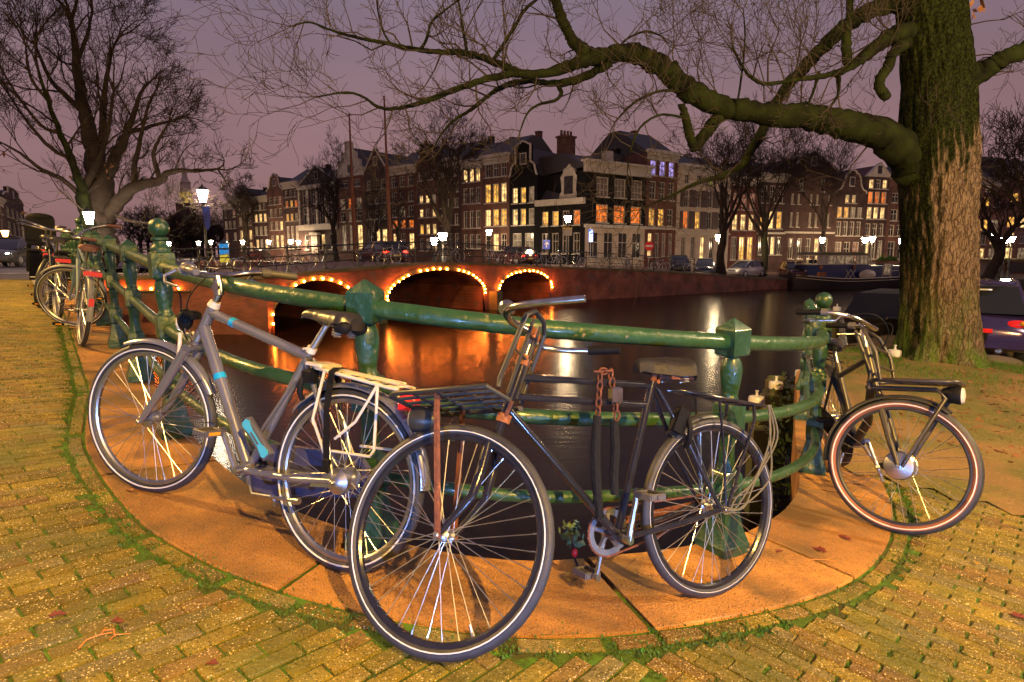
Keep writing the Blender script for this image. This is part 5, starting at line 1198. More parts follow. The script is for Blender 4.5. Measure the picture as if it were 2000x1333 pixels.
# church tower far off
tw = empty('church_tower', (-80.2, 151, -3.2)); tag(tw, 'distant church tower with golden floodlit crown behind the tall lamp', 'tower')
m = MB(); m.sqp([(2.2, 0), (2.2, 14), (1.8, 14.2), (1.8, 16.8)]); m.build('shaft', MT['hb_brown'], tw, 0)
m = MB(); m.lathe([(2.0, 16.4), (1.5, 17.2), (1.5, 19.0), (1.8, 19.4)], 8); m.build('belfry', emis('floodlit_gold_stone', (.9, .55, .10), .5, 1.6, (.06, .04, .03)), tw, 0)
m = MB(); m.lathe([(1.3, 19.3), (1.2, 21.6), (1.4, 21.8), (.8, 22.6), (.6, 23.4), (.6, 24.4), (.7, 24.6), (.3, 25.6), (.1, 28)], 8); m.build('lantern_spire', MT['hb_white'], tw, 0)
# ---------------------------------------------------------------- trees
def bark_mat():
    m = bpy.data.materials.new('mossy_elm_bark'); m.use_nodes = True; t = m.node_tree; b = t.nodes['Principled BSDF']; n = t.nodes.new; l = t.links.new
    g = n('ShaderNodeNewGeometry'); sp = n('ShaderNodeSeparateXYZ'); l(g.outputs['Position'], sp.inputs[0]); sn = n('ShaderNodeSeparateXYZ'); l(g.outputs['Normal'], sn.inputs[0])
    mp_ = n('ShaderNodeMapping'); mp_.inputs['Scale'].default_value = (1, 1, .22); l(g.outputs['Position'], mp_.inputs[0])
    def noi(s, d=6, vec=None):
        q = n('ShaderNodeTexNoise'); q.inputs['Scale'].default_value = s; q.inputs['Detail'].default_value = d; l(vec or g.outputs['Position'], q.inputs['Vector']); return q.outputs[0]
    def math_(op, a, b_): 
        q = n('ShaderNodeMath'); q.operation = op
        for i, x in enumerate((a, b_)):
            if isinstance(x, (int, float)): q.inputs[i].default_value = x
            else: l(x, q.inputs[i])
        return q.outputs[0]
    def mrange(x, a, bb, c=0, d=1):
        q = n('ShaderNodeMapRange'); q.inputs[1].default_value = a; q.inputs[2].default_value = bb; q.inputs[3].default_value = c; q.inputs[4].default_value = d; l(x, q.inputs[0]); return q.outputs[0]
    def mix(f, a, b_):
        q = n('ShaderNodeMix'); q.data_type = 'RGBA'; l(f, q.inputs[0])
        for i, x in ((6, a), (7, b_)):
            if isinstance(x, tuple): q.inputs[i].default_value = (*x, 1)
            else: l(x, q.inputs[i])
        return q.outputs[2]
    ridge = noi(26, 8, mp_.outputs[0])
    vo = n('ShaderNodeTexVoronoi'); vo.feature = 'DISTANCE_TO_EDGE'; vo.inputs['Scale'].default_value = 24; mv = n('ShaderNodeMapping'); mv.inputs['Scale'].default_value = (1, 1, .22)
    wn_ = n('ShaderNodeTexNoise'); wn_.inputs['Scale'].default_value = 7; wn_.inputs['Detail'].default_value = 4; l(g.outputs['Position'], wn_.inputs['Vector']); wa = n('ShaderNodeVectorMath'); wa.operation = 'MULTIPLY_ADD'; l(wn_.outputs[1], wa.inputs[0]); wa.inputs[1].default_value = (.12, .12, .12); l(g.outputs['Position'], wa.inputs[2]); l(wa.outputs[0], mv.inputs[0]); l(mv.outputs[0], vo.inputs['Vector'])
    crack = mrange(vo.outputs['Distance'], 0, .13)
    ridge = math_('ADD', math_('MULTIPLY', crack, .36), math_('MULTIPLY', ridge, 1.0))
    bark = mix(mrange(ridge, .45, 1.0), (.060, .040, .027), (.22, .155, .105))
    moss = mix(mrange(noi(30), .4, .65), (.009, .011, .004), (.030, .038, .010))
    f = math_('ADD', math_('MULTIPLY', sn.outputs[0], -.8), math_('MULTIPLY', math_('SUBTRACT', noi(2.6, 7, mp_.outputs[0]), .5), 1.3))
    f = math_('ADD', f, mrange(sp.outputs[2], 2.2, 3.7, 0, 1.8))
    c = mix(mrange(f, .40, .80), bark, moss)
    low = math_('MULTIPLY', mrange(sp.outputs[2], .9, -.3, 0, 1), mrange(noi(3.2, 6, mp_.outputs[0]), .42, .62))
    c = mix(low, c, (.10, .17, .028))
    l(c, b.inputs['Base Color']); b.inputs['Roughness'].default_value = .95; b.inputs['Specular IOR Level'].default_value = .06
    bp = n('ShaderNodeBump'); bp.inputs['Strength'].default_value = 1; bp.inputs['Distance'].default_value = .03; l(ridge, bp.inputs['Height']); l(bp.outputs[0], b.inputs['Normal'])
    return m
MT['elm'] = bark_mat()
MT['elmlimb'] = mat('mossy_limb_bark', (.010, .010, .006), .95, 0, (.022, .029, .008), 4, bump=1.0, bscale=45, spec=.08, c3=(.05, .036, .026), s3=7, t3=.68)
MT['elmtwig'] = mat('brown_twig_bark', (.032, .021, .018), .9, 0, (.040, .030, .018), 5)
def wob(rg, s): return Vector((rg.gauss(0, s), rg.gauss(0, s), rg.gauss(0, s)))
def twig(mb, p, d, r, L, lvl, rg, up=.15, rmin=.003, nseg=4, kids=(3, 5), curl=.28, ang=(.4, 1.0), shrink=.62):
    pts = [p.copy()]; rs = [r]; dd = d.normalized()
    for i in range(nseg):
        dd = (dd + wob(rg, curl) + Vector((0, 0, up))).normalized(); pts.append(pts[-1] + dd * (L / nseg)); rs.append(max(rmin, r * (1 - .72 * (i + 1) / nseg)))
    mb.tube(pts, rs, 6 if r > .03 else (4 if r > .012 else 3), cap=False)
    if lvl <= 0: return
    for k in range(rg.randint(*kids)):
        t = rg.uniform(.25, 1.0) * nseg; i = min(nseg - 1, int(t)); q = pts[i].lerp(pts[i + 1], t - i)
        base = (pts[i + 1] - pts[i]).normalized(); ax = base.orthogonal().normalized(); ax = Matrix.Rotation(rg.uniform(0, 6.283), 3, base) @ ax
        nd = Matrix.Rotation(rg.uniform(*ang), 3, ax) @ base
        twig(mb, q, nd, max(rmin, rs[i] * rg.uniform(.5, .72)), L * rg.uniform(shrink * .75, shrink * 1.2), lvl - 1, rg, up, rmin, nseg if lvl > 1 else 3, kids, curl, ang, shrink)
def limb_pts(P): return [atY(u, v, Y) for u, v, Y, w_ in P], [w_ * .5 * Y / F_PX for u, v, Y, w_ in P]
def smooth_limb(pts, rs, seg=5):
    Q = catmull(pts, seg); RR = []
    for i in range(len(Q)): t = i / seg; k = min(len(rs) - 2, int(t)); RR.append(rs[k] + (rs[k + 1] - rs[k]) * (t - k))
    return Q, RR
def limb(mb, tw, P, rg, dens=3.0, L=.9, lvl=2, seg=8, n=12, rough=.10, up=.12, tip=True):
    pts, rs = limb_pts(P); Q, RR = smooth_limb(pts, rs, seg)
    Q = [q + wob(rg, RR[i] * rough) if 0 < i else q for i, q in enumerate(Q)]; RR = [r * rg.uniform(.92, 1.08) for r in RR]
    v0 = len(mb.v); mb.tube(Q, RR, max(n, 14), cap=True); nn_ = max(n, 14)
    for i in range(len(Q)):
        for k_ in range(nn_):
            p_ = Vector(mb.v[v0 + i * nn_ + k_]); c_ = mb.M @ Q[i]; q_ = (p_ - c_); mb.v[v0 + i * nn_ + k_] = tuple(c_ + q_ * (1 + .16 * noise.noise(p_ * 4.5) + .12 * noise.noise(p_ * 11)))
    tot = 0
    for i in range(1, len(Q)):
        tot += (Q[i] - Q[i - 1]).length * dens
        while tot > 1 and i > seg:
            tot -= 1; base = (Q[i] - Q[i - 1]).normalized(); ax = Matrix.Rotation(rg.uniform(0, 6.283), 3, base) @ base.orthogonal().normalized(); nd = Matrix.Rotation(rg.uniform(.5, 1.3), 3, ax) @ base
            twig(tw, Q[i], nd, min(.014, RR[i] * .4 + .003), L * rg.uniform(.5, 1.4), lvl, rg, up)
    if tip: 
        for k in range(3): twig(tw, Q[-1], (Q[-1] - Q[-2]).normalized() + wob(rg, .3), max(.004, RR[-1] * .8), L * 1.1, lvl, rg, up)
def big_elm():
    rg = random.Random(11); e = empty('elm_tree', (TREE.x, TREE.y, zg(TREE.x, TREE.y))); tag(e, 'large mossy bare elm on the right with a long limb arching over the canal', 'tree'); inv = Matrix.Translation(-e.location)
    # trunk
    prof = [(745, 1832, 250), (728, 1832, 200), (712, 1834, 170), (690, 1836, 152), (660, 1837, 140), (600, 1837, 131), (500, 1836, 127), (400, 1834, 127), (300, 1830, 136), (240, 1829, 128), (170, 1829, 118), (80, 1822, 112), (0, 1814, 112), (-120, 1806, 104), (-260, 1800, 90)]
    m = MB(); n = 140; ctr = []
    for v, u, w_ in prof: p = atY(u, v, TREE.y); ctr.append((p.z, p.x, w_ * .5 * TREE.y / F_PX))
    zs = [ctr[0][0] + (ctr[-1][0] - ctr[0][0]) * i / 230 for i in range(231)]; vs = []
    def ip(z, k):
        for a, b_ in zip(ctr, ctr[1:]):
            if z <= b_[0]: t = (z - a[0]) / (b_[0] - a[0]); t = max(0, t); return a[k] + (b_[k] - a[k]) * t
        return ctr[-1][k]
    z0 = zg(TREE.x, TREE.y)
    for z in zs:
        cx, r = ip(z, 1), ip(z, 2)
        for k in range(n):
            a = 2 * math.pi * k / n
            fl = max(0, 1 - (z - z0 + .1) / .55); rr = r * (1 + fl * .28 * math.cos(a * 5 + .7) + .05 * math.sin(a * 3 + z * .8))
            q = noise.noise(Vector((math.cos(a) * 5.5, math.sin(a) * 5.5, z * 1.1))); q2 = noise.noise(Vector((math.cos(a) * 15, math.sin(a) * 15, z * 3.2)))
            q3 = noise.noise(Vector((math.cos(a) * 11, math.sin(a) * 11, z * 2.4 + 7))); rr += -.036 * (1 - min(1, abs(q) * 4.2)) - .026 * (1 - min(1, abs(q3) * 3.6)) + .014 * q2
            vs.append((cx + rr * math.cos(a), TREE.y + rr * math.sin(a), z))
    fs = [(i * n + k, i * n + (k + 1) % n, (i + 1) * n + (k + 1) % n, (i + 1) * n + k) for i in range(230) for k in range(n)]
    m.M = inv; m.add(vs, fs); m.build('trunk', MT['elm'], e, 180)
    tw = MB(); tw.M = inv
    def lb(name, P, **kw):
        mt_ = kw.pop('mt', None) or MT['elmlimb']; mb = MB(); mb.M = inv; limb(mb, tw, P, rg, **kw); mb.build(name, mt_, e, 180)
    Y0 = TREE.y
    lb('limb', [(1856, 500, Y0 + .1, 30), (1832, 408, Y0 + .05, 56), (1792, 330, Y0, 74), (1742, 279, 9.15, 62), (1665, 248, 9.0, 52), (1590, 232, 8.95, 45), (1500, 222, 8.9, 40), (1420, 212, 8.8, 38), (1350, 178, 8.7, 40), (1290, 130, 8.6, 37), (1240, 106, 8.5, 36), (1190, 106, 8.4, 31), (1140, 119, 8.3, 24), (1090, 138, 8.25, 19), (1030, 147, 8.2, 16), (1008, 140, 8.2, 13)], dens=2.2, L=.9, n=20, tip=False)
    lb('limb', [(1030, 147, 8.2, 14), (1008, 140, 8.2, 14), (967, 122, 8.15, 13), (915, 105, 8.1, 11), (863, 102, 8.05, 10), (819, 98, 8, 9), (763, 87, 7.9, 7), (708, 76, 7.8, 5.5), (652, 61, 7.7, 4.5), (604, 44, 7.6, 3.5), (570, 52, 7.55, 2.5)], dens=6, L=.8)
    lb('limb', [(1030, 147, 8.2, 13), (997, 145, 8.15, 13), (930, 161, 8.0, 12), (874, 181, 7.9, 10), (819, 202, 7.8, 8.5), (767, 213, 7.7, 7), (738, 209, 7.65, 5.5), (708, 189, 7.6, 4.5), (675, 181, 7.55, 4), (617, 190, 7.5, 2.5)], dens=6, L=.8)
    lb('limb', [(1195, 122, 8.4, 16), (1130, 155, 8.5, 15), (1078, 163, 8.55, 12), (1033, 159, 8.6, 11), (985, 168, 8.65, 10), (948, 192, 8.7, 8), (919, 215, 8.75, 7), (885, 237, 8.8, 5), (860, 266, 8.85, 4), (847, 290, 8.9, 2.5)], dens=5, L=.8)
    lb('limb', [(1085, 160, 8.5, 8), (1096, 181, 8.5, 7), (1085, 196, 8.45, 6), (1052, 205, 8.4, 5), (1030, 222, 8.35, 4), (1015, 259, 8.3, 2.5)], dens=4, L=.5)
    lb('limb', [(1165, 112, 8.35, 26), (1137, 98, 8.3, 24), (1115, 74, 8.2, 20), (1100, 44, 8.1, 19), (1089, 11, 8.0, 17), (1076, -30, 7.9, 14), (1040, -90, 7.8, 8)], dens=4, L=.9)
    lb('limb', [(960, 124, 8.1, 8), (985, 85, 8.2, 7), (1008, 48, 8.3, 7), (1026, 18, 8.4, 6), (1060, -10, 8.5, 5)], dens=4)
    lb('limb', [(911, 104, 8.1, 7), (910, 90, 8.1, 7), (904, 55, 8.05, 5), (898, 18, 8.0, 4), (890, -20, 8, 3)], dens=5)
    lb('limb', [(819, 98, 8, 6), (832, 80, 7.9, 6), (843, 44, 7.8, 5), (867, 22, 7.7, 4), (900, -2, 7.6, 3)], dens=5)
    lb('limb', [(763, 87, 7.9, 4), (748, 60, 7.9, 4), (738, 20, 7.9, 3), (735, -20, 7.9, 2)], dens=5)
    lb('limb', [(1800, 10, Y0, 36), (1758, 8, Y0 + .1, 34), (1713, 16, 9.5, 30), (1672, 37, 9.7, 27), (1631, 70, 9.8, 25), (1590, 111, 9.9, 23), (1557, 148, 10, 21), (1528, 184, 10.1, 20), (1496, 242, 10.2, 18), (1475, 283, 10.3, 16), (1446, 324, 10.4, 14), (1410, 344, 10.4, 11), (1364, 357, 10.4, 8), (1320, 378, 10.4, 5), (1250, 410, 10.4, 3)], dens=2.4, L=1.0, n=16)
    lb('limb', [(1810, 50, Y0, 30), (1758, 66, 9.1, 32), (1729, 78, 9.0, 27), (1692, 107, 8.9, 22), (1660, 131, 8.85, 17), (1623, 146, 8.8, 11), (1569, 154, 8.75, 9), (1500, 164, 8.7, 7), (1467, 152, 8.7, 6), (1446, 123, 8.7, 5), (1430, 90, 8.7, 3)], dens=4, L=1.0)
    lb('limb_stub', [(1770, 85, 9.0, 22), (1750, 96, 8.9, 20), (1733, 131, 8.85, 19), (1717, 166, 8.8, 18), (1731, 190, 8.8, 16)], dens=.1, L=.3, tip=False)
    lb('limb', [(1656, 125, 8.8, 16), (1653, 82, 8.85, 17), (1658, 41, 8.9, 13), (1660, 0, 8.9, 12), (1665, -60, 8.9, 9)], dens=3)
    lb('limb', [(1850, 190, Y0, 60), (1885, 158, Y0 - .1, 48), (1915, 140, 9.1, 38), (1951, 119, 9.0, 32), (2000, 98, 8.9, 28), (2060, 50, 8.8, 22), (2160, 0, 8.7, 14)], dens=2, n=16)
    lb('limb_stub', [(1408, 222, 8.8, 24), (1395, 240, 8.8, 24), (1377, 262, 8.75, 22), (1357, 288, 8.7, 20), (1345, 254, 8.65, 16), (1332, 205, 8.6, 14)], dens=.1, L=.3, tip=False)
    lb('limb', [(1310, 150, 8.6, 8), (1330, 176, 8.6, 6), (1290, 178, 8.5, 5), (1240, 200, 8.4, 5), (1200, 240, 8.3, 3)], dens=7, L=.7)
    lb('limb', [(1600, 140, 8.8, 6), (1590, 175, 8.8, 5), (1578, 205, 8.8, 4)], dens=3, L=.4); lb('limb', [(1640, 142, 8.8, 6), (1638, 180, 8.8, 5), (1625, 205, 8.8, 4)], dens=3, L=.4)
    lb('limb', [(1205, 108, 8.4, 5), (1220, 80, 8.4, 4), (1260, 62, 8.4, 4), (1290, 70, 8.4, 3)], dens=6, L=.7); lb('limb', [(1440, 205, 8.8, 4), (1448, 150, 8.8, 4), (1455, 80, 8.8, 3), (1452, 20, 8.8, 2)], dens=6, L=.7)
    lb('limb', [(1335, 230, 8.6, 5), (1290, 225, 8.5, 5), (1250, 250, 8.4, 4), (1230, 300, 8.4, 3), (1225, 340, 8.4, 2)], dens=5, L=.6)
    for k in range(9):          # spray of twigs above the long limb and around the trunk
        u = rg.uniform(1230, 1740); p = atY(u, 200 if u > 1380 else 150, 8.8); twig(tw, p, Vector((rg.uniform(-.5, .5), rg.uniform(-.5, .5), 1)), .012, 1.2, 3, rg, .2)
    for k in range(5): twig(tw, atY(1890, rg.uniform(20, 150), 9.3), Vector((1, rg.uniform(-.5, .5), .3)), .012, .9, 2, rg, .05)
    tw.build('twigs', MT['elmtwig'], e, 0, 'stuff')
    lf = MB(); lf.M = inv
    for k in range(16):
        p = atY(rg.uniform(1870, 1925), rg.uniform(5, 50), 9.3); a = wob(rg, .03); b_ = wob(rg, .03); lf.add([p - a, p + b_, p + a, p - b_], [(0, 1, 2, 3)])
    lf.build('leaves', MT['leaf'], e, 0, 'stuff')
big_elm()
MT['mossbark'] = mat('green_mossy_bark', (.05, .062, .016), .95, 0, (.04, .034, .022), 3)
MT['oldleaf'] = mat('last_brown_leaves', (.16, .085, .035), .8, 0, (.11, .055, .03), 3)
def bare_tree(name, label, base, H, r, seed, lvl=5, split=.35, spread=.85, leaves=0, mt=None, lean=(0, 0), rmin=.011, group=None, trunkmat=None, kids=(3, 4)):
    rg = random.Random(seed); e = empty(name, base); tag(e, label, 'tree', group)
    t = MB(); h0 = H * split; pts = [Vector((lean[0] * s, lean[1] * s, h0 * s)) + (wob(rg, r * .25) if s else Vector()) for s in (0, .05, .2, .4, .6, .8, 1)]
    rs = [r * 1.5, r * 1.12, r, r * .95, r * .9, r * .86, r * .8]; t.tube(pts, rs, 12)
    t.build('trunk', trunkmat or MT['barkfar'], e, 180)
    c = MB(); top = pts[-1]; n0 = rg.randint(4, 6)
    for k in range(n0):
        a = 2 * math.pi * k / n0 + rg.uniform(-.4, .4); s = rg.uniform(.25, 1) * spread; st = pts[-1 if k % 2 == 0 else -2]
        twig(c, st, Vector((math.cos(a) * s, math.sin(a) * s, 1)), r * rg.uniform(.42, .62), (H - h0) * rg.uniform(.42, .55), lvl, rg, .10, rmin, 4, kids, .17, (.35, .85), .64)
    c.build('crown', mt or MT['barkfar'], e, 0, 'stuff')
    if leaves:
        lf = MB()
        for k in range(leaves):
            q = Vector(c.v[rg.randrange(len(c.v))])
            if q.z > H * .62 and rg.random() < .8: continue
            a, b_ = wob(rg, .07), wob(rg, .07); q = q + wob(rg, .12); lf.add([q - a, q + b_, q + a, q - b_], [(0, 1, 2, 3)])
        lf.build('leaves', MT['oldleaf'], e, 0, 'stuff')
    return e
# the big tree on the left bank: hand-laid limbs
def left_elm():
    rg = random.Random(23); Y = 28.0; b0 = atY(200, 497, Y); e = empty('elm_tree', (b0.x, Y, .55)); tag(e, 'huge bare spreading tree on the left behind the parked bicycles', 'tree'); inv = Matrix.Translation(-e.location)
    tw = MB(); tw.M = inv
    def lb(P, nm='limb', lvl=3, **kw):
        pts, rs = limb_pts(P); Q, RR = smooth_limb(pts, rs, 4); Q = [q + wob(rg, RR[i] * .12) for i, q in enumerate(Q)]; mb = MB(); mb.M = inv; mb.tube(Q, RR, 10); mb.build(nm, MT['barkfar'] if nm != 'second_trunk' else MT['elmlimb'], e, 180)
        acc = 0
        for i in range(3, len(Q)):
            acc += (Q[i] - Q[i - 1]).length * kw.get('dens', 1.3)
            while acc > 1:
                acc -= 1; base = (Q[i] - Q[i - 1]).normalized(); ax = Matrix.Rotation(rg.uniform(0, 6.283), 3, base) @ base.orthogonal().normalized(); nd = Matrix.Rotation(rg.uniform(.4, 1.1), 3, ax) @ base
                twig(tw, Q[i], nd, min(.05, RR[i] * .45), kw.get('L', 2.4) * rg.uniform(.6, 1.25), lvl, rg, .06, .0075, 4, (3, 5), .2, (.35, .95), .62)
        for k in range(3): twig(tw, Q[-1], (Q[-1] - Q[-2]).normalized() + wob(rg, .35), RR[-1] * .9, kw.get('L', 2.4), lvl, rg, .06, .0075, 4, (3, 5), .2, (.35, .95), .62)
    lb([(200, 515, Y, 70), (199, 470, Y, 56), (196, 430, Y, 52), (194, 395, Y, 48), (196, 362, Y, 46), (190, 320, 28.2, 36), (178, 270, 28.4, 28), (165, 220, 28.6, 22), (155, 160, 28.8, 17), (148, 100, 29, 12), (140, 40, 29, 8)], 'trunk')
    lb([(178, 470, 27.4, 26), (170, 430, 27.2, 24), (161, 395, 27, 22), (162, 373, 27, 20), (152, 350, 26.8, 15), (140, 310, 26.5, 12), (118, 260, 26, 10), (95, 200, 25.5, 7), (75, 140, 25.3, 5)], 'second_trunk')
    lb([(162, 373, 27, 14), (176, 345, 27.2, 13), (188, 320, 27.4, 10), (205, 280, 27.5, 8), (215, 230, 27.6, 6), (222, 180, 27.6, 4)])
    lb([(205, 432, Y, 28), (218, 410, 27.8, 26), (238, 388, 27.5, 24), (262, 367, 27.2, 21), (290, 358, 27, 18), (312, 353, 26.8, 15), (325, 340, 26.7, 12), (350, 334, 26.6, 9), (392, 334, 26.5, 6), (425, 331, 26.4, 4)], L=1.4)
    lb([(312, 353, 26.8, 10), (306, 330, 26.8, 9), (300, 300, 26.8, 7), (312, 270, 26.8, 5), (330, 240, 26.8, 3)], L=1.6)
    lb([(262, 367, 27.2, 12), (262, 330, 27.3, 10), (270, 290, 27.4, 8), (280, 245, 27.4, 6), (290, 205, 27.4, 4)], L=1.6)
    lb([(196, 362, Y, 28), (213, 330, 28.2, 24), (232, 295, 28.3, 18), (248, 260, 28.5, 13), (262, 220, 28.7, 9), (275, 180, 29, 5)], L=1.7)
    lb([(190, 320, 28.2, 20), (200, 260, 28.4, 14), (203, 200, 28.5, 10), (210, 140, 28.6, 7), (222, 90, 28.6, 4)])
    lb([(165, 220, 28.6, 12), (130, 190, 28.6, 10), (95, 150, 28.7, 7), (70, 90, 28.7, 4)])
    lb([(155, 380, 27, 10), (120, 350, 26.6, 9), (80, 330, 26, 7), (40, 300, 25.6, 5), (5, 280, 25.4, 3)]); lb([(140, 310, 26.5, 8), (100, 290, 26.3, 7), (55, 240, 26, 5), (20, 190, 26, 3)])
    lb([(118, 260, 26, 7), (80, 245, 25.6, 6), (30, 180, 25.5, 4), (0, 130, 25.5, 3)]); lb([(150, 120, 28.9, 8), (170, 70, 29, 6), (180, 20, 29, 4)]); lb([(95, 200, 25.5, 6), (60, 150, 25.5, 5), (50, 90, 25.5, 3)])
    lb([(225, 420, 27.6, 7), (255, 432, 27.4, 6), (290, 436, 27, 5), (330, 425, 26.8, 4), (360, 405, 26.6, 3)], dens=1.6, L=1.5); lb([(248, 260, 28.5, 8), (285, 250, 28.5, 7), (320, 240, 28.5, 5), (345, 235, 28.5, 3)], L=1.3)
    tw.build('twigs', MT['barkfar'], e, 0, 'stuff')
    lf = MB(); lf.M = inv
    for k in range(1500):
        q = Vector(tw.v[rg.randrange(len(tw.v))]) + e.location
        if q.z > 5.5 or q.x > b0.x + 1.5: continue
        a, b_ = wob(rg, .05), wob(rg, .05); q = q + wob(rg, .1); lf.add([q - a, q + b_, q + a, q - b_], [(0, 1, 2, 3)])
    lf.build('leaves', MT['oldleaf'], e, 0, 'stuff')
left_elm()
def bt(u, D, vtop, zb, label, seed, r=.28, **kw):
    p = atY(u, HOR, D); H = zv(vtop, D) - zb; return bare_tree('bare_tree', label, (p.x, D, zb), H, r, seed, group='bare street trees', **kw)
bt(872, 50, 205, .4, 'tall bare tree beside the bridge in front of the left bank houses', 41, .42, split=.30, lvl=6, kids=(2, 4))
bt(778, 62, 330, .3, 'small bare tree behind the bridge left of the tall one', 42, .22, lvl=4)
bt(735, 66, 345, .3, 'small bare tree between the two boat masts', 52, .2, lvl=4)
bt(655, 72, 270, .3, 'bare tree in front of the white-pilastered mansion', 43, .32, lvl=5)
bt(482, 92, 330, .3, 'round-crowned bare tree far along the left bank', 44, .42, lvl=5, rmin=.016)
bt(545, 96, 350, .3, 'slender bare tree far along the left bank', 45, .25, lvl=4, rmin=.016, spread=.5)
bt(1410, 51, 165, -.45, 'bare tree with dark trunk on the quay in front of the cream house', 46, .34, split=.27, lvl=6, kids=(2, 4), spread=.6)
bt(1493, 54, 190, -.75, 'bare tree with green mossy trunk on the quay', 47, .30, split=.26, lvl=6, kids=(2, 4), spread=.6, trunkmat=MT['mossbark'])
bt(1606, 66, 240, -.9, 'bare tree in front of the dark warehouse', 48, .26, split=.3, lvl=5, spread=.6)
bt(1928, 47, 290, -1.0, 'bare tree with leaning mossy trunk right of the big elm', 49, .42, lvl=6, split=.28, kids=(2, 4), lean=(1.0, 0))
bt(2040, 30, 60, -1.0, 'bare tree reaching in at the right edge', 50, .3, lvl=5, split=.3)
# far-off wood at the end of the left canal
rg = random.Random(71); m = MB()
for k in range(16):
    p = atY(rg.uniform(255, 470), HOR, rg.uniform(120, 150)); H = rg.uniform(7.5, 11); m.tube([(p.x, p.y, .3), (p.x, p.y, H * .4)], .35, 5)
    for j in range(6): a = rg.uniform(0, 6.28); twig(m, Vector((p.x, p.y, H * .35)), Vector((math.cos(a) * .8, math.sin(a) * .8, 1)), .2, H * .36, 4, rg, .08, .03, 3, (3, 4), .2, (.35, .9), .66)
o = m.build('distant_trees', MT['barkfar'], None, 0); o['kind'] = 'stuff'; tag(o, 'dark mass of bare trees at the far end of the left canal', 'trees')
# ---------------------------------------------------------------- lamps in view
def lamp_px(u, v, D, zb, label, glass=None, s=1.0):
    p = atY(u, v, D); return street_lamp(p.x, D, zb, max(1.5, p.z - zb + .15), label, glass=glass, s=s)
LATER = []
def lamps_in_view():
    lamp_px(396, 384, 26, .42, 'tall lit lantern post with a blue banner on the bridge, left of centre', MT['lampglass2'], 1.05)
    lamp_px(174, 427, 25.5, .58, 'lit lantern among the parked bicycles beside the big left tree', MT['lampglass2'], 1.0)
    lamp_px(1109, 429, 49, .15, 'lit lantern with a white sign board in front of the black corner house', s=1.3)
    lamp_px(955, 455, 58, .3, 'lit lantern in front of the cream-corniced brown house', s=1.2)
    lamp_px(865, 463, 45, .45, 'bright lantern on the bridge at the foot of the tall bare tree', s=1.5); lamp_px(848, 472, 44, .5, 'bright low lantern just left of the brightest bridge lantern', s=1.2)
    lamp_px(1403, 466, 52, -.45, 'lit lantern beside the quay tree in front of the cream house', s=1.1)
    lamp_px(1606, 470, 62, -.85, 'lit lantern in front of the dark warehouse', s=1.3); lamp_px(1690, 470, 64, -.85, 'bright lantern on the house with the white triangular gable', s=1.7); lamp_px(1704, 468, 64, -.85, 'second bright lantern right beside the brightest one', s=1.4)
    lamp_px(1760, 472, 64, -.85, 'lit lantern just left of the big tree trunk', s=1.2); lamp_px(1963, 470, 56, -1, 'bright lantern right of the leaning mossy tree', s=1.6); lamp_px(1975, 469, 56, -1, 'twin bright lantern at the right edge', s=1.5)
    lamp_px(1940, 462, 60, -1, 'small lit lantern behind the leaning mossy tree')
    for u, v, n_ in ((388, 476, 'far lantern left under the dark trees'), (412, 474, 'far lantern right of the tall lantern post'), (440, 476, 'far lantern above the coloured kiosk'), (474, 474, 'far lantern at the round-crowned tree'), (525, 474, 'far lantern before the dark distant houses'), (568, 473, 'far lantern by the bell-gabled distant house'), (583, 474, 'far lantern at the left corner of the mansion'), (676, 473, 'far lantern right of the mansion'), (766, 472, 'far lantern between the second mast and the tall tree'), (330, 477, 'far lantern behind the ball-topped post')):
        lamp_px(u, v, 84, .3, n_, s=1.3)
    lamp_px(10, 457, 48, .55, 'orange street lamp at the left edge', MT['bulblamp'], 1.2)
MT['bulblamp'] = emis('orange_lamp_glass', (1, .50, .12), 22)
# ---------------------------------------------------------------- simple distant bicycles
def far_bike(mt):
    e = empty('bicycle')
    for nm, x in (('rear_wheel', 0), ('front_wheel', 1.08)):
        m = MB(); ring(m, .33, .018, 20, 4)
        for k in range(8): a = k * math.pi / 4; m.tube([(0, 0, 0), (.32 * math.cos(a), 0, .32 * math.sin(a))], .003, 3, cap=False)
        o = m.build(nm, MT['alu'] if nm == 'front_wheel' else MT['rubber'], e); o.location = (x, 0, .345)
    m = MB()
    for a, b_ in (((.46, .28), (.27, .82)), ((.46, .28), (.86, .8)), ((.28, .78), (.84, .86)), ((.46, .28), (0, .345)), ((.27, .76), (0, .345)), ((.82, .95), (.9, .68)), ((.9, .68), (1.08, .345))): m.tube([(a[0], 0, a[1]), (b_[0], 0, b_[1])], .017, 5)
    m.build('frame', mt, e)
    m = MB(); m.tube([(.62, .28, 1.04), (.78, .2, 1.08), (.82, 0, 1.05), (.78, -.2, 1.08), (.62, -.28, 1.04)], .015, 5); m.build('handlebar', MT['chrome'], e)
    m = MB(); m.cbox((.2, 0, .93), (.25, .15, .06), .02); m.build('saddle', MT['leather'], e)
    m = MB(); m.box((-.05, 0, .74), (.4, .13, .02)); m.tube([(-.1, .06, .74), (0, .06, .345)], .01, 4); m.tube([(-.1, -.06, .74), (0, -.06, .345)], .01, 4); m.build('rear_rack', MT['blackmetal'], e)
    return e
cols = [('black', MT['blackpaint']), ('silver', MT['alu']), ('dark red', mat('red_paint', (.25, .02, .02), .4)), ('blue', mat('blue_paint', (.02, .07, .30), .4)), ('white', MT['whitepaint']), ('grey', MT['greymudguard'])]
protos = [far_bike(c[1]) for c in cols]; used = [False] * 6
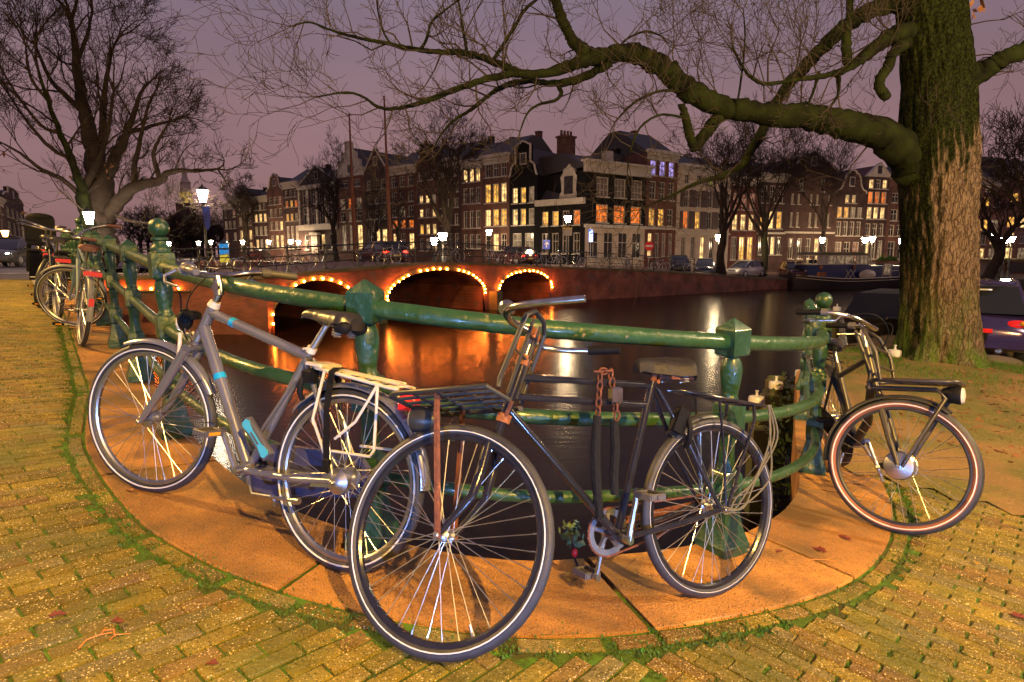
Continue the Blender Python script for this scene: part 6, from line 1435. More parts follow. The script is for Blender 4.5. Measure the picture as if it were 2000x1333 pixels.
def put_bike(k, x, y, z, yaw, label, group):
    o = protos[k] if not used[k] else copy_tree(protos[k]); used[k] = True
    o.location = (x, y, z); o.rotation_euler = (R_(U(-6, 6)), 0, yaw); tag(o, label, 'bicycle', group)
along = math.atan2(d12.y, d12.x)
rg = random.Random(9)
seq = [(0, .5), (4, 2.0), (1, 3.4), (0, 4.9), (4, 6.1), (1, 8.3), (0, 9.3), (5, 10.6), (0, 12.6), (1, 14.0), (0, 15.2), (2, 16.5), (4, 17.8), (1, 19.0)]
ordn = ['first', 'second', 'third', 'fourth', 'fifth', 'sixth', 'seventh', 'eighth', 'ninth', 'tenth', 'eleventh', 'twelfth', 'thirteenth', 'fourteenth']
for i, (k, x) in enumerate(seq):
    p = W1 + d12 * x + n12 * .55; put_bike(k, p.x, p.y, top12(x) - .03, along + (math.pi if rg.random() < .5 else 0) + rg.uniform(-.15, .15), '%s bicycle at the arched bridge railing, %s counting from its left end' % (cols[k][0], ordn[i]), 'bicycles along the bridge railing')
for i in range(5):
    put_bike([0, 3, 0, 1, 2][i], -16.2 + i * 1.35, 23.95, .36, U(-.2, .2), '%s bicycle behind the left railing posts, %s from the left' % (cols[[0, 3, 0, 1, 2][i]][0], ordn[i]), 'bicycles along the plain bridge wall')
dq = Vector((EDGE_R[2][0] - W2.x, EDGE_R[2][1] - W2.y)).normalized(); nq = Vector((-dq.y, dq.x))
for i in range(15):
    s = .8 + i * .86; p = Vector((W2.x, W2.y)) + dq * s + nq * U(.9, 1.6); z = interp([(0, .43), (6.6, .18), (14.6, -.24)], s) - .03; k = [1, 4, 0, 1, 4, 5, 0, 1, 3, 4, 2, 0, 1, 0, 5][i]
    put_bike(k, p.x, p.y, z, U(-.9, .9) + (math.pi / 2 if i % 2 else -.6), '%s bicycle in the jumble before the corner shopfront, number %s from the left' % (cols[k][0], ordn[i] if i < 14 else 'fifteenth'), 'bicycles parked by the corner house')
# ---------------------------------------------------------------- cars
MT['carglass'] = mat('car_glass', (.015, .017, .018), .05, coat=.5); MT['whitelit'] = emis('headlamp_lit', (1, .92, .85), 14); MT['taillit'] = emis('tail_lamp_lit', (1, .03, .015), 9)
PLATE = mat('plate_yellow', (.6, .5, .08), .5)
def car(x, y, z, yaw, paint, label, lit=None, hatch=True, sub=24, L=4.1, Wd_=1.72, Hh=1.45):
    e = empty('parked_car', (x, y, z), yaw); tag(e, label, 'car'); hw = Wd_ / 2
    # stations along the length: x, belt half width, sill z, belt z, roof z (None: none), roof half width
    xb = [-.5, -.485, -.44, -.36, -.26, -.10, .06, .18, .30, .40, .47, .5]
    belt = [.60, .80, .90, .93, .94, .93, .92, .91, .86, .80, .70, .52]; sil = [.42, .30, .24, .2, .2, .2, .2, .2, .2, .22, .26, .40]; bw = [.86, .93, .97, .985, 1, 1, 1, 1, .985, .96, .91, .80]
    m = MB(); vs = []; k = 9
    for i in range(12):
        X = xb[i] * L; b_ = belt[i] * Hh / 1.45; s_ = sil[i]; w_ = bw[i] * hw
        for yy, zz in ((-w_ * .94, s_), (-w_, s_ + (b_ - s_) * .35), (-w_ * .995, s_ + (b_ - s_) * .72), (-w_ * .93, b_ - .02), (0, b_ + .015), (w_ * .93, b_ - .02), (w_ * .995, s_ + (b_ - s_) * .72), (w_, s_ + (b_ - s_) * .35), (w_ * .94, s_)): vs.append((X, yy, zz))
    fs = [(i * k + q, (i + 1) * k + q, (i + 1) * k + (q + 1) % k, i * k + (q + 1) % k) for i in range(11) for q in range(k)] + [tuple(range(k)), tuple(11 * k + q for q in range(k - 1, -1, -1))]
    m.add(vs, fs); body = m.build('body', paint, e, 50)
    g = MB(); st = [(-.455 if hatch else -.36, .90, .86), (-.39 if hatch else -.25, 1.36, .70), (-.22, Hh, .71), (.02, Hh - .005, .71), (.12, 1.33, .72), (.30, .87, .86)]
    vs = []
    for X, zz, w_ in st: vs += [(X * L, -w_ * hw, zz), (X * L, w_ * hw, zz)]
    vs += [(-.40 * L, -hw * .90, .88), (-.40 * L, hw * .90, .88), (.26 * L, -hw * .90, .88), (.26 * L, hw * .90, .88)]
    fs = [(2 * i, 2 * i + 1, 2 * i + 3, 2 * i + 2) for i in range(5)]
    fs += [(0, 2, 4, 12), (1, 13, 5, 3), (4, 6, 14, 12), (5, 13, 15, 7), (6, 8, 10, 14), (7, 15, 11, 9)]
    g.add(vs, fs); g.build('window_glass', MT['carglass'], e, 30)
    r = MB(); r.cbox((-.10 * L, 0, Hh - .005), (.32 * L, hw * 1.40, .045), .02)
    for s in (-1, 1):
        r.tube([(-.44 * L, s * hw * .84, .92), (-.385 * L, s * hw * .71, 1.35), (-.22 * L, s * hw * .70, Hh)], .035, 6); r.tube([(.28 * L, s * hw * .85, .89), (.12 * L, s * hw * .715, 1.33), (.02 * L, s * hw * .705, Hh)], .03, 6); r.tube([(-.06 * L, s * hw * .9, .9), (-.08 * L, s * hw * .71, Hh - .02)], .03, 5)
    r.build('roof', paint, e, 40)
    for X in (-.31, .30):
        for s in (-1, 1):
            w_ = MB(); w_.lathe([(.20, -.10), (.30, -.10), (.315, -.07), (.315, .07), (.30, .10), (.20, .10)], sub, (X * L, s * (hw - .10), .315), 0, Matrix.Rotation(R_(90), 3, 'X')); o = w_.build('wheel', MT['rubber'], e, 35)
            w_ = MB(); w_.lathe([(.01, -.105), (.19, -.10), (.205, -.09), (.205, .09), (.19, .10), (.01, .105)], 16, (X * L, s * (hw - .095), .315), 0, Matrix.Rotation(R_(90), 3, 'X')); w_.build('hubcap', MT['alu'], o, 35)
    for s in (-1, 1):
        t_ = MB(); t_.sphere((-.478 * L, s * hw * .74, .72), .17, 14, 8, .35, 1.15, .55); o = t_.build('tail_light', MT['taillit'] if lit == 'tail' else MT['redlens'], e, 60)
        t_ = MB(); t_.sphere((-.492 * L, s * hw * .86, .76), .085, 12, 8, .5, 1.0, .6); t_.build('indicator', MT['amber'], o, 60)
        t_ = MB(); t_.sphere((.462 * L, s * hw * .70, .62), .15, 12, 8, .5, 1.1, .55); t_.build('headlight', MT['whitelit'] if lit == 'head' else MT['lens'], e, 60)
        t_ = MB(); t_.sphere((.17 * L, s * hw * 1.03, .95), .10, 8, 6, .6, 1, .7); t_.build('wing_mirror', paint, e, 60)
    b_ = MB(); b_.cbox((-.497 * L, 0, .42), (.10, Wd_ * .86, .20), .03); b_.build('rear_bumper', paint, e, 40); b_ = MB(); b_.cbox((.492 * L, 0, .42), (.10, Wd_ * .80, .20), .03); b_.build('front_bumper', paint, e, 40)
    b_ = MB(); b_.box((-.512 * L, 0, .52), (.02, .5, .11)); b_.build('number_plate', PLATE if Hh != 1.42 else MT['blackplastic'], e); b_ = MB(); b_.cbox((.485 * L, 0, .60), (.06, .7, .09), .02); b_.build('grille', MT['blackplastic'], e)
    return e
cd = lambda n, c: mat(n, c, .18, .3, coat=.8)
pc = atZ(1978, 715, -.70); hd = R_(52)
pcar = car(9.30, 12.05, -.72, R_(52), mat('dark_violet_metallic', (.055, .035, .13), .16, .5, coat=1), 'dark violet hatchback seen from behind right of the big trunk', sub=32, Hh=1.42)
m = MB(); m.lathe([(.05, -.08), (.055, .0), (.045, .01)], 14, (-2.06, -.42, .27), 0, Matrix.Rotation(R_(-90), 3, 'Y')); m.build('exhaust', MT['chrome'], pcar)
m = MB(); m.cbox((-2.12, -.18, .62), (.02, .26, .07), .005); m.build('bumper_reflector', MT['redlens'], pcar)
m = MB(); m.cbox((-1.62, 0, 1.30), (.04, .5, .03), .005); m.build('brake_light_strip', MT['lens'], pcar)
def car_px(u, D, z, yaw, paint, label, **kw): p = atY(u, HOR, D); return car(p.x, D, z, yaw, paint, label, **kw)
car_px(1326, 50.5, -.33, R_(-100), cd('black_car', (.012, .012, .014)), 'black car parked nose to the canal beside the bicycles')
car_px(1378, 52, -.62, R_(-108), cd('dark_grey_car', (.045, .045, .05)), 'dark grey car parked nose to the canal left of the quay tree')
car_px(1458, 53.5, -.80, R_(-145), cd('silver_car', (.42, .40, .40)), 'silver car parked between the two quay trees')
car_px(1550, 57, -.95, R_(-100), cd('maroon_car', (.06, .02, .025)), 'maroon car parked near the houseboat bow'); car_px(1592, 60, -.95, R_(-100), cd('black_van_car', (.012, .013, .016)), 'black car with pale roof line behind the houseboat', Hh=1.6)
car_px(1722, 61, -.98, R_(170), cd('dark_car', (.03, .025, .03)), 'dark car parked behind the blue houseboat cabin'); car_px(1772, 62, -.98, R_(175), cd('olive_car', (.05, .045, .03)), 'dark olive car parked left of the big trunk behind the houseboat')
car_px(1005, 50, .36, R_(128), cd('red_dusk_car', (.10, .02, .02)), 'red car with lit tail lamps leaving the bridge', lit='tail')
car_px(22, 31, .585, R_(-72), cd('grey_street_car', (.12, .12, .12)), 'car with bright headlights coming up the left street', lit='head')
car_px(745, 37.5, .62, R_(128), cd('maroon_bridge_car', (.09, .018, .02)), 'low red car with lit tail lamps crossing the bridge', lit='tail', Hh=1.35)
# ---------------------------------------------------------------- boats
def houseboat():
    p = atZ(1582, 567, WATER); q = atZ(1790, 562, WATER); d = Vector((q.x - p.x, q.y - p.y)); L = d.length * 1.15; e = empty('houseboat', (p.x, p.y, WATER), math.atan2(d.y, d.x)); tag(e, 'blue houseboat with white-framed wheelhouse moored on the far bank', 'boat')
    s = L / 10.5
    n = 16; vs = []
    for i in range(n + 1):
        t = i / n; X = t * L; w_ = 1.9 * min(1, (t * 5) ** .5 if t < .2 else 1); sh = .95 + .35 * (1 - min(1, t * 3)) ** 2 + .30 * max(0, t - .4)
        for yy, zz in ((.9, sh), (0 - .0 + (1.9 - w_) * .9, sh), (.12 + (1.9 - w_) * .95, .35), (.35 + (1.9 - w_), -.3), (3.6, -.3), (3.8, sh)): vs.append((X, yy, zz))
    m = MB(); fs = [(i * 6 + k, (i + 1) * 6 + k, (i + 1) * 6 + (k + 1) % 6, i * 6 + (k + 1) % 6) for i in range(n) for k in range(6)] + [tuple(range(6)), tuple(n * 6 + k for k in range(5, -1, -1))]
    m.add(vs, fs); m.build('hull', mat('dark_hull', (.03, .022, .03), .4), e, 40)
    m = MB(); m.tube([(vs[i * 6 + 1][0], vs[i * 6 + 1][1] - .03, vs[i * 6 + 1][2] - .02) for i in range(n + 1)], .05, 6); m.tube([(vs[i * 6 + 1][0], vs[i * 6 + 1][1] - .0, vs[i * 6 + 1][2] - .26) for i in range(n + 1)], .03, 6); m.build('rubbing_strake', MT['trim'], e)
    bl = mat('navy_cabin_paint', (.012, .022, .11), .4); m = MB(); m.box((s * 3.2, 1.9, 1.55), (s * 4.4, 2.6, 1.25)); m.box((s * 7.6, 1.9, 1.50), (s * 5.2, 2.4, 1.1)); m.build('cabin', bl, e, 0)
    wh_ = MB(); x0, x1, z0, z1, y0 = s * .9, s * 5.1, 2.18, 3.02, .62
    wh_.box(((x0 + x1) / 2, 1.9, z0 + .04), (x1 - x0, 2.6, .1)); wh_.box(((x0 + x1) / 2, 1.9, z1), (x1 - x0 + .1, 2.7, .1))
    for k in (0, .19, .36, .53, .71, .77, .84, .92, 1): wh_.box((x0 + (x1 - x0) * k, y0, (z0 + z1) / 2), (.09, .09, z1 - z0)); wh_.box((x0 + (x1 - x0) * k, 3.15, (z0 + z1) / 2), (.09, .09, z1 - z0))
    wh_.build('wheelhouse_frame', MT['trim'], e, 0)
    m = MB(); m.box((x0 + (x1 - x0) * .095, y0 + .02, (z0 + z1) / 2), ((x1 - x0) * .18, .04, z1 - z0 - .1)); m.build('wheelhouse_panel', MT['trim'], e, 0)
    for a, b_ in ((.19, .36), (.36, .53), (.53, .71), (.77, .84), (.84, .92), (.92, 1)):
        m = MB(); m.box((x0 + (x1 - x0) * (a + b_) / 2, y0 + .03, (z0 + z1) / 2 + .03), ((x1 - x0) * (b_ - a) - .09, .02, z1 - z0 - .16)); m.build('pane', PANES['m'], e, 0)  # panes given a dim glow in place of ambient light on the wheelhouse
    m = MB(); m.prism([(x0 - .1, z1 + .05), (x0 + .8, z1 + .28), (x1 - .8, z1 + .30), (x1 + .15, z1 + .05)], .5, 3.3); m.build('wheelhouse_roof', MT['ledge'], e, 0)
    m = MB()
    for X in (3.1 * s, 3.5 * s): m.tube([(X, .35, 1.0), (X + .55, .35, 1.75)], .03, 4); m.tube([(X + .55, .35, 1.0), (X, .35, 1.75)], .03, 4)
    m.build('folding_trestle', MT['trim'], e, 0)
    m = MB(); m.sphere((4.9 * s, .3, 1.25), .8, 16, 8, 1.25, .3, .6); m.build('upturned_dinghy', MT['trim'], e)
    m = MB(); m.box((6.9 * s, .68, 1.7), (.85, .06, 1.05)); o = m.build('cabin_window', MT['trim'], e, 0)
    for k in (-1, 1): w_ = MB(); w_.box((6.9 * s + k * .2, .64, 1.7), (.28, .04, .8)); w_.build('pane', PANES['m'], o, 0)
    m = MB()
    for zz in (1.55, 1.95): m.tube([(6.2 * s, .3, zz), (10 * s, .3, zz + .15)], .022, 5)
    for k in range(6): X = (6.2 + k * .76) * s; m.tube([(X, .3, 1.0), (X, .3, 2.0)], .022, 5)
    m.build('deck_railing', MT['trim'], e, 0)
    for X in (1.15, 3.9): m = MB(); m.lathe([(.05, .2), (.13, .1), (.13, -.1), (.05, -.16)], 8, (X * s, .52, 1.95)); m.build('deck_lantern', MT['rustorange'], e)
    m = MB(); m.box((1.2 * s, .5, 1.35), (.7, .3, .34)); m.build('crate', MT['rustorange'], e)
    m = MB(); m.box((7.5 * s, 1.4, 2.35), (2.4, .5, .25)); m.build('planter', MT['rust'], e); m = MB(); r_ = random.Random(2)
    for k in range(160): q_ = Vector((7.5 * s + r_.uniform(-1.2, 1.2), 1.4 + r_.uniform(-.3, .3), 2.5 + abs(r_.gauss(0, .22)))); a, b_ = wob(r_, .08), wob(r_, .08); m.add([q_ - a, q_ + b_, q_ + a, q_ - b_], [(0, 1, 2, 3)])
    m.build('plants', MT['moss'], e, 0, 'stuff')
houseboat()
def flat_boat():
    e = empty('houseboat', (41, 55, WATER), R_(12)); tag(e, 'low brown houseboat with cream plank cabin right of the big trunk', 'boat')
    m = MB(); m.cbox((9, 2, .3), (20, 4, 1.2), .1); m.build('hull', mat('tarred_hull', (.03, .024, .022), .5), e, 0)
    m = MB(); m.box((9, 2.2, 1.75), (18, 3.2, 1.7)); m.build('cabin', mat('cream_planks', (.32, .25, .19), .7, 0, (.26, .20, .15), 3), e, 0)
    m = MB(); m.box((9, 2.1, 2.67), (18.6, 3.8, .14)); m.build('cabin_roof', MT['ledge'], e, 0)
    for k, w_ in ((1.6, 1.4), (4.2, 1.2), (6.8, 2.4), (9.6, 1.2), (12, 1.4)):
        m = MB(); m.box((k, .56, 1.85), (w_, .1, 1.1)); o = m.build('window', MT['rust'], e, 0); m = MB(); m.box((k, .50, 1.85), (w_ - .2, .06, .9)); m.build('pane', MT['glassdark'], o, 0)
flat_boat()
def dark_boat():
    p = atZ(1690, 690, WATER)
    e = empty('covered_boat', (10.6, 16.2, WATER), R_(48)); tag(e, 'black tarpaulin-covered boat moored beside the big tree', 'boat')
    n = 14; vs = []; m = MB()
    for i in range(n + 1):
        t = i / n; X = -2.4 + t * 5.4; w_ = 1.25 * min(1, (t * 3.2) ** .6 + .05); sh = 1.55 - .15 * min(1, t * 2)
        for yy, zz in ((-w_, sh), (-w_ * .8, .3), (-w_ * .5, -.3), (w_ * .5, -.3), (w_ * .8, .3), (w_, sh)): vs.append((X, yy, zz))
    m.add(vs, [(i * 6 + k, (i + 1) * 6 + k, (i + 1) * 6 + (k + 1) % 6, i * 6 + (k + 1) % 6) for i in range(n) for k in range(6)] + [tuple(range(6)), tuple(n * 6 + k for k in range(5, -1, -1))]); m.build('hull', MT['blackplastic'], e, 40)
    m = MB(); m.prism([(-1.9, 1.5), (-.3, 2.05), (2.6, 2.05), (2.9, 1.5)], -1.05, 1.05); m.build('tarpaulin', mat('black_tarpaulin', (.006, .006, .008), .7, bump=.5, bscale=6, spec=.2), e, 0)
    m = MB(); m.tube([(vs[i * 6][0], vs[i * 6][1], vs[i * 6][2] + .03) for i in range(n + 1)], .04, 5); m.build('gunwale', MT['blackmetal'], e)
dark_boat()
def mast_boat(u0, v0, u1, v1, D, label):
    a, b_ = atY(u0, v0, D), atY(u1, v1, D); e = empty('sailing_barge', (b_.x, D, WATER)); tag(e, label, 'boat'); inv = Matrix.Translation((-b_.x, -D, -WATER)); m = MB(); m.M = inv
    m.tube([Vector((b_.x + .05, D, WATER + .6)), b_, a.lerp(b_, .45), a.lerp(b_, .44), a], [.20, .19, .16, .11, .07], 8); m.build('mast', MT['rust'], e)
    m = MB(); m.M = inv; 
    for s in (-2.2, -1.5, 1.4, 2.0): m.tube([a.lerp(b_, .40), Vector((b_.x + s, D + s * .3, WATER + 1))], .018, 3)
    m.build('rigging', MT['blackmetal'], e)
    m = MB(); m.cbox((0, 0, .4), (9, 2.6, 1.2), .2); m.build('hull', MT['blackplastic'], e, 0)
mast_boat(682, 222, 693, 488, 56, 'tall brown barge mast rising above the bridge, the left of two')
mast_boat(750, 188, 762, 482, 53, 'tall brown barge mast rising above the bridge, the right of two')
# ---------------------------------------------------------------- mooring posts
MT['oldwood'] = mat('wet_old_timber', (.12, .095, .045), .8, 0, (.09, .11, .03), 6, bump=.6, bscale=30)
for i, (u, v, D, zt, lab) in enumerate(((1478, 775, 7.4, 0, 'mooring post with pale cap nearest the railing corner'), (1516, 746, 8.6, 0, 'second mooring post with pale cap from the railing corner'), (1566, 724, 9.6, 0, 'third mooring post with pale cap from the railing corner'), (1635, 600, 16, 0, 'pale-capped mooring post just left of the handlebar of the carrier bicycle'), (1670, 596, 17, 0, 'pale-capped mooring post next to the black covered boat'), (1748, 684, 9.4, 0, 'low pale-capped mooring post at the foot of the big tree'))):
    p = atY(u, v, D); e = empty('mooring_post', (p.x, D, WATER - .2)); tag(e, lab, 'mooring post', 'mooring posts'); h = p.z - WATER + .2
    m = MB(); m.lathe([(.085, 0), (.08, h - .08)], 12); m.build('post', MT['oldwood'], e); m = MB(); m.lathe([(.098, h - .10), (.098, h - .02), (.09, h), (.02, h + .012), (.012, h + .06), (.022, h + .065), (.022, h + .08)], 14); m.build('cap', MT['whitepaint'], e, 30)
m = MB(); a = atY(1440, 830, 6.4)
e = empty('timber_fender'); tag(e, 'low timber fender wall with weeds beside the mooring posts', 'fender')
for k in range(7):
    t = k / 6; p = Vector((2.95 + t * 1.5, 6.9 + t * 3.0, WATER - .2)); m = MB(); m.cbox((p.x, p.y, WATER + .42), (.22, .18, 1.3 + (.1 if k % 2 else 0)), .02); m.build('plank', MT['oldwood'], e)
m = MB(); rg = random.Random(4)
for k in range(1100):
    t = rg.random(); q = Vector((3.0 + t * 1.35 + rg.gauss(0, .10), 6.6 + t * 2.4 + rg.gauss(0, .12), rg.uniform(WATER + .15, -.62))); a, b_ = wob(rg, .022), wob(rg, .022); m.add([q - a, q + b_, q + a, q - b_], [(0, 1, 2, 3)])
o = m.build('ivy', mat('ivy_leaf', (.035, .075, .018), .6, 0, (.06, .09, .02), 20), None, 0); o['kind'] = 'stuff'; tag(o, 'green weeds and ivy on the quay by the mooring posts', 'plants')
# ---------------------------------------------------------------- signs
def sign_post(p, h, name, label): e = empty(name, p); tag(e, label, 'sign'); m = MB(); m.tube([(0, 0, 0), (0, 0, h)], .035, 8); m.build('pole', MT['alu'], e); return e
FA = R_(0)
p = atY(1267, 497, 53); e = sign_post((p.x, 53, -.35), 2.6, 'no_entry_sign', 'round red no-entry sign with white bar by the shopfront')
m = MB(); m.lathe([(.40, -.02), (.40, .02)], 24, (0, -.06, zv(481, 53) + .35), 0, Matrix.Rotation(R_(90), 3, 'X')); o = m.build('disc', mat('sign_red', (.65, .02, .02), .4), e, 30); m = MB(); m.box((0, -.10, zv(481, 53) + .35), (.58, .03, .15)); m.build('white_bar', MT['whitepaint'], o)
p = atY(1067, 497, 50); e = sign_post((p.x, 50, .3), 2.6, 'one_way_sign', 'square blue sign with a white upward arrow before the corner house'); zc = zv(478, 50) - .3
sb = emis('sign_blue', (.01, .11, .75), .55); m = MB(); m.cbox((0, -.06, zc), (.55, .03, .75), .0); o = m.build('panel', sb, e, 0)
m = MB(); m.prism([(-.05, zc - .26), (.05, zc - .26), (.05, zc + .06), (.16, zc - .04), (.16, zc + .08), (0, zc + .26), (-.16, zc + .08), (-.16, zc - .04), (-.05, zc + .06)], -.10, -.08); m.build('arrow', MT['whitepaint'], o, 0)
p = atY(1153, 497, 48.5); e = sign_post((p.x, 48.5, .0), 3.4, 'lit_sign', 'tall narrow lit blue and white sign on a pole before the shopfront'); zc = zv(461, 48.5)
m = MB(); m.cbox((0, -.08, zc), (.36, .12, 1.0), .02); o = m.build('panel', emis('lit_blue_panel', (.10, .25, .9), 1.0), e, 0); lt = emis('lit_white_letters', (.9, .95, 1), 2.2)
def mark(nm, mt, *bx):
    m = MB()
    for x, z, a, b_ in bx: m.box((x, -.16, zc + z), (a, .02, b_))
    m.build(nm, mt, o, 0)
mark('white_field', lt, (0, -.27, .28, .40)); m = MB(); m.box((0, -.175, zc - .17), (.09, .012, .09)); m.build('dark_dot', MT['blackplastic'], o, 0)
mark('white_mark', lt, (-.10, .06, .06, .20), (.10, .06, .06, .20), (0, .06, .14, .05)); mark('white_mark', lt, (-.09, .25, .06, .12), (0, .29, .12, .05)); mark('white_mark', lt, (.07, .38, .05, .18), (.10, .30, .10, .05))
p = atY(1108, 452, 48.9); m = MB(); m.box((p.x, 48.85, zv(453, 48.9)), (.75, .05, .62)); nb_ = m.build('notice_board', MT['trim'], None, 0); m = MB(); m.box((p.x, 48.84, zv(446, 48.9)), (.78, .09, .09)); m.build('yellow_strip', mat('yellow_strip_paint', (.75, .50, .05), .5), nb_, 0); tag(nb_, 'white rectangular board on the lantern post before the corner house', 'sign')
p = atY(403, 425, 25.9); e = empty('banner', (p.x, 25.9, p.z)); tag(e, 'narrow blue banner hanging on the tall bridge lantern post', 'banner'); m = MB(); m.prism([(-.14, .42), (.13, .46), (.17, .1), (.13, -.38), (.02, -.55), (-.10, -.3), (-.14, 0)], -.02, .02); m.build('cloth', mat('blue_cloth', (.015, .04, .42), .7), e, 0); m = MB(); m.tube([(-.2, 0, .46), (.16, 0, .48)], .015, 5); m.build('rod', MT['blackmetal'], e)
p = atY(437, 478, 70); e = empty('advertising_column', (p.x, 70, .3)); tag(e, 'lit blue and yellow advertising column beyond the bridge', 'kiosk'); m = MB(); m.lathe([(.5, 0), (.5, .9)], 14); m.build('lower_drum', emis('lit_yellow_poster', (.9, .65, .05), .7), e, 30); m = MB(); m.lathe([(.5, .9), (.5, 2.1)], 14); m.build('upper_drum', emis('lit_blue_poster', (.02, .30, .75), .7), e, 30); m = MB(); m.lathe([(.6, 2.1), (.6, 2.2), (.1, 2.5)], 14); m.build('roof', MT['blackmetal'], e)
# ---------------------------------------------------------------- litter on the ground
rg = random.Random(31); lfm = [MT['leaf'], mat('dark_red_leaf', (.13, .018, .014), .7), mat('yellow_leaf', (.36, .22, .03), .7)]
def leaf(x, y, s, k, lab, flat=True):
    s *= .6; m = MB(); P = [(0, -1), (.25, -.6), (.55, -.45), (.42, -.1), (.62, .25), (.3, .35), (.15, .8), (0, 1), (-.15, .8), (-.3, .35), (-.62, .25), (-.42, -.1), (-.55, -.45), (-.25, -.6)]
    vs = [(a * s, b_ * s, .012 * abs(a) + rg.uniform(0, .006)) for a, b_ in P] + [(0, 0, .004)]; m.add(vs, [(i, (i + 1) % 14, 14) for i in range(14)]); o = m.build('fallen_leaf', lfm[k], None, 0); o.location = (x, y, zg(x, y) + .008); o.rotation_euler = (U(-.1, .1), U(-.1, .1), U(0, 6)); tag(o, lab, 'leaf', 'fallen leaves'); return o
def gpt(u, v):
    d = ray(u, v); t = .5
    while True:
        p = Vector((0, 0, CAMZ)) + d * t
        if p.z < zg(p.x, p.y): return p
        t += .004
for u, v, s, k, lab in ((255, 962, .05, 0, 'curled brown leaf under the silver front wheel'), (112, 1208, .045, 1, 'dark red leaf on the left paving'), (228, 1222, .04, 1, 'dark red leaf beside the two orange twigs'), (415, 1305, .035, 1, 'reddish leaf at the lower left paving'), (1650, 1055, .06, 1, 'dark red leaf on the kerb near the carrier wheel'), (1600, 1078, .065, 1, 'long dark leaf on the kerb stone right of the black bicycle'), (1522, 1082, .04, 1, 'red-brown leaf on the kerb beside the rear tyre'), (1990, 1210, .06, 1, 'dark red leaf at the right edge of the paving'), (660, 1105, .04, 0, 'brown leaf against the rear silver tyre'), (1110, 1130, .03, 2, 'small yellow leaf near the rose on the kerb'), (1905, 1105, .035, 2, 'pale leaf right of the carrier bicycle tyre'), (118, 955, .03, 2, 'yellow leaf on the left paving by the kerb')):
    p = gpt(u, v); leaf(p.x, p.y, s, k, lab)
otw = mat('orange_twig', (.6, .20, .03), .7)
for u, v, a, lab in ((186, 1255, 1.2, 'thin orange twig on the lower left paving'), (222, 1247, -.4, 'short forked orange twig on the lower left paving'), (1600, 1100, .2, 'long thin yellow twig on the kerb stone at right')):
    p = gpt(u, v); m = MB(); L = .09 if u < 1000 else .2; m.tube([(-L / 2, 0, .004), (-L / 6, .012, .008), (L / 6, -.006, .01), (L / 2, .02, .006)], [.002, .002, .0018, .001], 5); m.tube([(L / 8, 0, .008), (L / 3, -.03, .012)], .0018, 4); o = m.build('fallen_twig', otw); o.location = (p.x, p.y, zg(p.x, p.y) + .006); o.rotation_euler = (0, 0, a); tag(o, lab, 'twig')
# dead rose stuck by the kerb joint
p = gpt(1122, 1105); e = empty('rose', (p.x, p.y, zg(p.x, p.y))); tag(e, 'withered red rose with green leaves stuck in the kerb joint', 'flower')
m = MB(); m.tube([(.02, -.10, .005), (.0, 0, .03), (-.01, .03, .10), (-.015, .06, .17)], [.006, .005, .004, .003], 6); m.build('stem', MT['barkfar'], e)
m = MB(); m.sphere((.0, .0, .055), .016, 10, 7, .8, .8, 1.2); m.build('bloom', mat('rose_red', (.55, .01, .015), .5), e)
m = MB()
for k in range(60): q = Vector((rg.gauss(-.008, .018), .04 + rg.gauss(0, .02), rg.uniform(.07, .17))); a, b_ = wob(rg, .010), wob(rg, .010); m.add([q - a, q + b_, q + a, q - b_], [(0, 1, 2, 3)])
m.build('leaves', mat('rose_leaf', (.10, .16, .07), .6), e, 0, 'stuff')
# grass round the foot of the big tree
m = MB()
for k in range(9000):
    a = rg.uniform(0, 6.283); d_ = .62 + abs(rg.gauss(0, .7)); x, y = TREE.x + math.cos(a) * d_ * 1.15, TREE.y + math.sin(a) * d_
    if nearest(x, y)[0] < .3 or noise.noise(Vector((x * 1.1, y * 1.1, 3))) < -.12: continue
    z = zg(x, y) + mound(x, y) + bump(x, y) * .6; h = rg.uniform(.03, .09); b_ = rg.uniform(0, 6.28); c_, s_ = math.cos(b_) * .006, math.sin(b_) * .006
    m.add([(x - c_, y - s_, z - .01), (x + c_, y + s_, z - .01), (x + rg.gauss(0, .02), y + rg.gauss(0, .02), z + h)], [(0, 1, 2)])
o = m.build('grass', MT['moss'], None, 0); o['kind'] = 'stuff'; tag(o, 'grass and moss around the foot of the big tree', 'grass')
# leaf litter on the bare earth
m = MB()
for k in range(7000):
    x, y = rg.uniform(2.2, 11), rg.uniform(3.4, 12)
    if not SOIL(x, y) or nearest(x, y)[0] < .35 or noise.noise(Vector((x * .6, y * .6, 9))) < -.1: continue
    z = zg(x, y) + mound(x, y) + bump(x, y) * .6 + .014; a, b_ = Vector((rg.gauss(0, .018), rg.gauss(0, .018), rg.gauss(0, .004))), Vector((rg.gauss(0, .018), rg.gauss(0, .018), rg.gauss(0, .004))); q = Vector((x, y, z)); m.add([q - a, q + b_, q + a, q - b_], [(0, 1, 2, 3)])
o = m.build('leaf_litter', MT['leaf'], None, 0); o['kind'] = 'stuff'; tag(o, 'brown leaf litter scattered over the bare earth at right', 'leaves')
# boulder kerb at the car
m = MB(); p = gpt(1950, 728); m.sphere((0, 0, 0), .5, 14, 8, 1.4, .5, .32); o = m.build('stone_block', MT['ledge']); o.location = (p.x + .2, p.y + .6, p.z + .02); tag(o, 'low rounded grey stone between the big trunk and the violet car', 'stone')
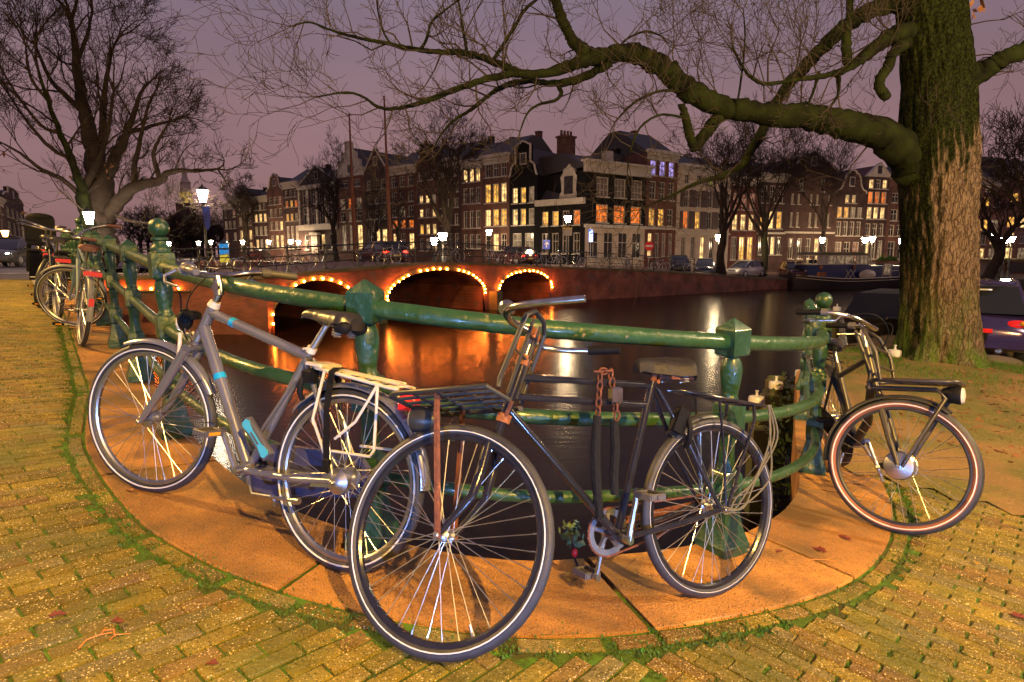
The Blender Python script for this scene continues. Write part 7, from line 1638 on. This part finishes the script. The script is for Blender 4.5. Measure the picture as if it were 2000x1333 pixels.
# ---------------------------------------------------------------- street lamps (lantern on a cast post)
MT['lampglass'] = emis('lit_lantern_glass', (1.0, .72, .40), 280)
MT['lampglass2'] = emis('lit_lantern_glass_near', (1.0, .80, .55), 250)
def street_lamp(x, y, z, h, label, power=0, color=(1, .6, .25), glass=None, group='street lamps', s=1.0, rad=.12):
    e = empty('street_lamp', (x, y, z)); tag(e, label, 'street lamp', group)
    m = MB(); m.lathe([(.16 * s, 0), (.16 * s, .12), (.12 * s, .2), (.11 * s, .55), (.075 * s, .62), (.06 * s, .8), (.055 * s, 1.0), (.07 * s, 1.03), (.05 * s, 1.08), (.042 * s, h - .75), (.06 * s, h - .72), (.035 * s, h - .66), (.03 * s, h - .45)], 10)
    m.tube([(-.24 * s, 0, h - .62), (.24 * s, 0, h - .62)], .014 * s, 6); m.build('post', MT['blackmetal'], e)
    m = MB(); m.lathe([(.05 * s, h - .45), (.12 * s, h - .40), (.125 * s, h - .385)], 6); m.tube([(.0, 0, h - .5), (.16 * s, 0, h - .38)], .012, 5); m.tube([(0, 0, h - .5), (-.16 * s, 0, h - .38)], .012, 5); m.build('bracket', MT['blackmetal'], e)
    m = MB(); m.lathe([(.23 * s, h + .10), (.255 * s, h + .11), (.20 * s, h + .18), (.10 * s, h + .24), (.04 * s, h + .27), (.05 * s, h + .30), (.01, h + .36)], 6); m.build('lantern_roof', MT['blackmetal'], e, 25)
    if power:
        li = bpy.data.lights.new('lantern_light', 'POINT'); li.energy = power; li.color = color; li.shadow_soft_size = rad
        lo = bpy.data.objects.new('lantern_light', li); col.objects.link(lo); lo.parent = e; lo.location = (0, 0, h - .15)
        m = MB()
        for k in range(6): a = k * math.pi / 3; m.tube([(.125 * s * math.cos(a), .125 * s * math.sin(a), h - .39), (.235 * s * math.cos(a), .235 * s * math.sin(a), h + .11)], .010, 4)
        m.build('lantern_frame', MT['blackmetal'], e)
    else:
        m = MB(); m.lathe([(.115 * s, h - .385), (.225 * s, h + .098)], 6); m.build('lantern_glass', glass or MT['lampglass'], e, 0)
    return e
# lamps out of the picture that light the corner: behind the camera and along the pavement on the left
street_lamp(2.6, -3.2, -.35, 5.0, 'street lamp standing behind the viewpoint on the right', 6000, (1.0, .56, .11), rad=.05)
street_lamp(-11.0, 5.5, .6, 7.0, 'street lamp on the pavement out to the left', 8800, (1.0, .57, .13), rad=.05)
street_lamp(8.6, 2.4, -.7, 5.2, 'street lamp out to the right facing the big elm trunk', 2900, (1.0, .70, .36))
def fill(x, y, z, power, color, label):  # unseen low lamps added for the blue tint on tyres and post feet
    e = empty('fill_lamp', (x, y, z)); tag(e, label, 'bollard lamp', 'added low lamps out of view')
    m = MB(); m.lathe([(.07, 0), (.07, .03), (.055, .04), (.055, .16), (.06, .17)], 16)
    for a in (0, 2.1, 4.2): m.tube([(.045 * math.cos(a), .045 * math.sin(a), .16), (.045 * math.cos(a), .045 * math.sin(a), .36)], .005, 5)
    m.build('post', MT['blackmetal'], e)
    m = MB(); m.lathe([(.07, .36), (.07, .385), (.02, .41)], 16); m.build('cap', MT['blackmetal'], e)
    li = bpy.data.lights.new('fill_light', 'POINT'); li.energy = power; li.color = color; li.shadow_soft_size = .05
    lo = bpy.data.objects.new('fill_light', li); col.objects.link(lo); lo.parent = e; lo.location = (0, 0, .20)
fill(-.9, -.9, zg(-.9, -.9), 400, (.22, .40, 1.0), 'added low cool lamp, unseen behind the viewpoint, left one')
fill(1.9, -.6, zg(1.9, -.6), 430, (.22, .40, 1.0), 'added low cool lamp, unseen behind the viewpoint, right one')
lamps_in_view()
